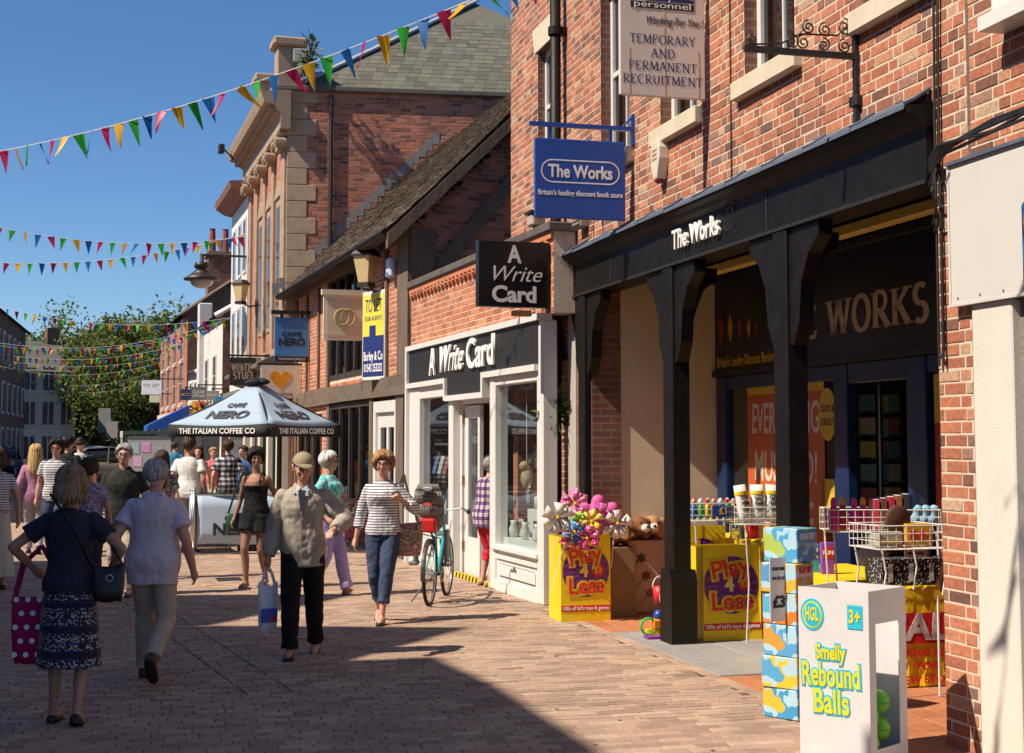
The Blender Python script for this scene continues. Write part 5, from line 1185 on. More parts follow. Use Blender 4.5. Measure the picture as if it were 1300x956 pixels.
    if cap:
        m_ = MB(); rs = []
        for i in range(7):
            e = R(88 - i*14.2); rs.append([HD @ (Vector((0,.012,1.672)) + Vector((math.cos(a)*.089*math.sin(e), math.sin(a)*.112*math.sin(e), math.cos(e)*.092))) for a in [2*math.pi*j/20 for j in range(20)]])
        m_.rings(rs); cp_ = m_.build('cap', cap, t, smooth=True)
        m_ = MB(); rs = []
        for (yy,zz,ww) in ((-.085,1.682,.075),(-.12,1.680,.072),(-.155,1.672,.056),(-.17,1.665,.03)):
            rs.append([HD @ Vector((ww*math.cos(a)*1.0, yy, zz+.012*math.cos(a)*-abs(math.cos(a))+.005*math.sin(a))) for a in [2*math.pi*j/14 for j in range(14)]])
        m_.rings(rs); m_.build('peak', cap, cp_, smooth=True); m_ = MB(); m_.ball((0,.012,1.766),(.008,.008,.005),8,6,HD); m_.build('button', cap, cp_)
    # --- clothes
    if bottom:
        kind, bm_, inf, hem = bottom[0], bottom[1], bottom[2], bottom[3]
        if kind in ('trousers','shorts'):
            m_ = MB(); m_.rings(sec(inf*.35, .84, 1.05))
            for i in (0,1):
                H, K, A = HIP[i], KNE[i], ANK[i]
                pts = [H+Vector((0,0,.02)), H*.55+K*.45, K]; rad = [.086+inf, .078+inf, .057+inf*1.15]
                if hem < .45:
                    f_ = max(0,min(1,1-(hem-.085)/.40)); e = K*(1-f_)+A*f_; c_ = bottom[4] if len(bottom) > 4 else .060
                    pts += [K*.6+e*.4+Vector((0,.010,0)), K*.2+e*.8+Vector((0,.004,0)), e]; rad += [.058+inf, max(c_, .046+inf), c_+inf*.4]
                else:
                    f_ = (.90-hem)/.42; pts = [H+Vector((0,0,.02)), H*(1-f_*.5)+K*f_*.5, H*(1-f_)+K*f_]; rad = [.090+inf,.084+inf,.080+inf*1.4]
                m_.tube(pts, rad, 14)
            obj('trousers' if kind == 'trousers' else 'shorts', remesh(m_,'trousers',bm_,vox,3,.010,13,(1,1,.8),seed*1.7), t)
        else:
            m_ = MB(); rs = []; n_ = 48; fl = bottom[4] if len(bottom) > 4 else .05
            cx = Vector(((KNE[0].x+KNE[1].x)/2*.6,(KNE[0].y+KNE[1].y)/2*.6,0))
            for i in range(13):
                f_ = i/12; z = 1.06 + (hem-1.06)*f_; w_ = min(1,f_/.28); rx = (.150+.035*w_ + fl*max(0,f_-.25))*gx*hw; ry = (.110+.030*w_ + fl*.9*max(0,f_-.25))*girth
                ring = []
                for j in range(n_):
                    a = 2*math.pi*j/n_; pl = 1 + .045*max(0,f_-.15)*math.sin(a*11+seed) + .03*max(0,f_-.2)*math.sin(a*5+2*seed)
                    ring.append(Vector((math.cos(a)*rx*pl, math.sin(a)*ry*pl, z)) + cx*f_ + Vector((0,0,.008*math.sin(a*5+seed)*f_)))
                rs.append(ring)
            m_.rings(rs, cap=False); me = m_.mesh('skirt', bm_, True); obj('skirt', me, t)
    if top:
        kind, tm, inf, hem = top[0], top[1], top[2], top[3]; m_ = MB()
        zt = 1.456 if kind != 'tank' else 1.33
        rs = sec(inf, max(hem,.84), zt)
        if hem < .84: rs = [[p + Vector((0,0,hem-.84)) for p in rs[0]]] + rs
        m_.rings(rs)
        if kind == 'tank':
            for s_ in (1,-1): m_.tube([U @ Vector((s_*.10,-.115,1.31)), U @ Vector((s_*.105,-.09,1.40)), U @ Vector((s_*.10,-.0,1.462)), U @ Vector((s_*.09,.085,1.40)), U @ Vector((s_*.09,.105,1.31))],.016,6)
        else:
            fr_ = {'short':.62,'tee':.55,'long':2.0,'three':1.55,'sleeveless':.0,'jacket':2.0,'cap':.38}[kind]; si = inf*1.15
            for i in (0,1):
                m_.ball(SHO[i],.048+inf*.75,12,8)
                if fr_ == 0: continue
                if fr_ <= 1: e = SHO[i]*(1-fr_)+ELB[i]*fr_; m_.tube([SHO[i],SHO[i]*.5+e*.5,e],[.047+inf*.75,.049+si*.85,.050+si*1.0],12)
                else:
                    f2 = fr_-1; e = ELB[i]*(1-f2)+WRI[i]*f2; m_.tube([SHO[i],SHO[i]*.5+ELB[i]*.5,ELB[i]],[.047+inf*.75,.048+si*.85,.042+si*.85],12); m_.ball(ELB[i],.041+si*.85,10,8); m_.tube([ELB[i],ELB[i]*.5+e*.5,e],[.041+si*.85,.040+si*.8,(.032+si*.6) if fr_ > 1.9 else .040+si*.7],12)
            m_.tube([U @ Vector((0,.01,1.42)), U @ Vector((0,.006,1.462))],[.085+inf*.3,.066],14)
        nm = 'jacket' if kind == 'jacket' else ('vest_top' if kind == 'tank' else 'shirt')
        shirt = obj(nm, remesh(m_, nm, tm, vox, 3, .010 if kind != 'jacket' else .013, 12, (1,1,.75), seed*2.3), t)
        if len(top) > 4 and top[4] == 'collar':
            m_ = MB()
            for s_ in (1,-1):
                m_.add([U @ Vector(p) for p in ((s_*.012,-.075,1.462),(s_*.070,-.01,1.498),(s_*.062,.06,1.495),(s_*.085,.07,1.462),(s_*.098,-.01,1.455),(s_*.072,-.115,1.408),(s_*.018,-.098,1.44))],[(0,1,4,5,6),(1,2,3,4)])
            m_.add([U @ Vector(p) for p in ((-.062,.06,1.495),(.062,.06,1.495),(.085,.07,1.462),(-.085,.07,1.462))],[(0,1,2,3)])
            me = m_.mesh('collar', tm); o = obj('collar', me, shirt); sm = o.modifiers.new('s','SOLIDIFY'); sm.thickness = .006
    if shoes:
        for i in (0,1):
            fl = lift[i]; A = ANK[i]; M_ = Matrix.Translation(A) @ Matrix.Rotation(fl,4,'X'); m_ = MB(); sl = .94 if sex == 'f' else 1.0; low = shoes[1] if len(shoes) > 1 else .0
            rs = []
            for (y,z0,z1,w_) in ((.068,-.080,-.03-low,.022),(.055,-.084,.004-low,.036),(.02,-.084,.012-low,.040),(-.03,-.084,-.008-low,.041),(-.09,-.084,-.030-low*.4,.046),(-.14,-.083,-.046,.044),(-.175,-.080,-.056,.030),(-.188,-.076,-.064,.012)):
                rs.append([M_ @ Vector((math.cos(a)*w_*sl, y*sl, (z0+z1)/2 + math.sin(a)*(z1-z0)/2*(1 if math.sin(a) > 0 else 1.0))) for a in [2*math.pi*j/12 for j in range(12)]])
            m_.rings(rs); me = m_.mesh('shoe', shoes[0], True); so_ = obj('shoe', me, t)
            m_ = MB(); rs = []
            for z in (-.087,-.074):
                rs.append([M_ @ Vector((x*sl,y*sl,z)) for (x,y) in ((.0,.074),(.03,.062),(.041,.02),(.042,-.04),(.048,-.10),(.044,-.15),(.02,-.186),(-.02,-.186),(-.044,-.15),(-.048,-.10),(-.042,-.04),(-.041,.02),(-.03,.062))])
            m_.rings(rs); m_.build('sole', BLACKM, so_)
    t['_j'] = 0; del t['_j']
    return t, dict(U=U, SHO=SHO, ELB=ELB, WRI=WRI, HIP=HIP, KNE=KNE, ANK=ANK, HD=HD, k=k)

def pt(t, v):   # figure space -> world
    return Matrix.Translation(t.location) @ Matrix.Rotation(t.rotation_euler.z,4,'Z') @ Matrix.Scale(t.scale[0],4) @ Vector(v)
def px(u, Y): return ((u-650)/1804*Y, Y, 0)
PI = math.pi
CH_B = cloth('black', (.012,.012,.013)); CH_W = cloth('white', (.74,.73,.70)); CH_NAVY = cloth('navy', (.028,.032,.052)); CH_BEIGE = cloth('beige', (.42,.36,.27)); CH_JEAN = cloth('denim', (.05,.07,.13)); SHOE_BR = mat('brown_shoe', (.05,.03,.02), .5); SHOE_BK = mat('black_shoe', (.01,.01,.01), .4)
# 1 woman with polka dot bag, from behind
p1, j1 = person('woman seen from behind in navy top and patterned skirt with polka dot bag', px(92,9.0), PI+.08, 1.60, 'f', 'tan', lank=(.10,-.05,.085), rank=(-.09,.10,.10), lw=(.27,-.13,1.04), rw=(-.25,-.10,1.02), relb=(-1.2,.8,0), lelb=(.8,.5,0), girth=.95, hair=('bob','dblonde'),
    top=('tee',CH_NAVY,.022,.86), bottom=('skirt',pattern_mat('skirt_print','bands',[(.018,.02,.04),(.46,.44,.42),(.03,.04,.10)],1.0),0,.38,.06), shoes=(SHOE_BK,.03), vox=.009, seed=1, lift=(0,.35))
# 2 man in pale striped shirt, from behind
p2, j2 = person('grey-haired man seen from behind in pale striped shirt and beige trousers', px(197,10.6), PI-.05, 1.62, 'm', 'pink', lank=(.10,-.16,.085), rank=(-.10,.30,.22), lw=(.29,.02,.90), rw=(-.31,-.06,.88), girth=1.16, belly=.05, lean=.06, hair=('short','grey'),
    top=('short',pattern_mat('pale_stripe','stripes_v',[(.62,.56,.62),(.50,.44,.52)],.6,thr=.25),.030,.76,'collar'), bottom=('trousers',cloth('stone',(.44,.39,.30)),.020,.085,.068), shoes=(SHOE_BR,), vox=.009, seed=2, lift=(0,.95))
# 3 elderly man in cap and jacket
p3, j3 = person('elderly man in beige jacket and cap carrying a white plastic bag', px(386,11.8), .06, 1.66, 'm', 'pink', lank=(.10,.22,.10), rank=(-.09,-.16,.085), lw=(.29,-.27,1.12), rw=(-.29,-.04,.86), lelb=(.7,.7,-.2), lean=.07, girth=.96, head=(.12,.10), hair=('cap','white'), cap=cloth('khaki_cap',(.30,.25,.16)),
    top=('jacket',cloth('taupe_jacket',(.37,.32,.26),.1),.036,.78,'collar'), bottom=('trousers',CH_B,.022,.085,.070), shoes=(SHOE_BK,), vox=.009, seed=3, lift=(.30,0))
U = j3['U']
mb = MB(); mb.add([U @ Vector(v) for v in ((-.035,-.125,1.44),(.035,-.125,1.44),(.012,-.182,1.26),(-.006,-.182,1.26))],[(0,1,2,3)]); mb.build('shirt_front', CH_NAVY, p3)
mb = MB(); mb.tube([U @ Vector((.004,-.186,1.27)), U @ Vector((.004,-.192,1.05)), U @ Vector((.004,-.180,.80))],.006,6); mb.build('zip', mat('zip_grey', (.25,.22,.18), .5), p3)
mb = MB()
for s_ in (1,-1): mb.add([U @ Vector(v) for v in ((s_*.015,-.105,1.470),(s_*.045,-.085,1.485),(s_*.055,-.125,1.425),(s_*.035,-.142,1.40))],[(0,1,2,3)])
mb.build('shirt_collar', cloth('pale_blue',(.42,.50,.60)), p3)
# 4 woman in striped top
p4, j4 = person('woman with glasses in navy and white striped top and cropped navy trousers', px(487,14.0), -.05, 1.645, 'f', 'pink', lank=(.02,-.20,.085), rank=(-.06,.18,.11), lw=(.20,-.15,1.27), rw=(-.29,.04,.86), lelb=(.7,.9,-.6), hair=('curly','ginger'), glasses='clear',
    top=('three',pattern_mat('breton','stripes_h',[(.74,.72,.70),(.06,.06,.12)],.62,thr=.38),.018,.90), bottom=('trousers',CH_JEAN,.014,.21,.062), shoes=(SHOE_BK,.045), vox=.009, seed=4, lift=(0,.35))
# 5 young woman in black
p5, j5 = person('young woman in black vest and shorts with a teal headband', px(326,17.2), -.30, 1.665, 'f', 'brown', lank=(.07,.16,.10), rank=(-.07,-.10,.085), lw=(.24,.04,.89), rw=(-.27,-.06,.87), head=(.55,0), hair=('curly','dark'),
    top=('tank',CH_B,.014,.95), bottom=('shorts',CH_B,.035,.70), vox=.010, seed=5, lift=(.25,0))
mb = MB(); mb.tube([j5['HD'] @ Vector((.094*math.cos(a), -.02-.025*math.sin(a), 1.655+.108*math.sin(a))) for a in [PI*i/14 for i in range(15)]],.012,6); mb.build('headband', mat('teal_band', (.02,.17,.15), .7), p5)
for i in (0,1):
    A = j5['ANK'][i]; mb = MB(); mb.cbox(A.x-.042,A.x+.042,A.y-.185,A.y+.07,A.z-.088,A.z-.074,.008)
    for y in (-.12,-.05): mb.tube([A+Vector((-.042,y,-.075)), A+Vector((-.02,y,-.03)), A+Vector((.02,y,-.03)), A+Vector((.042,y,-.075))],.010,6)
    mb.build('sandal', mat('grey_sandal', (.25,.24,.22), .6), p5)
# 6 woman in turquoise top, walking to the right behind the man in the cap
p6, j6 = person('white-haired woman in turquoise top and lilac trousers walking right', px(418,16.4), 1.25, 1.64, 'f', 'pink', lank=(.08,-.22,.085), rank=(-.07,.20,.12), lw=(.20,-.34,1.13), rw=(-.26,-.10,.95), hair=('short','white'), glasses='clear',
    top=('tee',pattern_mat('turq','blotch',[(.05,.42,.42),(.30,.55,.55)],1.5),.020,.88), bottom=('trousers',cloth('lilac',(.42,.33,.56)),.022,.085,.075), shoes=(mat('beige_shoe', (.35,.27,.17), .6),.02), vox=.011, seed=6, lift=(0,.4))
# 7 man in dark shirt
p7, j7 = person('grey-haired man in dark short-sleeved shirt walking towards the viewer', px(158,16.4), .15, 1.72, 'm', 'pink', lank=(.10,-.12,.085), rank=(-.09,.2,.12), hair=('short','grey'), glasses='clear', girth=1.08,
    top=('short',cloth('charcoal',(.03,.03,.026)),.026,.82,'collar'), bottom=('trousers',CH_BEIGE,.02,.085,.068), shoes=(SHOE_BR,), vox=.011, seed=7, lift=(0,.4))
person('woman with long brown hair seen from behind beside the white T-shirt', px(206,18.4), PI, 1.63, 'f', 'fair', hair=('long','brown'), top=('tee',pattern_mat('grey_print','blotch',[(.10,.09,.08),(.32,.30,.27)],.8),.018,.84), bottom=('trousers',CH_JEAN,.014,.085), shoes=(SHOE_BK,), vox=.012, seed=8, lank=(.09,-.12,.085), rank=(-.09,.18,.11), lift=(0,.3))
person('man in plain white T-shirt and khaki shorts seen from behind', px(241,22.6), PI-.1, 1.81, 'm', 'tan', hair=('short','brown'), top=('tee',CH_W,.022,.84), bottom=('shorts',cloth('khaki',(.26,.19,.11)),.03,.52), shoes=(SHOE_BR,), vox=.012, seed=9)
person('man in black and white checked shirt standing by the cafe barrier', px(290,26.0), PI+.2, 1.78, 'm', 'fair', hair=('short','brown'), top=('short',pattern_mat('check','plaid',[(.55,.54,.52),(.12,.11,.12),(.02,.02,.025),(.5,.5,.5)],1.0),.028,.80,'collar'), bottom=('trousers',CH_JEAN,.02,.085), shoes=(SHOE_BR,), vox=.013, seed=10)
person('dark-haired woman in lilac patterned top seen from behind', px(114,15.8), PI+.25, 1.56, 'f', 'tan', hair=('curly','brown'), girth=1.06, top=('tee',pattern_mat('lilac_print','blotch',[(.40,.38,.50),(.14,.12,.22)],.7),.02,.82), bottom=('trousers',CH_NAVY,.02,.085), shoes=(SHOE_BK,), vox=.012, seed=11, lank=(.09,-.12,.085), rank=(-.09,.16,.11), lift=(0,.3))
person('young man in sunglasses and white T-shirt with dark chest stripes', px(72,21.7), .1, 1.78, 'm', 'tan', hair=('curly','dark'), glasses='sun', top=('tee',pattern_mat('chest_stripe','stripes_h',[(.66,.64,.64),(.10,.10,.14)],.8,thr=.4),.022,.84), bottom=('trousers',CH_JEAN,.018,.085), shoes=(SHOE_BK,), vox=.013, seed=12, lank=(.1,-.15,.085), rank=(-.1,.18,.11), lift=(0,.3))
person('woman with long blonde hair in pink top and grey trousers', px(46,22.4), PI+.3, 1.70, 'f', 'fair', hair=('long','gold'), top=('long',cloth('dusty_pink',(.42,.20,.32)),.018,.84), bottom=('trousers',cloth('pale_grey',(.33,.31,.33)),.012,.085), shoes=(SHOE_BK,), vox=.013, seed=13, lank=(.08,-.12,.085), rank=(-.08,.18,.11), lift=(0,.3))
person('dark-haired man in black T-shirt walking beside the bald man', px(87,25), PI-.3, 1.85, 'm', 'tan', hair=('short','dark'), top=('tee',CH_B,.022,.84), bottom=('trousers',CH_JEAN,.02,.085), shoes=(SHOE_BK,), vox=.014, seed=14)
person('bald man in pale T-shirt walking away towards the cars', px(102,26.6), PI+.2, 1.84, 'm', 'pink', hair=('bald','brown'), top=('tee',cloth('pale_green',(.52,.54,.50)),.022,.84), bottom=('trousers',CH_BEIGE,.02,.085), shoes=(SHOE_BK,), vox=.014, seed=15)
person('woman in striped top and long pale skirt at the left edge', px(-3,17.0), PI+.5, 1.68, 'f', 'tan', hair=('bob','brown'), top=('tee',pattern_mat('edge_stripe','stripes_h',[(.62,.60,.60),(.10,.10,.16)],.7,thr=.4),.018,.92), bottom=('skirt',cloth('pale_sage',(.42,.44,.40)),0,.16,.10), shoes=(SHOE_BK,.03), vox=.013, seed=16)
pr, jr = person('woman in tartan sleeveless top and red cropped trousers entering the card shop', CF.w(3.84,-.02,.0), CF.rot-PI+.2, 1.58, 'f', 'pink', lw=(.22,-.24,1.05), rw=(-.24,-.2,1.0), girth=1.12, lean=.12, hair=('short','grey'), top=('sleeveless',pattern_mat('tartan','plaid',[(.60,.58,.60),(.20,.10,.20),(.03,.035,.12),(.5,.08,.12)],1.1),.03,.78), bottom=('trousers',cloth('red',(.52,.03,.05)),.018,.33,.062), shoes=(mat('taupe_shoe', (.16,.1,.08), .6),.03), vox=.011, seed=17, group='people walking in the street')
person('person in blue shirt far along the pavement', px(222,40), PI, 1.74, 'm', 'fair', hair=('short','brown'), top=('short',cloth('blue',(.06,.20,.36)),.022,.82), bottom=('trousers',CH_NAVY,.02,.085), shoes=(SHOE_BK,), vox=.016, seed=18)
person('woman with brown wavy hair facing the viewer beyond the cafe barrier', px(252,28), .1, 1.66, 'f', 'fair', hair=('long','brown'), top=('sleeveless',cloth('cream_top',(.55,.48,.42)),.018,.84), bottom=('trousers',CH_JEAN,.014,.085), shoes=(SHOE_BK,), vox=.015, seed=19)
person('woman in coral red top beyond the cafe barrier', px(271,31), .2, 1.62, 'f', 'pink', hair=('short','blonde'), top=('tee',cloth('coral',(.58,.13,.12)),.02,.84), bottom=('trousers',cloth('cream_trouser',(.55,.48,.38)),.016,.085), shoes=(SHOE_BK,), vox=.016, seed=20)
person('person in blue top under the cafe parasol', px(309,29), -.5, 1.66, 'm', 'fair', hair=('short','brown'), top=('short',cloth('blue2',(.05,.12,.30)),.02,.84), bottom=('trousers',CH_NAVY,.02,.085), shoes=(SHOE_BK,), vox=.016, seed=22)
person('grey-haired shopper half hidden behind the near brick pier', WF.w(8.55,1.12,0), WF.rot+.6, 1.62, 'f', 'pink', hair=('short','grey'), top=('tee',cloth('teal_dark',(.05,.11,.10)),.02,.84), bottom=('trousers',CH_B,.02,.085), shoes=(SHOE_BK,), vox=.013, seed=23)
for i,(u_,Y_,c_) in enumerate(((8,78,(.05,.07,.14)),(20,82,(.16,.03,.03)))):
    person('small distant person in %s clothes by the far left terrace' % ('blue' if i == 0 else 'dark red'), px(u_,Y_), .3*i, 1.7, 'm', 'fair', hair=('short','dark'), top=('tee',cloth('far%d'%i,c_),.02,.84), bottom=('trousers',CH_NAVY,.02,.085), vox=.03, seed=24+i)
# ------------------------------------------------------------------ bags
def hb_mesh(w, d, h, bulge=.15, n=24, sag=.06, rows=7):
    mb = MB(); rs = []
    for i in range(rows):
        f_ = i/(rows-1); z = -h + h*f_; ww = w/2*(1-.25*(1-f_)**3 - .10*f_) ; dd = d/2*(1 - .55*f_**2) * (.75 if i == 0 else 1)
        rs.append([Vector((math.copysign(abs(math.cos(a))**.55,math.cos(a))*ww, math.copysign(abs(math.sin(a))**.7,math.sin(a))*dd*(1+bulge*math.sin(a*3+i)*.3), z - sag*math.cos(math.cos(a)*1.5)*f_*f_ + .006*math.sin(a*5+i))) for a in [2*math.pi*j/n for j in range(n)]])
    return mb.rings(rs)
def bag(name, label, m_, p, rz, w, d, h, straps, cat='bag', smat=None, **k):
    t = thing(name, label, cat, p, rz); obj('pouch', bevel_mesh(hb_mesh(w,d,h,**k).mesh('pouch', m_, True), .004, 1, 80), t)
    for s_ in straps:
        mb = MB(); mb.tube(s_, .011, 6, flat=(.45,1.3)); mb.build('strap', smat or m_, t)
    return t
w_ = pt(p1, j1['ELB'][0]*.35 + j1['WRI'][0]*.65)
tt = bag('tote_bag', 'deep pink tote bag with white polka dots on the woman\'s arm', cloth('deep_pink',(.40,.01,.09)), w_+Vector((.04,.05,-.22)), .15, .30, .12, .42, [[(-.13,-.02,-.05),(-.08,-.01,.2),(.03,0,.31),(.10,-.01,.2),(.13,-.02,-.05)],[(-.13,.03,-.05),(-.07,.03,.2),(.04,.03,.31),(.10,.03,.2),(.13,.03,-.05)]], smat=cloth('deep_pink',(.40,.01,.09)))
for r_ in range(5):
    for c_ in range(4):
        x_ = -.105+.07*c_+(.035 if r_ % 2 else 0); z_ = -.36+.085*r_; f_ = 1+z_/.42; dd = .06*(1-.55*f_*f_)*(1-.35*abs(x_/.15)**3)
        if abs(x_) < .125: MB().lathe([(.017,0),(.017,.003)],12,m=Matrix.Translation((x_,-dd-.010,z_)) @ Matrix.Rotation(PI/2,4,'X')).build('polka_dot', LW, tt)
w_ = pt(p1, (-.24,.02,1.02))
t = bag('handbag', 'black leather handbag under the navy-topped woman\'s arm', mat('black_leather', (.012,.011,.011), .38, .2, 12, .3, 50), w_+Vector((.04,-.05,.08)), .1, .22, .11, .25, [[(-.11,0,-.03),(-.16,-.06,.12),(-.26,-.1,.30),(-.36,-.03,.42)],[(.09,0,-.03),(.0,.05,.1),(-.2,.1,.3),(-.34,.06,.42)]])
mb = MB(); mb.tube([(.02+.02*math.cos(a),-.07,-.1+.02*math.sin(a)) for a in [PI*2*i/10 for i in range(11)]],.004,5); mb.build('buckle', SILVER, t)
w_ = pt(p3, j3['WRI'][1]+Vector((0,-.02,-.10)))
t = bag('carrier_bag', 'white plastic carrier bag with blue and red print held by the elderly man', mat('white_plastic', (.70,.70,.72), .35, .06, 9, .5, 24), w_+Vector((.0,0,-.10)), .5, .18, .08, .42, [[(-.06,0,-.04),(-.03,0,.06),(0,0,.13),(.03,0,.06),(.06,0,-.04)]])
mb = MB(); mb.box(-.075,.06,-.062,-.052,-.33,-.22); mb.build('blue_print', mat('print_blue', (.03,.10,.45), .5), t); mb = MB(); mb.box(.0,.05,-.064,-.060,-.32,-.28); mb.build('red_print', LR, t)
w_ = pt(p4, (.20,.06,1.02))
t = bag('shoulder_bag', 'floral cloth shoulder bag at the striped woman\'s side', pattern_mat('floral','blotch',[(.50,.42,.34),(.40,.12,.08),(.20,.22,.10)],.6), w_+Vector((.06,0,.02)), .2, .30, .12, .34, [[(-.10,0,-.03),(-.12,-.04,.2),(-.10,-.06,.36),(-.05,0,.45)],[(.10,0,-.03),(.02,.05,.2),(-.03,.06,.38),(-.05,0,.45)]], smat=cloth('tan_strap',(.40,.30,.22)))
w_ = pt(p5, (-.235,.02,.98))
t = bag('green_bag', 'dark green handbag on the shoulder of the woman in black', mat('green_leather', (.012,.06,.03), .45, .2, 12, .3, 50), w_+Vector((-.03,0,-.02)), .2, .30, .13, .24, [[(-.11,0,-.03),(-.04,0,.2),(.06,.0,.47)],[(.11,0,-.03),(.10,.0,.2),(.07,.02,.47)]])
w_ = pt(p6, (.16,-.1,1.0))
t = bag('burgundy_bag', 'burgundy handbag of the woman in lilac trousers', mat('burgundy_leather', (.10,.012,.03), .45, .2, 12), w_+Vector((.20,-.15,-.02)), .3, .30, .12, .30, [[(-.10,0,-.03),(-.06,0,.12),(0,0,.2),(.06,0,.12),(.10,0,-.03)]])
w_ = CF.w(3.42,.25,.05)
t = bag('shopping_bag', 'bulging white plastic bag standing on the card shop doorstep', mat('white_plastic', (.70,.70,.72), .35, .06, 9, .5, 24), w_+Vector((0,0,.42)), .3, .36, .26, .42, [[(-.06,0,-.04),(-.02,0,.06),(.03,0,.06),(.06,0,-.04)]])
# ------------------------------------------------------------------ hanging signs
def hang_sign(name, label, frame, x, out0, out1, z0, z1, m_, bar=None, thick=.04, barz=None, barmat=None, post=None):
    """sign board square to the facade; local x runs from the street edge to the wall so that it reads from the viewer's side"""
    t = thing(name, label, 'sign', frame.w(x, 0, 0), frame.rot + math.pi/2)     # local x = into wall, faces -y = towards the viewer
    w = MB().cbox(-out1,-out0,-thick/2,thick/2,z0,z1,.006).build('board', m_, t)
    return t, w
# blue shop sign
t, w = hang_sign('hanging_sign', 'bright blue hanging sign with oval outlined white lettering', WF, 4.66, .10, 1.0, 3.86, 4.62, BLUEP)
cx, cz = -.55, 4.31
mb = MB(); n_ = 40
def stadium(a, r_): return [(cx+(a if math.cos(q) >= 0 else -a)+r_*math.cos(q), cz+r_*math.sin(q)) for q in [2*PI*(i+.5)/n_ for i in range(n_)]]
o_, i_ = stadium(.28,.112), stadium(.28,.100)
for i in range(n_):
    j = (i+1) % n_; mb.quad((o_[i][0],-.0225,o_[i][1]),(o_[j][0],-.0225,o_[j][1]),(i_[j][0],-.0225,i_[j][1]),(i_[i][0],-.0225,i_[i][1]))
mb.build('oval_outline', LW, w)
text('The Works', .17, w, LW, (cx,-.0225,cz-.005), width=.64, bold=.004); text("Britain's leading discount book store", .07, w, LW, (cx,-.0225,4.10), width=.84, bold=.001)
mb = MB(); mb.box(-1.05,.0,-.02,.02,4.735,4.775); mb.box(-.03,0,-.025,.025,4.60,4.90); mb.tube([(-.02,0,4.88),(-.12,0,4.77)],.01,6); br = mb.build('bracket', BLUEP, t)
for q in (-.85,-.24): MB().box(q-.015,q+.015,-.012,.012,4.62,4.735).build('hanger', BLUEP, br)
# recruitment sign
t, w = hang_sign('hanging_sign', 'white hanging sign with navy recruitment lettering and rust streaks', WF, 6.52, .05, .80, 4.60, 5.62, mat('faded_white_sign', (.66,.58,.52), .5, .06, 3))
cx = -.425
serif('TEMPORARY', .075, w, LN, (cx,-.0225,5.08), width=.58, thick=.13); serif('AND', .075, w, LN, (cx,-.0225,4.965), width=.21, thick=.13); serif('PERMANENT', .075, w, LN, (cx,-.0225,4.855), width=.60, thick=.13); serif('RECRUITMENT', .075, w, LN, (cx,-.0225,4.74), width=.70, thick=.13)
text('Working For You !', .09, w, LB, (cx+.1,-.0225,5.24), width=.50, shear=.35, bold=-.0005)
mb = MB(); mb.box(cx-.28,cx+.28,-.0235,-.0205,5.34,5.395); mb.build('black_band', LB, w); text('personnel', .075, w, LW, (cx,-.0242,5.372), width=.50)
mb = MB(); mb.box(cx-.15,cx+.28,-.0235,-.0205,5.405,5.55); mb.build('navy_band', LN, w); text('Hollyfield', .15, w, LW, (cx+.07,-.0242,5.48), width=.40)
for q in (.02,-.29,.32): MB().box(cx+q-.006,cx+q+.004,-.0222,-.0203,4.605,5.34 if q == .02 else 5.0).build('rust_streak', mat('rust', (.55,.33,.10), .8, .4, 20), w)
MB().box(-.9,0,-.02,.02,5.66,5.70).build('bracket', IRON, t)
# empty scrolled iron bracket
t = thing('iron_bracket', 'empty scrolled wrought iron sign bracket on the brick wall', 'bracket', WF.w(9.03,0,0), WF.rot+math.pi/2)
MB().box(-.035,-.0,-.02,.02,3.80,4.62).build('wall_bar', IRON, t); MB().box(-.82,-.03,-.016,.016,4.285,4.325).build('arm', IRON, t); MB().cbox(-.05,.0,-.05,.05,3.97,4.04,.005).build('bracket_foot', IRON, t)
def scroll(cx, cz, r_, s_=1, turns=1.6):
    pts = []
    for i in range(26): f_ = i/25; a = f_*turns*2*PI*s_ + PI/2; q = r_*(1-.8*f_); pts.append((cx+q*math.cos(a),0,cz+q*math.sin(a)))
    mb = MB(); mb.tube(pts,.006,5); mb.build('scroll', IRON, t)
for (a,b,c,d) in ((-.10,4.37,.05,1),(-.10,4.50,.06,-1),(-.24,4.47,.05,1),(-.25,4.37,.045,-1),(-.36,4.48,.05,1),(-.40,4.375,.05,1),(-.48,4.375,.05,-1),(-.76,4.37,.035,1)): scroll(a,b,c,d)
MB().tube([(-.8,0,4.33),(-.55,0,4.36),(-.42,0,4.43),(-.15,0,4.44),(-.03,0,4.56)],.007,5).build('scroll_rail', IRON, t)
# the A Write Card box sign
t, w = hang_sign('box_sign', 'black projecting box sign with white stacked lettering', CF, 6.08, .02, .82, 3.19, 3.90, mat('sign_black', (.008,.008,.008), .3, .1), thick=.12)
text('A', .26, w, LW, (-.42,-.0625,3.75), width=.16, bold=.008); text('Write', .24, w, LW, (-.42,-.0625,3.54), width=.55, shear=.4, bold=-.001); text('Card', .24, w, LW, (-.42,-.0625,3.32), width=.50, bold=.008)
MB().tube([(-.04,0,3.55),(0.02,0,3.55)],.03,8).build('mount', IRON, t); MB().box(-.42,-.22,-.05,.05,3.10,3.16).build('lamp_bar', mat('amber_lamp', (.5,.28,.06), .5), t)
# flood lamp on coping
t = thing('bulkhead_lamp', 'small grey lantern on the parapet coping by the box sign', 'lamp', CF.w(5.7,.0,4.12), CF.rot); MB().cbox(-.1,.1,-.1,.06,.02,.16,.02).build('body', mat('lamp_glassy', (.45,.38,.30), .4), t); MB().box(-.12,.12,-.12,.08,.16,.19).build('lid', IRON, t); MB().box(-.05,.05,-.04,.04,.0,.02).build('base', IRON, t)
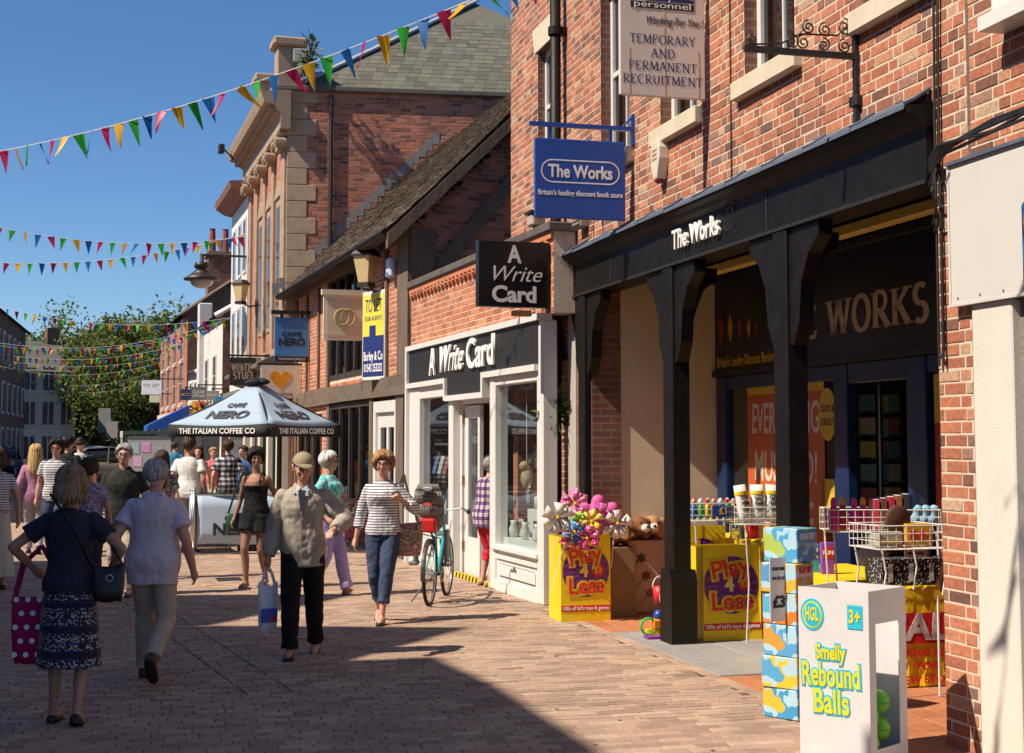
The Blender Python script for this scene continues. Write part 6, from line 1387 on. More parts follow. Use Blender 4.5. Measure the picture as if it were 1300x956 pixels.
# double-C cream sign
t, w = hang_sign('cream_sign', 'cream square hanging sign with two interlocked gold rings', TF, 7.0, .05, .77, 3.44, 4.23, mat('cream_sign', (.70,.62,.46), .5, .05))
MB().box(-.80,-.02,-.05,.05,4.20,4.29).build('top_rail', mat('cream_sign', (.70,.62,.46), .5, .05), t); MB().box(-.71,-.11,-.026,-.02,3.52,4.14).build('inset', mat('cream_inset', (.60,.52,.38), .5), w)
for q in (-.46,-.36):
    MB().tube([(q+.12*math.cos(a),-.034,3.83+.13*math.sin(a)) for a in [2*PI*i/24 for i in range(25)]],.016,6).build('ring_emblem', mat('gold_ring', (.45,.33,.14), .5), w)
MB().box(-.1,.02,-.02,.02,4.29,4.33).build('bracket', IRON, t)
# to let board (flat on wall at an angle)
t = thing('to_let_board', 'tall yellow and navy estate agent board fixed to the timber house', 'sign', TF.w(8.05,-.13,0), TF.rot+.30)
MB().cbox(-.36,.36,-.02,.02,2.74,4.18,.005).build('board', WHITE, t); MB().box(-.33,.33,-.026,-.02,3.45,4.12).build('yellow_panel', mat('agent_yellow', (.75,.62,.06), .5), t); MB().box(-.33,.33,-.026,-.02,2.80,3.45).build('navy_panel', mat('agent_navy', (.015,.03,.16), .5), t)
text('TO LET', .3, t, LN, (0,-.028,3.93), width=.52, shear=.15); text('(SUB AGENT)', .1, t, LN, (0,-.028,3.73), width=.54); text('Burley & Co', .2, t, LW, (0,-.028,3.12), width=.6, bold=.003); text('01543 253232', .18, t, LW, (0,-.028,2.93), width=.58, bold=.003)
MB().box(-.12,.08,-.029,-.025,3.38,3.62).build('crest', mat('agent_navy', (.015,.03,.16), .5), t); MB().box(-.05,.05,.02,.14,3.3,3.4).build('wall_fixing', IRON, t)
def wall_lantern(frame, x, z, label, s_=1.0, out=.3):
    t = thing('wall_lantern', label, 'lamp', frame.w(x,0,z), frame.rot)
    mb = MB(); mb.lathe([(.10*s_,-.34*s_),(.17*s_,.0)],4,(0,-out,0)); mb.build('glass', mat('amber_glass', (.62,.48,.25), .35), t); MB().lathe([(.20*s_,.0),(.20*s_,.03),(.12*s_,.10*s_)],4,(0,-out,0)).build('cap', IRON, t); MB().lathe([(.12*s_,-.40*s_),(.12*s_,-.34*s_)],4,(0,-out,0)).build('base', IRON, t); MB().tube([(0,-out,-.36*s_),(0,-out*.5,-.45*s_),(0,0,-.4*s_)],.02,6).build('arm', IRON, t)
wall_lantern(TF, 8.15, 4.72, 'square amber glass lantern on the timber house', 1.25); wall_lantern(HF, -4.6, 5.6, 'square amber glass lantern on the stone hall', 1.2, .45)
t = thing('alarm_box', 'small pale blue alarm box under the eaves of the timber house', 'alarm', TF.w(9.0,-.05,4.45), TF.rot); MB().cbox(-.14,.14,-.1,0,-.16,.16,.03).build('case', mat('blue_white', (.45,.6,.75), .4), t); MB().ball((0,-.1,-.1),(.04,.02,.03),8,6).build('lens', BLUEP, t)
# caffe sign, blue
t, w = hang_sign('cafe_sign', 'sky blue hanging cafe sign with black lettering on the hall', TF, 1.55, .03, .73, 3.37, 4.28, mat('nero_blue', (.06,.22,.52), .35, .05))
text('CAFFÈ', .13, w, LB, (-.38,-.0225,3.93), width=.40, bold=.004); text('NERO', .2, w, LB, (-.38,-.0225,3.77), width=.54, bold=.01); MB().box(-.73,-.03,-.0235,-.0205,3.37,3.48).build('black_band', LB, w); text('THE ITALIAN COFFEE CO', .06, w, LW, (-.38,-.0242,3.425), width=.55)
MB().box(-.80,.05,-.05,.05,4.34,4.42).build('bracket', IRON, t); [MB().box(q,q+.06,-.02,.02,4.28,4.34).build('hanger', IRON, t) for q in (-.62,-.2)]
t, w = hang_sign('clothes_shop_sign', 'dark olive square sign with cream serif lettering', HF, -1.0, .50, 1.08, 2.98, 3.60, mat('olive_black', (.028,.030,.022), .5))
serif('WHiTE', .16, w, LC, (-.82,-.0225,3.38), width=.44, thick=.24, thin=.12, small=.75); serif('STUFF', .16, w, LC, (-.77,-.0225,3.20), width=.46, thick=.24, thin=.12)
MB().box(-1.12,.0,-.02,.02,3.62,3.66).build('bracket', IRON, t)
t, w = hang_sign('heart_sign', 'cream sign with an orange heart shape above the parasol', TF, .6, .03, .86, 2.66, 3.35, mat('heart_cream', (.70,.65,.52), .5))
hp = [(-.45+.24*(16*math.sin(a)**3)/17, 3.06+.23*(13*math.cos(a)-5*math.cos(2*a)-2*math.cos(3*a)-math.cos(4*a))/17) for a in [2*PI*i/40 for i in range(40)]]
MB().prism(hp[::-1],-.026,-.02).build('heart_emblem', mat('heart_orange', (.78,.32,.01), .5, .25, 6), w); text('THORNTONS', .09, w, mat('brown_letter', (.2,.12,.07), .6), (-.45,-.0225,2.74), width=.5)
MB().box(-.9,.05,-.02,.02,3.35,3.39).build('bracket', IRON, t)
# street lamp hanging from a bar on the white building
t = thing('street_lamp', 'black hanging street lamp with a glass bowl on a wall arm', 'lamp', HF.w(-6.9,0,6.6), HF.rot+math.pi/2)
MB().tube([(0,0,0),(-1.25,0,0)],.03,8).build('arm', IRON, t); MB().lathe([(.05,.0),(.05,-.18),(.18,-.2),(.2,-.34),(.12,-.36),(.3,-.52),(.46,-.62),(.46,-.66),(.3,-.67)],20,(-1.2,0,0)).build('hood', IRON, t, smooth=True); MB().ball((-1.2,0,-.68),(.30,.30,.2),16,10).build('bowl', mat('lamp_bowl', (.35,.35,.33), .15), t, smooth=True)

# ------------------------------------------------------------------ cafe parasol and barriers
NB = mat('parasol_blue', (.33,.42,.53), .8, .06, 4, .15, 20); NBL = mat('parasol_black', (.012,.012,.014), .8, .2)
ux, uy = (325-650)/1804*23.2, 23.2
t = thing('cafe_parasol', 'pale blue cafe parasol with black scalloped valance and lettering', 'parasol', (ux,uy,0), R(-27))
hw, ze, zp = .98, 2.03, 2.76
cor = [Vector((hw,hw,ze)),Vector((-hw,hw,ze)),Vector((-hw,-hw,ze)),Vector((hw,-hw,ze))]; ap = Vector((0,0,zp))
for i in range(4):
    a, b = cor[i], cor[(i+1)%4]; mb = MB(); mb.sm = True; n_ = 10; rows = 6; idx = []
    for r_ in range(rows+1):
        f_ = .1 + .9*r_/rows
        for j in range(n_+1):
            q = j/n_; p = ap.lerp(a.lerp(b,q), f_); sag = -.10*math.sin(PI*f_)*1 -.055*math.sin(PI*q)*f_; p = p + Vector((0,0,sag*.6)); mb.v.append(tuple(p))
    for r_ in range(rows):
        for j in range(n_): k_ = r_*(n_+1)+j; mb.face((k_,k_+1,k_+n_+2,k_+n_+1))
    cp_ = mb.build('canopy_panel', NB, t)
    o = cp_.modifiers.new('s','SOLIDIFY'); o.thickness = .004
    # valance
    mb = MB(); mb.sm = True
    for j in range(n_+1):
        q = j/n_; p = a.lerp(b,q)+Vector((0,0,-.033*math.sin(PI*q))); d = Vector(((a+b).x,(a+b).y,0)).normalized()*.012; mb.v.append(tuple(p+d)); mb.v.append(tuple(p+d*2+Vector((0,0,-.21+.05*math.sin(PI*q)-.0))))
    for j in range(n_): mb.face((2*j,2*j+2,2*j+3,2*j+1))
    vl = mb.build('valance', NBL, cp_); o = vl.modifiers.new('s','SOLIDIFY'); o.thickness = .003
    # lettering lies on the sloping panel
    m_ = (a+b)/2; out = Vector((m_.x,m_.y,0)).normalized(); xr = Vector((0,0,1)).cross(out).normalized()
    sl = (Vector((m_.x,m_.y,ze)) - ap).normalized(); nr = xr.cross(-sl).normalized()
    rot = Matrix((xr, -sl, nr)).transposed().to_euler()
    for (s_, f_, w_, sz, bd, dz) in (('CAFFÈ',.52,.36,.15,.004,.0),('NERO',.75,.80,.28,.012,.0)):
        c = ap.lerp(m_, f_) + Vector((0,0,(-.10*math.sin(PI*f_)-.055*f_)*.6+.022))
        text(s_, sz, cp_, mat('nero_letter', (.05,.05,.055), .7), c+nr*.006, rot=rot, width=w_, bold=bd, extrude=.003)
    c = m_ + out*.034 + Vector((0,0,-.115)); rot = Matrix((xr, Vector((0,0,1)), out)).transposed().to_euler()
    text('THE ITALIAN COFFEE CO', .12, vl, LW, c, rot=rot, width=1.5, bold=.002)
MB().tube([(0,0,.05),(0,0,zp)],.025,10).build('pole', SILVER, t)
MB().lathe([(.28,0),(.28,.08),(.08,.1),(.08,.3)],16).build('base', IRON, t)
mb = MB(); random.seed(5)
for k in range(26): a = k*2.4; mb.ball((.16*math.cos(a)*random.random(),.16*math.sin(a)*random.random(),zp-.03+random.uniform(-.02,.04)),(.09,.08,.035),8,5)
mb.build('top_vent', NBL, t, smooth=True)
for i in range(4): MB().tube([ap+Vector((0,0,-.35)), ap.lerp(cor[i],.55)+Vector((0,0,-.09))],.011,5).build('strut', IRON, t); MB().tube([ap+Vector((0,0,-.06)), cor[i]+Vector((0,0,-.02))],.013,5).build('rib', IRON, t)
def barrier(label, p0, p1, h=.95, txt=True):
    a, b = Vector(p0), Vector(p1); d = b-a; L_ = d.length; t = thing('cafe_barrier', label, 'barrier', a, math.atan2(d.y,d.x), 'cafe barriers')
    for x in (0,L_):
        p = MB().tube([(x,0,.02),(x,0,h+.03)],.022,10).build('post', SILVER, t, smooth=True); MB().lathe([(.16,0),(.16,.012),(.05,.03),(.03,.05)],16,(x,0,0)).build('foot', SILVER, p); MB().ball((x,0,h+.045),.026,10,6).build('finial', SILVER, p, smooth=True)
    MB().tube([(0,0,h-.03),(L_,0,h-.03)],.012,8).build('rail', SILVER, t)
    mb = MB(); mb.sm = True; n_ = 14
    for j in range(n_+1):
        for k in range(5): q = j/n_; z = .16+(h-.2)*k/4; mb.v.append((.05+(L_-.1)*q, .012*math.sin(q*9+k), z+.01*math.sin(q*7)*(k==0)))
    for j in range(n_):
        for k in range(4): i_ = j*5+k; mb.face((i_,i_+5,i_+6,i_+1))
    bn = mb.build('banner', mat('banner_blue', (.36,.46,.58), .7, .05, 5), t); o = bn.modifiers.new('s','SOLIDIFY'); o.thickness = .004
    if txt:
        text('CAFFÈ', .14, bn, LB, (L_/2,-.022,.55), width=min(.4,L_*.3), bold=.003); text('NERO', .25, bn, LB, (L_/2,-.022,.38), width=min(.75,L_*.6), bold=.01)
g0 = ground(258,693); g1 = ground(266,693); 
barrier('cafe barrier with pale blue banner facing the viewer', (-4.95,22.2,0), (-3.62,22.35,0)); barrier('cafe barrier with pale blue banner running along the street', (-5.42,23.4,0), (-4.99,22.25,0)); barrier('far cafe barrier partly hidden behind the white T-shirt man', (-5.95,25.3,0), (-5.5,23.5,0)); barrier('cafe barrier with pale blue banner beside the shop door', (-3.55,22.4,0), (-2.75,23.6,0))
DG = mat('green_chair_metal', (.02,.09,.05), .4)
def cafe_chair(p, rz, label):
    t = thing('cafe_chair', label, 'chair', p, rz, 'chairs on the cafe terrace')
    MB().cbox(-.21,.21,-.2,.2,.43,.46,.01).build('seat', DG, t)
    for x in (-.19,.19):
        MB().tube([(x,-.19,0),(x,-.18,.44)],.013,6).build('leg', DG, t); MB().tube([(x,.19,0),(x,.18,.44),(x,.24,.86)],.013,6).build('leg', DG, t)
    for z in (.62,.72,.82): MB().box(-.19,.19,.2+(z-.6)*.12,.215+(z-.6)*.12,z,z+.06).build('back_slat', DG, t)
for i,(x,y,r_) in enumerate(((-4.5,23.6,.4),(-5.0,24.6,2.6),(-4.1,24.9,-1.8),(-5.3,27.0,1.2))): cafe_chair((x,y,0), r_, ('green metal cafe chair nearest the blue banner','green metal cafe chair behind the parasol pole','green metal cafe chair nearest the shop front','green metal cafe chair at the back of the terrace')[i])
for i,(x,y) in enumerate(((-4.75,24.1),(-4.9,26.6))):
    t = thing('cafe_table', ('round cafe table under the parasol','round cafe table behind the parasol')[i], 'table', (x,y,0)); MB().lathe([(.33,.72),(.35,.725),(.35,.745),(.33,.75)],20).build('top', mat('dark_table', (.05,.035,.025), .4), t); MB().tube([(0,0,.03),(0,0,.72)],.03,8).build('stem', IRON, t); MB().lathe([(.24,0),(.24,.015),(.05,.05)],14).build('base', IRON, t)

# ------------------------------------------------------------------ bicycle with child seat
rw, fw = Vector((-.89,15.45,0)), Vector((-.75,16.47,0)); d = fw-rw
t = thing('bicycle', 'turquoise bicycle with grey child seat leaning outside the card shop', 'bicycle', rw, math.atan2(d.y,d.x)); WB = d.length; wr = .335
TQ_ = mat('turquoise_frame', (.01,.36,.40), .35, .06); RUB = mat('tyre_rubber', (.015,.015,.015), .8); GS = mat('child_seat_grey', (.16,.15,.14), .55, .1)
for x in (0,WB):
    tr = MB().tube([(x+wr*math.cos(a),0,wr+wr*math.sin(a)) for a in [2*PI*i/32 for i in range(33)]],.021,8,cap=False).build('tyre', RUB, t, smooth=True)
    MB().tube([(x+(wr-.025)*math.cos(a),0,wr+(wr-.025)*math.sin(a)) for a in [2*PI*i/32 for i in range(33)]],.010,6,cap=False).build('rim', SILVER, tr, smooth=True)
    mb = MB()
    for i in range(18): a = 2*PI*i/18; mb.tube([(x,.02*(1 if i%2 else -1),wr),(x+(wr-.03)*math.cos(a),0,wr+(wr-.03)*math.sin(a))],.0018,4)
    mb.tube([(x,-.05,wr),(x,.05,wr)],.018,8); mb.build('spokes', SILVER, tr)
BB = Vector((WB*.42,0,.30)); ST = Vector((WB*.30,0,.80)); HT = Vector((WB*.80,0,.86)); HB = Vector((WB*.83,0,.70))
for a,b,r_ in ((BB,ST,.016),(BB,HB,.019),(ST*.85+BB*.15,HB,.017),(HB,HT,.02),((0,.05,wr),BB,.010),((0,-.05,wr),BB,.010),((0,.05,wr),ST*.9+BB*.1,.009),((0,-.05,wr),ST*.9+BB*.1,.009)): MB().tube([a,b],r_,8).build('frame_tube', TQ_, t)
for s_ in (.05,-.05): MB().tube([HB,(WB*.87,s_,.62),(WB,s_,wr)],[.016,.014,.010],8).build('fork', TQ_, t)
hbp = MB().tube([(WB*.72,.30,.98),(WB*.76,.22,1.0),(WB*.80,.05,.98),(WB*.80,-.05,.98),(WB*.76,-.22,1.0),(WB*.66,-.30,.97)],.012,8).build('handlebar', SILVER, t); MB().tube([HT,(WB*.79,0,.98)],.014,8).build('stem', SILVER, t)
for s_ in (1,-1): MB().tube([(WB*.72,.30*s_,.98),(WB*.60,.33*s_,.965)],.018,8).build('grip', RUB, hbp); MB().tube([(WB*.78,.24*s_,.98),(WB*.74,.30*s_,.93)],.008,6).build('brake_lever', IRON, hbp)
MB().tube([(WB*.24,0,.86),(WB*.36,0,.87),(WB*.44,0,.86)],[.09,.07,.03],10,flat=(.35,1)).build('saddle', RUB, t, smooth=True); MB().tube([ST,(WB*.29,0,.86)],.013,8).build('seat_post', SILVER, t)
MB().tube([BB+Vector((0,-.07,0)),BB+Vector((0,.07,0))],.03,10).build('bottom_bracket', IRON, t)
for s_,a in ((1,-.6),(-1,2.5)): e = BB+Vector((math.cos(a)*.17,.075*s_,math.sin(a)*.17)); c_ = MB().tube([BB+Vector((0,.075*s_,0)),e],.010,6).build('crank', SILVER, t); MB().cbox(e.x-.045,e.x+.045,min(e.y,e.y+.09*s_),max(e.y,e.y+.09*s_),e.z-.012,e.z+.012,.005).build('pedal', RUB, c_)
MB().tube([BB+Vector((.09*math.cos(q),-.06,.09*math.sin(q))) for q in [2*PI*i/20 for i in range(21)]],.005,5).build('chainring', SILVER, t)
MB().tube([(WB*.32,.03,.28),(WB*.22,.16,.12),(WB*.18,.24,.01)],.010,6).build('kickstand', IRON, t)
MB().tube([(.0+(wr+.03)*math.cos(a),0,wr+(wr+.03)*math.sin(a)) for a in [R(q) for q in range(20,190,12)]],.03,6,flat=(.25,1)).build('mudguard', mat('dark_mudguard', (.03,.03,.03), .5), t)
# child seat
cs = MB()
prof = [(-.12,1.30,.11),(-.125,1.22,.15),(-.11,1.08,.17),(-.07,.92,.17),(-.02,.80,.16),(.10,.76,.15),(.22,.78,.14)]
rs = []
for (x,z,w_) in prof: rs.append([Vector((x-.02+.05*abs(q)**2*(1 if z > .78 else .3),w_*q,z+(.10*q*q if z < .95 else 0))) for q in [-1+2*i/12 for i in range(13)]])
vb = []
for r_ in rs: vb.append(r_)
for i in range(len(rs)-1):
    for j in range(12): cs.add([rs[i][j],rs[i][j+1],rs[i+1][j+1],rs[i+1][j]],[(0,1,2,3)])
so_ = cs.build('child_seat', GS, t, smooth=True); o = so_.modifiers.new('s','SOLIDIFY'); o.thickness = .022
for k in range(4): MB().tube([(-.165+.004*k,-.10,1.24-k*.035),(-.172+.004*k,0,1.25-k*.035),(-.165+.004*k,.10,1.24-k*.035)],.006,5).build('vent_slot', BLACKM, so_)
MB().tube([(-.155,0,1.245),(-.16,0,1.245)],.06,14,flat=(.45,1)).build('white_badge', LW, so_)
MB().tube([(-.15,0,1.08),(-.163,0,1.08)],.05,14,flat=(.45,1)).build('logo_badge', mat('badge_red', (.55,.10,.08), .5), so_)
me = MB().cbox(-.14,-.03,-.09,.09,.78,.93,.02).mesh('red_box', mat('red_plastic', (.55,.02,.02), .35)); obj('reflector_box', me, so_)
for s_ in (1,-1):
    MB().cbox(.02,.16,s_*.17-.02,s_*.17+.02,.45,.80,.012).build('leg_guard', GS, so_); MB().cbox(-.02,.18,s_*.19-.05,s_*.19+.04,.42,.46,.01).build('foot_rest', GS, so_)
MB().tube([(.1,.0,.76),(WB*.30,.0,.62)],.012,6).build('seat_carrier', IRON, so_)

# ------------------------------------------------------------------ cars
def car(label, p, rz, paint):
    t = thing('parked_car', label, 'car', p, rz, 'cars parked at the end of the street')       # local x forwards
    sect = [(-2.0,.38,.78,.70),(-1.95,.30,.92,.80),(-1.6,.24,.95,.86),(-.9,.22,.95,.88),(.3,.22,.94,.88),(1.1,.22,.90,.86),(1.75,.26,.78,.80),(2.0,.34,.66,.68)]
    mb = MB(); rs = [[(x,w_*math.copysign(abs(math.cos(a))**.35,math.cos(a)),(z0+z1)/2+(z1-z0)/2*math.copysign(abs(math.sin(a))**.55,math.sin(a))) for a in [2*PI*j/20 for j in range(20)]] for (x,z0,z1,w_) in sect]; mb.rings(rs); mb.build('body', paint, t, smooth=True)
    rs = [[(x,w_*math.copysign(abs(math.cos(a))**.5,math.cos(a)),z0+(z1-z0)*max(0,math.sin(a))**.6 if math.sin(a) > 0 else z0) for a in [2*PI*j/20 for j in range(20)]] for (x,z0,z1,w_) in ((-1.92,.88,.95,.70),(-1.6,.88,1.32,.70),(-1.2,.88,1.46,.70),(-.3,.88,1.50,.72),(.35,.88,1.42,.72),(.95,.86,1.05,.76),(1.15,.86,.9,.78))]
    c_ = MB().rings(rs).build('cabin', mat('car_glass', (.02,.025,.03), .08, .05), t, smooth=True)
    rs = [[(x,w_*math.copysign(abs(math.cos(a))**.5,math.cos(a)),z1+(.03*math.sin(a) if math.sin(a) > 0 else -.02)) for a in [2*PI*j/16 for j in range(16)]] for (x,z1,w_) in ((-1.62,1.34,.56),(-1.2,1.465,.60),(-.3,1.505,.62),(.35,1.425,.61))]
    MB().rings(rs).build('roof', paint, t, smooth=True)
    for s_ in (1,-1):
        for (a,b) in (((-1.9,.74,.92),(-1.25,.66,1.45)),((-.45,.79,.92),(-.4,.70,1.47)),((1.1,.78,.9),(.35,.68,1.42))): MB().tube([(a[0],s_*a[1],a[2]),(b[0],s_*b[1],b[2])],.035,6).build('pillar', paint, t)
        for x in (-1.28,1.28):
            wl = MB().lathe([(.20,-.1),(.31,-.09),(.32,0),(.31,.09),(.20,.1)],20,m=Matrix.Translation((x,s_*.80,.32)) @ Matrix.Rotation(PI/2,4,'X')).build('wheel', RUB, t, smooth=True); mb = MB()
            for k in range(7): a = 2*PI*k/7; mb.tube([(x,s_*.905,.32),(x+.2*math.cos(a),s_*.895,.32+.2*math.sin(a))],.022,5)
            mb.lathe([(.17,-.02),(.2,0),(.2,.02)],18,m=Matrix.Translation((x,s_*.89,.32)) @ Matrix.Rotation(PI/2,4,'X')); mb.build('alloy', SILVER, wl)
        MB().cbox(-2.0,-1.72,s_*.62-.14,s_*.62+.18,.72,.95,.03).build('tail_light', mat('tail_red', (.45,.01,.01), .2), t); MB().cbox(1.75,1.97,s_*.6-.14,s_*.6+.12,.58,.72,.03).build('headlight', mat('headlight', (.6,.6,.6), .15), t); MB().ball((.75,s_*.98,.98),(.07,.1,.06),8,6).build('mirror', paint, t)
    MB().box(-2.02,-1.98,-.26,.26,.55,.66).build('number_plate', mat('plate_yellow', (.6,.5,.05), .5), t)
    return t
paints = {k: mat('paint_'+k, c, .25, .05, 3, metal=.3, coat=.6) for k, c in dict(bronze=(.20,.17,.13), silver=(.45,.47,.50), blue=(.03,.07,.16), dark=(.02,.02,.025), white=(.6,.6,.6)).items()}
for (u_,Y_,rz,k,lb) in ((148,58,R(25),'bronze','bronze grey hatchback with red tail light parked across the street'),(135,66,R(10),'silver','silver car parked behind the bronze hatchback'),(165,74,R(5),'dark','black car parked behind the silver car'),(120,80,R(5),'blue','dark blue car in the back row of parked cars'),(185,84,R(0),'dark','dark car at the right of the back row'),(2,70,R(100),'dark','dark car parked at the left edge by the terrace')):
    car(lb, px(u_,Y_), rz, paints[k])
# ------------------------------------------------------------------ notice board, posts, far signs, awning
t = thing('notice_board', 'framed street notice board with white posters by the road', 'notice board', px(190,50), R(5))
MB().box(-.75,.75,-.04,.04,.7,1.95).build('panel', mat('board_grey', (.35,.36,.36), .6), t); [MB().tube([(q,0,0),(q,0,2.1)],.04,8).build('post', mat('green_post', (.03,.07,.05), .5), t) for q in (-.8,.8)]; MB().box(-.85,.85,-.1,.1,2.0,2.12).build('header', mat('green_post', (.03,.07,.05), .5), t)
for (a,b) in ((-.5,1.5),(-.1,1.55),(.35,1.4),(-.4,1.05),(.2,1.0)): MB().box(a-.15,a+.15,-.05,-.042,b-.18,b+.18).build('poster', mat('poster_%d' % int(a*10+20), (random.uniform(.3,.7),random.uniform(.3,.6),random.uniform(.3,.6)), .6, .3, 9), t)
t = thing('bench', 'low timber bench in front of the notice board', 'bench', px(192,46), R(5)); [MB().box(-.8,.8,q,q+.12,.43,.47).build('seat_slat', mat('bench_wood', (.22,.10,.04), .7), t) for q in (-.2,-.06,.08)]; [MB().box(q,q+.08,-.2,.2,0,.43).build('leg', IRON, t) for q in (-.65,.57)]
def road_sign(label, u_, Y_, z, w_, h_, m_, pm):
    t = thing('road_sign', label, 'sign', px(u_,Y_)); MB().tube([(0,0,0),(0,0,z+h_)],.05,8).build('post', pm, t); MB().cbox(-w_/2,w_/2,-.09,-.06,z,z+h_,.02).build('plate', m_, t); return t
road_sign('white road sign on a green post under the trees', 143, 76, 1.9, .6, .9, mat('sign_pinkish', (.35,.29,.29), .5), mat('green_post', (.03,.07,.05), .5)); road_sign('grey information panel on a tall post under the trees', 133, 80, 2.2, .7, 1.4, mat('sign_grey', (.25,.25,.25), .5), IRON); road_sign('thin pale bollard post behind the cars', 155, 64, 1.9, .14, .3, LW, LW)
sf = Frame(*plan(222,60), HF.rot)
t = thing('awning', 'bright blue fabric shop awning on the far right', 'awning', (*plan(240,53),0), HF.rot); MB().add([(-2.6,0,3.1),(.0,0,3.1),(.0,-1.5,2.35),(-2.6,-1.5,2.35),(-2.6,-1.52,2.15),(.0,-1.52,2.15)],[(0,1,2,3),(3,2,5,4)]).add([(0,0,3.1),(0,-1.5,2.35),(0,-1.52,2.15),(0,0,2.3)],[(0,1,2,3)]).build('canopy', mat('awning_blue', (.01,.09,.42), .7), t); [MB().tube([(q,0,2.3),(q,-1.5,2.3)],.025,6).build('arm', IRON, t) for q in (-2.55,-.05)]
def far_sign(label, u0, u1, v0, v1, Y_, m_, lines=(), lm=None):
    a, b = atY(u0,v0,Y_), atY(u1,v1,Y_); t = thing('shop_sign', label, 'sign', ((a.x+b.x)/2,Y_,b.z)); w_, h_ = (b.x-a.x)/2, a.z-b.z
    bd = MB().cbox(-w_,w_,-.03,.03,0,h_,.005).build('board', m_, t); MB().box(-w_*.2,w_*3.2,-.02,.02,h_+.04,h_+.08).build('bracket', IRON, t); MB().box(-.02,.02,-.015,.015,h_,h_+.045).build('hanger', IRON, t)
    for i,(s_,f_) in enumerate(lines): text(s_, h_*.3, bd, lm or LB, (0,-.034,h_*f_), width=w_*1.6)
far_sign('white to let board high on the far right', 180, 205, 483, 501, 55, mat('tolet_white', (.72,.70,.70), .5), (('TO LET',.65),), mat('grey_letter', (.3,.3,.35), .6)); far_sign('small yellow and white agent board under the to let board', 190, 203, 502, 511, 55, mat('pale_yellow', (.6,.58,.35), .5))
far_sign('small navy shop sign with gold crest', 229, 243, 494, 508, 46, mat('navy_small', (.015,.03,.12), .5), (('C',.5),), LY); far_sign('grey rectangular shop sign with pale lettering', 243, 262, 491, 508, 45.5, mat('grey_sign', (.14,.135,.13), .5), (('CLEAR',.6),('OPTICIANS',.3)), LW); far_sign('stone coloured shop sign beside the grey one', 262, 278, 496, 508, 45, mat('tan_sign', (.28,.25,.18), .5), (('JEWELLERS',.5),), LW)
far_sign('orange square sign above the far shop door', 244, 260, 509, 527, 48, mat('orange_sign', (.75,.38,.01), .5)); far_sign('round-topped bright blue sign beside the parasol', 273, 288, 503, 516, 42, mat('round_blue', (.02,.20,.42), .5))
t = thing('hanging_basket', 'hanging basket of red and pink flowers on the far right', 'flowers', atY(262,528,44)); mb = MB(); leaf_cluster(mb,(0,0,0),140,(.45,.45,.35),.14); mb.build('foliage', LEAF, t); mb = MB(); leaf_cluster(mb,(0,0,.05),90,(.48,.48,.36),.12); mb.build('blossom', mat('pink_blossom', (.55,.05,.12), .6, .4, 30), t); MB().lathe([(.05,-.35),(.25,-.25),(.3,-.05)],12).build('basket', IRON, t)
# ------------------------------------------------------------------ bunting across the street
FC = {'r': (.45,.01,.10), 'y': (.80,.45,.01), 'g': (.03,.42,.03), 'b': (.01,.15,.48)}
FM = {}
for k, c in FC.items():
    m_, N_, L_, B_ = new_mat('flag_'+k); B_.inputs['Base Color'].default_value = (*c,1); B_.inputs['Roughness'].default_value = .45
    tr = N_.new('ShaderNodeBsdfTranslucent'); tr.inputs[0].default_value = (*c,1); mx = N_.new('ShaderNodeMixShader'); mx.inputs[0].default_value = .4; L_.new(B_.outputs[0], mx.inputs[1]); L_.new(tr.outputs[0], mx.inputs[2]); L_.new(mx.outputs[0], N_['Material Output'].inputs[0]); FM[k] = m_
STR = mat('white_cord', (.75,.75,.75), .6)
FME = {}
def flag_mesh(k, s):
    w_, h_ = .145, .31; mb = MB(); n_ = 5; c1 = .035*math.sin(s*2.1); c2 = .05*math.cos(s*1.7); mb.sm = True
    for i in range(n_+1):
        f_ = i/n_; ww = w_/2*(1-f_)+.001; yy = c1*f_ + c2*f_*f_
        for q in (-1,0,1): mb.v.append((q*ww + .02*math.sin(s)*f_, yy + .025*math.cos(q*1.6+s)*(1-f_*.5), -h_*f_))
    for i in range(n_):
        for j in (0,1): a = i*3+j; mb.face((a,a+1,a+4,a+3))
    return mb.mesh('pennant', FM[k])
for k in FC:
    for s in range(4): FME[(k,s)] = flag_mesh(k, s+len(FME))
def bunting(label, A, B, sag, n, order='rybg', sc=1.0, seed=0, skip=()):
    rnd = random.Random(seed); A, B = Vector(A), Vector(B); d = B-A; t = thing('bunting', label, 'bunting', A, 0, 'bunting strung across the street')
    def P(f): return d*f + Vector((0,0,-4*sag*f*(1-f)))
    MB().tube([P(i/30) for i in range(31)], .006*sc, 5).build('cord', STR, t); rz = math.atan2(d.y,d.x)
    for i in range(n):
        f = (i+.5)/n; p = P(f); p2 = P(f+.004); sl = math.atan2((p2-p).z, (p2-p).xy.length); k = order[i % len(order)]
        o = obj('pennant', FME[(k, rnd.randrange(4))], t, p, (rnd.gauss(.0,.35)+.15, -sl*.8+rnd.gauss(0,.12), rz+rnd.gauss(0,.25)), (sc,sc,sc*rnd.uniform(.9,1.08)))
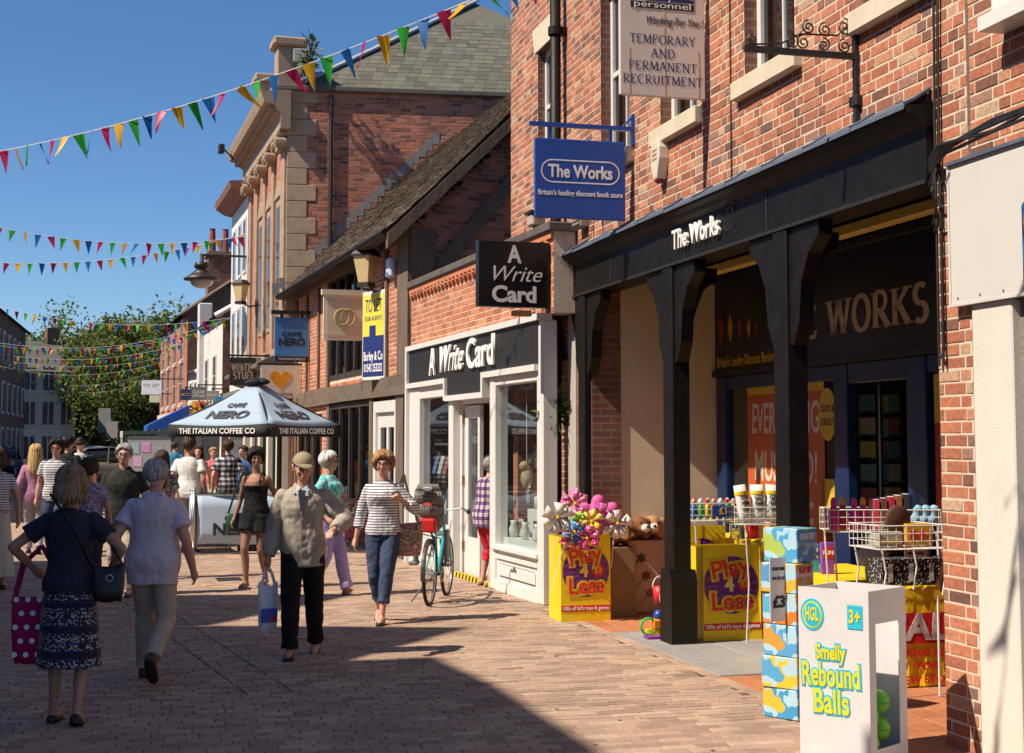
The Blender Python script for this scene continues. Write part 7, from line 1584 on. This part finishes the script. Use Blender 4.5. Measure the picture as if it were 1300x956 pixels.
E2 = [  # label, (u,v,Y) left end, (u,v,Y) right end, sag, count
 ('nearest string of bunting rising to the brick shop wall', (-60,202,19.5), (690,-40,13.2), .25, 37),
 ('upper of the two bunting strings across the middle of the sky', (-60,275,30), (312,300,33.5), .35, 24),
 ('lower of the two bunting strings across the middle of the sky', (-60,330,34), (314,296,36.5), .35, 26),
 ('bunting string crossing in front of the tree tops', (-20,385,44), (300,402,44), .45, 27),
 ('bunting string sagging left of the brick house', (-20,432,47), (298,402,47), .6, 32),
 ('bunting string just under the sagging one', (-20,436,52), (288,412,52), .55, 34),
 ('bunting string low over the white house', (-20,446,58), (262,428,58), .6, 36),
 ('lower bunting string in front of the trees', (-20,452,63), (240,445,63), .6, 36),
 ('bunting string with small pennants over the far road', (-10,462,70), (205,460,70), .6, 34),
 ('second lowest bunting string over the far road', (-10,468,78), (200,470,78), .9, 34),
 ('lowest and farthest bunting string over the parked cars', (20,478,86), (190,482,86), .9, 30)]
for i,(lb,a,b,sg,n_) in enumerate(E2):
    bunting(lb, atY(*a), atY(*b), sg, n_, 'rygb' if i % 2 == 0 else 'gybr', (1.0,1,1,.9,.85,.85,.85,.8,.8,.8,.8)[i], i+3)
bunting('overhead string of bunting nearest the viewer above the top of the picture', (-8.3,4.4,7.4), tuple(WF.w(11.6,-.05,5.6)), .35, 44, 'rygb', 1.0, 40)
# ------------------------------------------------------------------ goods in the arcade
random.seed(77)
def wthing(name, label, cat, x, y, z=0.0, turn=0.0, group=None): return thing(name, label, cat, WF.w(x,y,z), WF.rot+math.pi/2+turn, group)   # faces the viewer, local x into the shop
def play_bin(label, x, y, w_, h_, depth, tilt=0.0):
    t = wthing('dump_bin', label, 'display bin', x, y, 0, 0, 'toy display bins')
    f = MB().box(0,w_,-.006,.0,.004,h_).build('front_panel', YEL, t, rot=(tilt,0,0))
    mb = MB(); mb.box(.005,.012,.0,depth,.0,h_-.02); mb.box(w_-.012,w_-.005,.0,depth,0,h_-.02); mb.box(.012,w_-.012,depth-.008,depth,0,h_-.02); mb.box(.012,w_-.012,.0,depth-.01,.0,.02); mb.build('carton', YEL, t)
    cx, cz, ry = w_/2, h_*.58, h_*.30
    MB().prism([(cx+w_*.47*math.cos(a), cz+ry*math.sin(a)) for a in [2*PI*i/36 for i in range(36)]],-.0095,-.006).build('purple_disc', PURP, f)
    mb = MB()
    for k in range(18):
        a0 = 2*PI*k/18; a1 = a0+PI/18; mb.add([(cx,-.0105,cz),(cx+w_*.465*math.cos(a0),-.0105,cz+ry*.99*math.sin(a0)),(cx+w_*.465*math.cos(a1),-.0105,cz+ry*.99*math.sin(a1))],[(0,1,2)])
    mb.build('ray_print', mat('purple_ray', (.17,.03,.25), .45), f)
    def two(s_, sz, x_, z_, w2, tw):
        text(s_, sz, f, LY, (x_,-.0120,z_), rot=(PI/2,tw,0), width=w2*1.10, bold=.022*sz/.2); text(s_, sz, f, mat('bright_red', (.70,.03,.015), .45), (x_,-.0142,z_), rot=(PI/2,tw,0), width=w2*.97, bold=.003*sz/.2)
    two('Play', .22, cx-.01, cz+ry*.58, w_*.68, -.16); two('Less', .22, cx, cz-ry*.58, w_*.72, -.03)
    text('4', .17, f, mat('pale_yellow_letter', (.85,.65,.12), .45), (cx-.02,-.0125,cz+.0), bold=.006)
    MB().prism([(cx+.125+(.07 if i % 2 else .055)*math.cos(2*PI*i/28), cz+.005+(.07 if i % 2 else .055)*math.sin(2*PI*i/28)) for i in range(28)],-.0125,-.0095).build('starburst', LR, f); text('£1', .075, f, LY, (cx+.125,-.0150,cz+.005), bold=.003)
    MB().box(0.005,w_-.005,-.0085,-.006,h_*.115,h_*.185).build('red_band', LR, f); text("100s of kid's toys & games", .05, f, LW, (cx,-.0105,h_*.15), width=w_*.92, bold=.001)
    return t
play_bin('yellow and purple price bin with pinwheels on top beside the card shop', 4.0, -.55, .51, .84, .42)
play_bin('yellow and purple price bin standing between the two near posts', 5.64, .26, .56, .84, .40, -.06)
play_bin('yellow and purple price bin half hidden behind the nearer one', 5.05, .28, .45, .98, .3)
# pinwheels
def pinwheel(label, x, y, z, r_, c, c2, tilt, n_=6, h_=.5):
    t = wthing('pinwheel', label, 'pinwheel', x, y, z-h_, random.uniform(-.4,.4), 'pinwheels in the bin'); pm = pattern_mat('pin_%s' % label[:6].replace(' ','_'), 'dots', [c, c2], .28, rough=.35, thr=.33, bump=0)
    MB().tube([(0,.24,0),(0,.14,h_*.6),(0,.01,h_)],.005,5).build('stick', LW, t)
    for k in range(n_):
        a = 2*PI*k/n_; b = a+2*PI/n_*.85; e = Vector((math.cos(a)*r_,0,math.sin(a)*r_)); g_ = Vector((math.cos(b)*r_*.95,0,math.sin(b)*r_*.95)); mid = (e+g_)*.55
        mb = MB(); mb.sm = True; mb.add([(0,-.03,0), e+Vector((0,-.01,0)), mid+Vector((0,-.075,0)), g_+Vector((0,.02,0)), e*.5+Vector((0,-.05,0)), g_*.5+Vector((0,-.02,0))],[(0,4,2,5),(4,1,2),(5,2,3)]); o = mb.build('blade', pm, t, (0,0,h_), (tilt,random.uniform(-.2,.2),0)); o.modifiers.new('s','SOLIDIFY').thickness = .003
    MB().ball((0,-.05,h_),.018,8,6).build('hub', LY, t)
for a in (('white cellophane pinwheel with yellow dots at the left of the bin',4.05,-.60,1.02,.16,(.72,.70,.68),(.75,.6,.1)),('pink and white spotted pinwheel at the top of the bin',4.0,-.42,1.15,.15,(.72,.10,.32),(.75,.72,.75)),('lime green spotted pinwheel in the middle of the bin',4.08,-.40,.98,.10,(.30,.62,.03),(.75,.75,.6)),('yellow spotted pinwheel right of the green one',4.10,-.26,.98,.11,(.80,.55,.02),(.8,.78,.6)),('blue spotted pinwheel low on the left of the bin',4.12,-.47,.88,.12,(.02,.18,.52),(.75,.75,.78)),('deep pink polka dot pinwheel hanging over the bin front',4.13,-.32,.82,.13,(.68,.02,.20),(.78,.72,.75)),('magenta and turquoise pinwheel behind the yellow one',4.0,-.16,1.02,.15,(.62,.04,.28),(.05,.45,.5)),('pale cellophane pinwheel with pink dots at the right of the bin',4.02,.02,.95,.15,(.70,.72,.66),(.7,.2,.3)),('red and white pinwheel on the bin edge',4.11,-.52,.78,.10,(.62,.03,.10),(.8,.75,.75))):
    pinwheel(*a, tilt=random.uniform(-.4,.3))
t = wthing('pink_cushion', 'bright pink star-shaped soft toy behind the pinwheels', 'soft toy', 3.75, -.08, 1.0)
m_ = MB(); m_.ball((0,0,0),(.17,.09,.14)); 
for a in (30,90,150,210,330): m_.ball((.17*math.cos(R(a)),0,.15*math.sin(R(a))),(.075,.06,.075),10,8)
obj('body', remesh(m_,'body',mat('pink_plush', (.72,.12,.36), .8, .08, 9),.014,4), t); MB().tube([(0,0,-.95),(0,0,-.1)],.012,6).build('stick', LW, t)
# brown plush animals on a printed carton
t = wthing('printed_carton', 'pinkish cardboard carton printed with dark pinwheel shapes', 'box', 3.52, .30); cb = MB().cbox(0,.46,0,.40,0.006,.74,.006).build('carton', mat('pink_card', (.48,.30,.25), .7, .08), t)
for (x_,z_,s_,c) in ((.16,.56,.06,(.03,.025,.025)),(.21,.38,.06,(.12,.03,.03)),(.25,.20,.055,(.20,.10,.10))):
    pm = mat('silh_%d' % int(s_*1000+z_*100), c, .6); mb = MB(); mb.prism([(x_+(s_ if i%2 else s_*.6)*math.cos(2*PI*i/12),z_+(s_ if i%2 else s_*.6)*math.sin(2*PI*i/12)) for i in range(12)],-.003,0); mb.box(-.005,.005,-.003,0,-.16,-.04,Matrix.Translation((x_,0,z_)) @ Matrix.Rotation(.75,4,'Y')); mb.build('pinwheel_print', pm, cb)
PB = mat('plush_brown', (.22,.09,.035), .95, .3, 12, .6, 60); PWH = mat('plush_white', (.66,.60,.54), .95, .15, 12, .6, 60)
def plush(label, x, y, z, m1, m2, turn, s_=1.0):
    t = wthing('plush_dog', label, 'soft toy', x, y, z, turn, 'plush dogs'); t.scale = (s_,)*3
    m_ = MB(); m_.ball((0,.12,.11),(.12,.17,.11)); m_.ball((0,-.06,.15),(.10,.10,.10)); m_.ball((0,-.15,.12),(.06,.06,.05))
    for q in (-1,1): m_.ball((q*.09,.0,.05),(.05,.10,.05)); m_.ball((q*.1,.22,.05),(.06,.08,.05)); m_.ball((q*.105,-.05,.15),(.035,.05,.08))
    obj('body', remesh(m_,'body',m1,.014,3,.006,30), t)
    MB().ball((0,-.17,.125),(.052,.05,.045)).build('muzzle', m2, t, smooth=True); MB().ball((0,-.217,.145),(.018,.012,.014),8,6).build('nose', LB, t)
    for q in (-1,1): MB().ball((q*.04,-.15,.185),.010,8,6).build('eye', LB, t)
plush('brown plush dog with white muzzle sitting on the pink carton', 3.48, .42, .745, PB, PWH, .25); plush('tan and white plush dog lying beside the brown one', 3.40, .62, .745, mat('plush_tan', (.42,.22,.09), .95, .4, 7, .6, 60), PWH, -.2); plush('dark brown plush dog peering over the bin edge', 3.66, .16, .70, PB, PWH, .1, .9)
MB().cbox(-.14,.14,-.14,.2,0,.70,.01).build('plush_stand', mat('brown_card', (.2,.12,.07), .8), wthing('toy_plinth', 'brown carton under the dark plush dog', 'box', 3.66, .16))
# little toys by the post foot
t = wthing('toy_bucket', 'small red plastic toy bucket hanging beside the post', 'toy', 5.32, -.02, .30); MB().lathe([(.05,0),(.07,.16),(.065,.16),(.045,.01)],14).build('bucket', LR, t, smooth=True); MB().tube([(.07*math.cos(a),0,.16+.09*math.sin(a)) for a in [PI*i/10 for i in range(11)]],.005,5).build('handle', LW, t); MB().box(-.03,.03,-.07,-.064,.03,.1).build('label', LW, t); MB().tube([(0,0,-.3),(0,0,.0)],.006,5).build('stand', LR, t)
t = wthing('toy_cart', 'colourful plastic pull toy on the tiles by the post', 'toy', 5.36, -.10, .01); MB().tube([(-.06+.07*math.cos(a),-.03,.11+.07*math.sin(a)) for a in [2*PI*i/18 for i in range(19)]],.012,6).build('green_ring', mat('toy_green', (.05,.5,.1), .35), t); MB().cbox(-.02,.10,-.05,.06,.08,.17,.015).build('orange_body', mat('toy_orange', (.8,.25,.02), .35), t); MB().ball((.05,0,.20),.05,10,8).build('blue_head', BLUEP, t, smooth=True); MB().cbox(-.08,.1,-.06,.07,.0,.03,.01).build('purple_base', mat('toy_purple', (.3,.05,.4), .4), t); MB().box(-.06,.08,-.04,.05,.03,.08).build('axle_block', YEL, t)
# sale tables under yellow cloth
def sale_table(label, x0, x1, y0, y1, h_):
    t = thing('sale_table', label, 'table', WF.w(x1,y0,0), WF.rot+math.pi/2); w_, d_ = y1-y0, x1-x0
    rs = []
    for (z,e) in ((.01,.012),(.3,.006),(h_-.02,.0),(h_,-.01)):
        ring = []; n_ = 40
        for i in range(n_):
            f_ = i/n_*4; s_ = int(f_); q = f_-s_; cx = [(q*w_,0),(w_,q*d_),(w_-q*w_,d_),(0,d_-q*d_)][s_]; k_ = e*math.sin(i*2.7); nx = [(0,-1),(1,0),(0,1),(-1,0)][s_]; ring.append((cx[0]+nx[0]*k_,cx[1]+nx[1]*k_,z))
        rs.append(ring)
    c_ = MB().rings(rs).build('yellow_cloth', YEL, t)
    MB().box(0.01,w_-.01,-.02,-.013,h_*.44,h_*.74).build('red_band', LR, c_); text('SALE', .26, c_, mat('grey_white_letter', (.66,.64,.62), .6), (w_*.5,-.0225,h_*.59), width=w_*.86, bold=.008, shear=.08)
    for i, s_ in enumerate(('MAKING ROOM','FOR','NEW STOCK')): text(s_, .075, c_, LR, (w_*.5,-.0165,h_*(.34-.13*i)), width=w_*(.8,.25,.7)[i], bold=.002)
    return t
sale_table('yellow clothed sale table beside the shop window', 4.2, 5.15, .80, 1.32, .85); sale_table('long yellow clothed sale table near the brick pier', 6.35, 8.2, .55, 1.28, .72)
# wire baskets
WIRE = mat('white_wire', (.66,.65,.62), .4)
def basket(label, x, y, w_, d_, z, h_, leg, turn=0.0):
    t = wthing('wire_basket', label, 'basket', x, y, z, turn, 'white wire baskets'); mb = MB()
    nx, ny, nz = max(3,int(w_/.06)), max(3,int(d_/.06)), 3
    for i in range(nx+1): q = w_*i/nx; mb.tube([(q,0,h_),(q,.0,0),(q,d_,0),(q,d_,h_)],.0028,4)
    for j in range(ny+1): q = d_*j/ny; mb.tube([(0,q,h_),(0,q,0),(w_,q,0),(w_,q,h_)],.0028,4)
    for k in range(nz+1): q = h_*k/nz; mb.tube([(0,0,q),(w_,0,q),(w_,d_,q),(0,d_,q),(0,0,q)],.0045 if k in (0,nz) else .0028,4)
    mb.build('wire_cage', WIRE, t)
    for (a,b) in ((.03,.02),(w_-.03,.02),(.03,d_-.02),(w_-.03,d_-.02)): MB().tube([(a,b,0),(a+.03,b,-leg*.5),(a,b,-leg)],.007,5).build('leg', WIRE, t)
    return t
bA = basket('white wire basket of small toys with a blue price ticket', 5.22, .34, .50, .40, 1.03, .16, 1.03); MB().box(.19,.41,-.012,-.006,.04,.14).build('price_ticket', BLUEP, bA); text('£1', .09, bA, LY, (.30,-.015,.09), bold=.003)
for i in range(14):
    c = ((.02,.15,.45),(.04,.4,.08),(.7,.5,.02),(.5,.03,.03))[i%4]; nm = ('blue','green','yellow','red')[i%4]; x_, y_ = .05+.066*(i%7), .10+.14*(i//7)
    o = thing('toy_figure', '%s plastic toy in the price-ticket basket' % nm, 'toy', WF.w(5.22-y_,.34+x_,1.04), WF.rot+math.pi/2+random.random(), 'toys in the price-ticket basket'); pm = mat('plastic_'+nm, c, .35); MB().lathe([(.02,0),(.028,.05),(.024,.11),(.012,.14)],10).build('body', pm, o, smooth=True); MB().ball((0,0,.165),(.022,.022,.026),8,6).build('head', [mat('toy_skin', (.6,.4,.3), .5), LW, LR][i%3], o, smooth=True)
bB = basket('white wire basket holding white and yellow packets', 5.86, .55, .34, .36, 1.03, .15, 1.03)
for i in range(3):
    o = wthing('packet', ('left','middle','right')[i]+' white packet with black print in the wire basket', 'packet', 5.80, .61+.115*i, 1.05, random.uniform(-.2,.2)); mb = MB(); rs = []
    for (z,d_) in ((0,.015),(.06,.05),(.16,.055),(.26,.045),(.33,.004)): rs.append([(.062*math.cos(a)*(1 if z < .35 else 1.04),d_*.8*math.sin(a),z) for a in [2*PI*j/16 for j in range(16)]])
    mb.rings(rs); pk = mb.build('bag', mat('packet_white', (.72,.71,.68), .4), o, smooth=True, rot=(-.15,.12*(i-1),0)); MB().rings([[(.0635*math.cos(a),.047*math.sin(a)*(1 if k else .95),z) for a in [2*PI*j/16 for j in range(16)]] for k,z in enumerate((.24,.27))]).build('yellow_band', YEL, pk)
    for q,s_ in enumerate(('BOUNCE','FOAM','STICKS')): text(s_, .045, pk, LB, (0,-.0475,.21-.05*q), width=.075, bold=.001)
bC = basket('long white wire basket of bottles, books and blue plush toys', 7.95, .30, .80, .42, 1.10, .16, 1.10, -.30)
def in_c(u_, v_): c, s_ = math.cos(-.30), math.sin(-.30); return (7.95-(s_*u_+c*v_), .30+(c*u_-s_*v_))
for i in range(4):
    x_, y_ = in_c(.05+.075*i,.12+.05*(i%2)); o = wthing('drink_bottle', ('pink','orange-capped red','bright pink','magenta')[i]+' plastic drinks bottle in the long basket', 'bottle', x_, y_, 1.11); MB().lathe([(.035,0),(.038,.02),(.038,.13),(.02,.17),(.02,.18)],14).build('body', mat('bottle_%d'%i, ((.70,.03,.22),(.55,.03,.03),(.75,.03,.25),(.6,.02,.2))[i], .3), o, smooth=True); MB().lathe([(.022,.18),(.022,.21),(.012,.235)],12).build('cap', mat('bottlecap_%d'%(i%2), ((.75,.05,.3),(.85,.5,.02))[i%2], .35), o)
for i in range(5):
    x_, y_ = in_c(.36+.055*i,.22); o = wthing('book', ('red','dark brown','crimson','rust brown','black')[i]+' covered book standing in the long basket', 'book', x_, y_, 1.11, -.3); MB().cbox(-.02,.02,-.13,.05,0,.22+.01*i,.002).build('cover', mat('bk_%d'%i, ((.45,.04,.06),(.12,.05,.03),(.4,.02,.05),(.28,.09,.04),(.03,.03,.03))[i], .5), o); MB().box(-.016,.016,-.126,.046,.221+.01*i,.223+.01*i).build('pages', LW, o)
for i in range(5):
    x_, y_ = in_c(.64+.06*(i%3),.12+.16*(i//3)); o = wthing('plush_ball', 'pale blue and white fluffy toy in the long basket, number %s' % ('one at the near end','two','three','four at the back','five')[i], 'soft toy', x_, y_, 1.16+.07*(i//3)); 
    o['label'] = ('nearest','second','third','back left','back right')[i]+' pale blue fluffy toy in the long basket'
    m_ = MB(); m_.ball((0,0,.03),(.055,.05,.05)); m_.ball((.02,-.01,.095),(.042,.04,.04)); obj('body', remesh(m_,'body',mat('plush_blue', (.22,.42,.58), .95, .3, 14, .6, 60),.012,2,.008,40), o)
    for q in (-.012,.03): MB().ball((q,-.05,.105),.006,6,5).build('eye', LB, o)
bD = basket('nearest white wire basket with a round brown toy and yellow box', 8.62, .32, .52, .42, 1.02, .16, .32)
for q in (.05,.47): MB().tube([(q,.05,-.32),(q,.05,-1.01)],.008,5).build('lower_leg', WIRE, bD)
t = wthing('round_cushion', 'round chocolate brown cushion toy propped in the nearest basket', 'soft toy', 8.45, .56, 1.20, .2); MB().lathe([(.0,-.02),(.10,-.018),(.118,0),(.10,.018),(.0,.02)],24,m=Matrix.Rotation(PI/2,4,'X'),cap=False).build('disc', mat('choc_brown', (.09,.035,.018), .8, .2, 12, .4, 60), t, smooth=True); MB().ball((0,.0,-.13),(.05,.03,.05),10,8).build('base_tag', mat('choc_brown', (.09,.035,.018), .8), t)
t = wthing('toy_box', 'yellow cardboard toy box in the nearest basket', 'box', 8.50, .60, 1.035); MB().cbox(0,.20,0,.14,0,.15,.004).build('carton', mat('amber_card', (.62,.34,.02), .5), t); text('FUN', .08, t, LR, (.1,-.004,.07), bold=.003)
t = wthing('picture_box', 'small box with coloured pictures at the left of the nearest basket', 'box', 8.55, .36, 1.035); MB().cbox(0,.18,0,.12,0,.10,.004).build('carton', mat('pic_card', (.4,.38,.3), .5, .5, 30), t); MB().box(.01,.17,-.003,0,.02,.05).build('picture_strip', mat('pic_strip', (.55,.4,.1), .5, .6, 50), t)
t = wthing('lime_ball', 'lime green ball at the right end of the nearest basket', 'ball', 8.40, .80, 1.10); MB().ball((0,0,0),.06,14,10).build('ball', mat('lime', (.38,.62,.02), .35), t, smooth=True)
t = wthing('leaflet_stand', 'white leaflet card standing behind the nearest basket', 'card', 7.7, 1.05, .72); MB().box(0,.18,0,.01,0,.55).build('card', LW, t); [text('TERMS AND OFFERS', .03, t, LB, (.09,-.004,.12+.07*q), width=.14) for q in range(6)]
t = wthing('white_toy', 'white and grey mushroom-shaped toy on the long sale table', 'toy', 7.75, .75, .72); MB().lathe([(.05,0),(.06,.08),(.05,.14)],14).build('stem', PWH, t, smooth=True); MB().ball((0,0,.18),(.12,.12,.09),14,10).build('cap', mat('grey_plush', (.40,.40,.40), .9, .2, 9), t, smooth=True)
ZB = pattern_mat('zebra','blotch',[(.012,.012,.012),(.55,.55,.55)],.55,rough=.35,thr=.38,bump=0)
for i in range(4):
    t = wthing('gift_box', ('leftmost','second','third','rightmost')[i]+' black and silver patterned gift box on the sale table end', 'box', 8.17, .60+.165*i, .722, 0, 'patterned gift boxes'); MB().cbox(0,.155,0,.22,0,.19,.004).build('carton', ZB, t); MB().box(.04,.075,-.003,0,.03,.16).build('label_strip', mat('silver_strip', (.5,.5,.5), .3), t)
# stack of toy boxes in front of the post
cols = [((.06,.30,.55),(.62,.45,.05)),((.70,.50,.05),(.10,.35,.6)),((.10,.33,.6),(.6,.3,.05)),((.60,.20,.03),(.1,.4,.6)),((.65,.42,.05),(.1,.3,.55)),((.08,.34,.58),(.4,.5,.1))]
z = .004
hs_ = [.19,.2,.2,.2,.19,.22]
for i in range(6):
    t = wthing('toy_carton', ('lowest','second lowest','third','fourth','fifth','topmost')[i]+' colourful toy carton in the stack by the post', 'box', 9.10-(.04 if i == 5 else 0), -.54+(.03 if i == 5 else 0), z, .55+random.uniform(-.06,.06), 'stack of toy cartons')
    cb = MB().cbox(0,.22,0,.26,0,hs_[i]-.004,.004).build('carton', pattern_mat('toyprint_%d'%i,'blotch',[cols[i][0],(.40,.60,.70),cols[i][1]],2.4,rough=.35,thr=.46,bump=0), t)
    MB().box(.015,.205,-.0035,-.0005,hs_[i]*.55,hs_[i]-.03).build('front_label', [mat('lab_y', (.72,.55,.05), .4), mat('lab_w', (.7,.72,.74), .4), mat('lab_b', (.12,.42,.62), .4)][i%3], cb); text('PLAY SET', .05, cb, [LN,LR,LW][i%3], (.11,-.006,hs_[i]*.75), width=.16, bold=.002)
    z += hs_[i]
t = wthing('price_card', 'white price card with three pound offer on the carton stack', 'sign', 9.06, -.70, .62, .25); MB().box(0,.14,0,.004,0,.40).build('card', LW, t); text('DOUBLE BUBBLE', .03, t, LB, (.07,-.003,.33), width=.11); text('WATER SET', .03, t, LB, (.07,-.003,.27), width=.11); text('£3', .10, t, LB, (.07,-.003,.12), bold=.004)
# white rebound ball bin
t = thing('ball_bin', 'white cardboard bin of green balls with yellow and turquoise lettering', 'display bin', (1.92,7.72,0), R(-44))   # local -x along the front face
W_, D_, H_ = .44, .40, .95
WC = mat('white_card', (.62,.60,.60), .55, .04); TU = mat('turquoise_print', (.03,.45,.62), .45); LIM = mat('yellow_print', (.62,.62,.03), .45)
fr_ = MB().box(-W_,0,0,.006,.0,H_).build('front_panel', WC, t)
mb = MB(); mb.box(-W_,-W_+.006,.006,D_,0,H_-.006); mb.box(-W_,0,D_-.006,D_,0,H_+.0); mb.box(-.006,0,.006,.07,0,H_); mb.box(-.006,0,D_-.08,D_-.006,0,H_); mb.box(-.006,0,.07,D_-.08,0,.10); mb.box(-.006,0,.07,D_-.08,H_-.18,H_); mb.box(-W_+.006,-.006,.006,D_-.006,.03,.04); mb.build('carton', WC, t)
MB().prism([(-W_+.09+.075*math.cos(a),.80+.088*math.sin(a)) for a in [2*PI*i/28 for i in range(28)]],-.003,0).build('logo_disc', TU, fr_); MB().prism([(-W_+.09+.062*math.cos(a),.80+.073*math.sin(a)) for a in [2*PI*i/28 for i in range(28)]],-.0045,-.003).build('logo_inner', LIM, fr_); MB().prism([(-W_+.09+.054*math.cos(a),.80+.064*math.sin(a)) for a in [2*PI*i/28 for i in range(28)]],-.006,-.0045).build('logo_core', TU, fr_); text('HGL', .10, fr_, LIM, (-W_+.09,-.0075,.80), width=.085, bold=.003)
MB().cbox(-.13,-.035,-.003,0,.74,.87,.003).build('age_badge', TU, fr_); text('3+', .10, fr_, LIM, (-.083,-.0055,.805), width=.07, bold=.003)
for s_,z_,sz,w2 in (('Smelly',.60,.11,.19),('Rebound',.475,.18,.36),('Balls',.33,.18,.22)): text(s_, sz, fr_, TU, (-W_*.54,-.0025,z_), width=w2*1.05, bold=.013, rot=(PI/2,-.03,0)); text(s_, sz, fr_, LIM, (-W_*.54,-.0055,z_), width=w2, bold=.004, rot=(PI/2,-.03,0))
for i in range(11):
    x_, y_, z_ = -.09-.12*(i%3), .12+.12*((i//3)%2), .11+.145*(i//6)+.07*((i//3)%2); p = Matrix.Translation(t.location) @ Matrix.Rotation(t.rotation_euler.z,4,'Z') @ Vector((x_,y_,z_))
    o = thing('rebound_ball', ('dark green','lime green','amber yellow')[i%3]+' bouncy ball inside the white bin', 'ball', p, 0, 'balls in the white bin'); 
    MB().ball((0,0,0),.068,16,12).build('ball', mat('ball_green_%d'%(i%3), ((.12,.42,.02),(.28,.55,.02),(.55,.40,.02))[i%3], .35, .08), o, smooth=True); MB().tube([(.069*math.cos(a),.069*math.sin(a),0) for a in [2*PI*j/24 for j in range(25)]],.002,4).build('seam', mat('seam_green', (.06,.22,.02), .5), o)
# more small stock on the tables
for i in range(10):
    nm = ('lemon','sky blue','red','lime','orange','violet','teal','pink','navy','white')[i]; c = ((.75,.62,.08),(.12,.42,.68),(.6,.03,.03),(.35,.55,.03),(.8,.3,.02),(.25,.06,.4),(.03,.35,.35),(.7,.15,.35),(.02,.05,.2),(.7,.7,.68))[i]
    if i < 5: x_, y_, z_ = 5.05-.10*(i%2), .84+.095*i, .852
    else: x_, y_, z_ = 7.2-.16*(i-5), .62+.05*(i%2), .722
    t = wthing('toy_pack', '%s coloured toy pack standing on a sale table' % nm, 'packet', x_, y_, z_, random.uniform(-.3,.3)); hh = random.uniform(.16,.26)
    cb = MB().cbox(-.05,.05,0,.06,0,hh,.004).build('pack', mat('packc_%d'%i, c, .35, .06), t); MB().box(-.04,.04,-.003,0,hh*.5,hh*.85).build('pack_label', [LW,YEL,LR][i%3], cb); text(('FUN','TOY','WOW','GO','POP')[i%5], .045, cb, [LN,LR,LW][i%3], (0,-.005,hh*.67), bold=.001)
# card spinner just inside the door
t = wthing('card_spinner', 'tall wire card spinner standing inside the shop doorway', 'rack', 5.75, 1.95); MB().tube([(0,0,0),(0,0,2.3)],.02,8).build('pole', SILVER, t); MB().lathe([(.25,0),(.25,.03),(.04,.06)],14).build('foot', IRON, t)
for k in range(9):
    z_ = .35+k*.21
    for s_ in range(4):
        a = s_*PI/2+.4; M_ = Matrix.Rotation(a,4,'Z'); mb = MB(); mb.tube([M_ @ Vector((-.1,-.2,0)),M_ @ Vector((.1,-.2,0)),M_ @ Vector((.1,-.12,-.02)),M_ @ Vector((-.1,-.12,-.02)),M_ @ Vector((-.1,-.2,0))],.003,4); mb.build('pocket', SILVER, t, (0,0,z_)); MB().box(-.085,.085,-.165,-.16,0,.15,M_).build('card', mat('spin_%d'%((k+s_)%5), ((.35,.33,.3),(.1,.2,.3),(.3,.1,.1),(.15,.3,.3),(.4,.35,.1))[(k+s_)%5], .5, .3, 20), t, (0,0,z_))
bpy.data.scenes.remove(TMP)
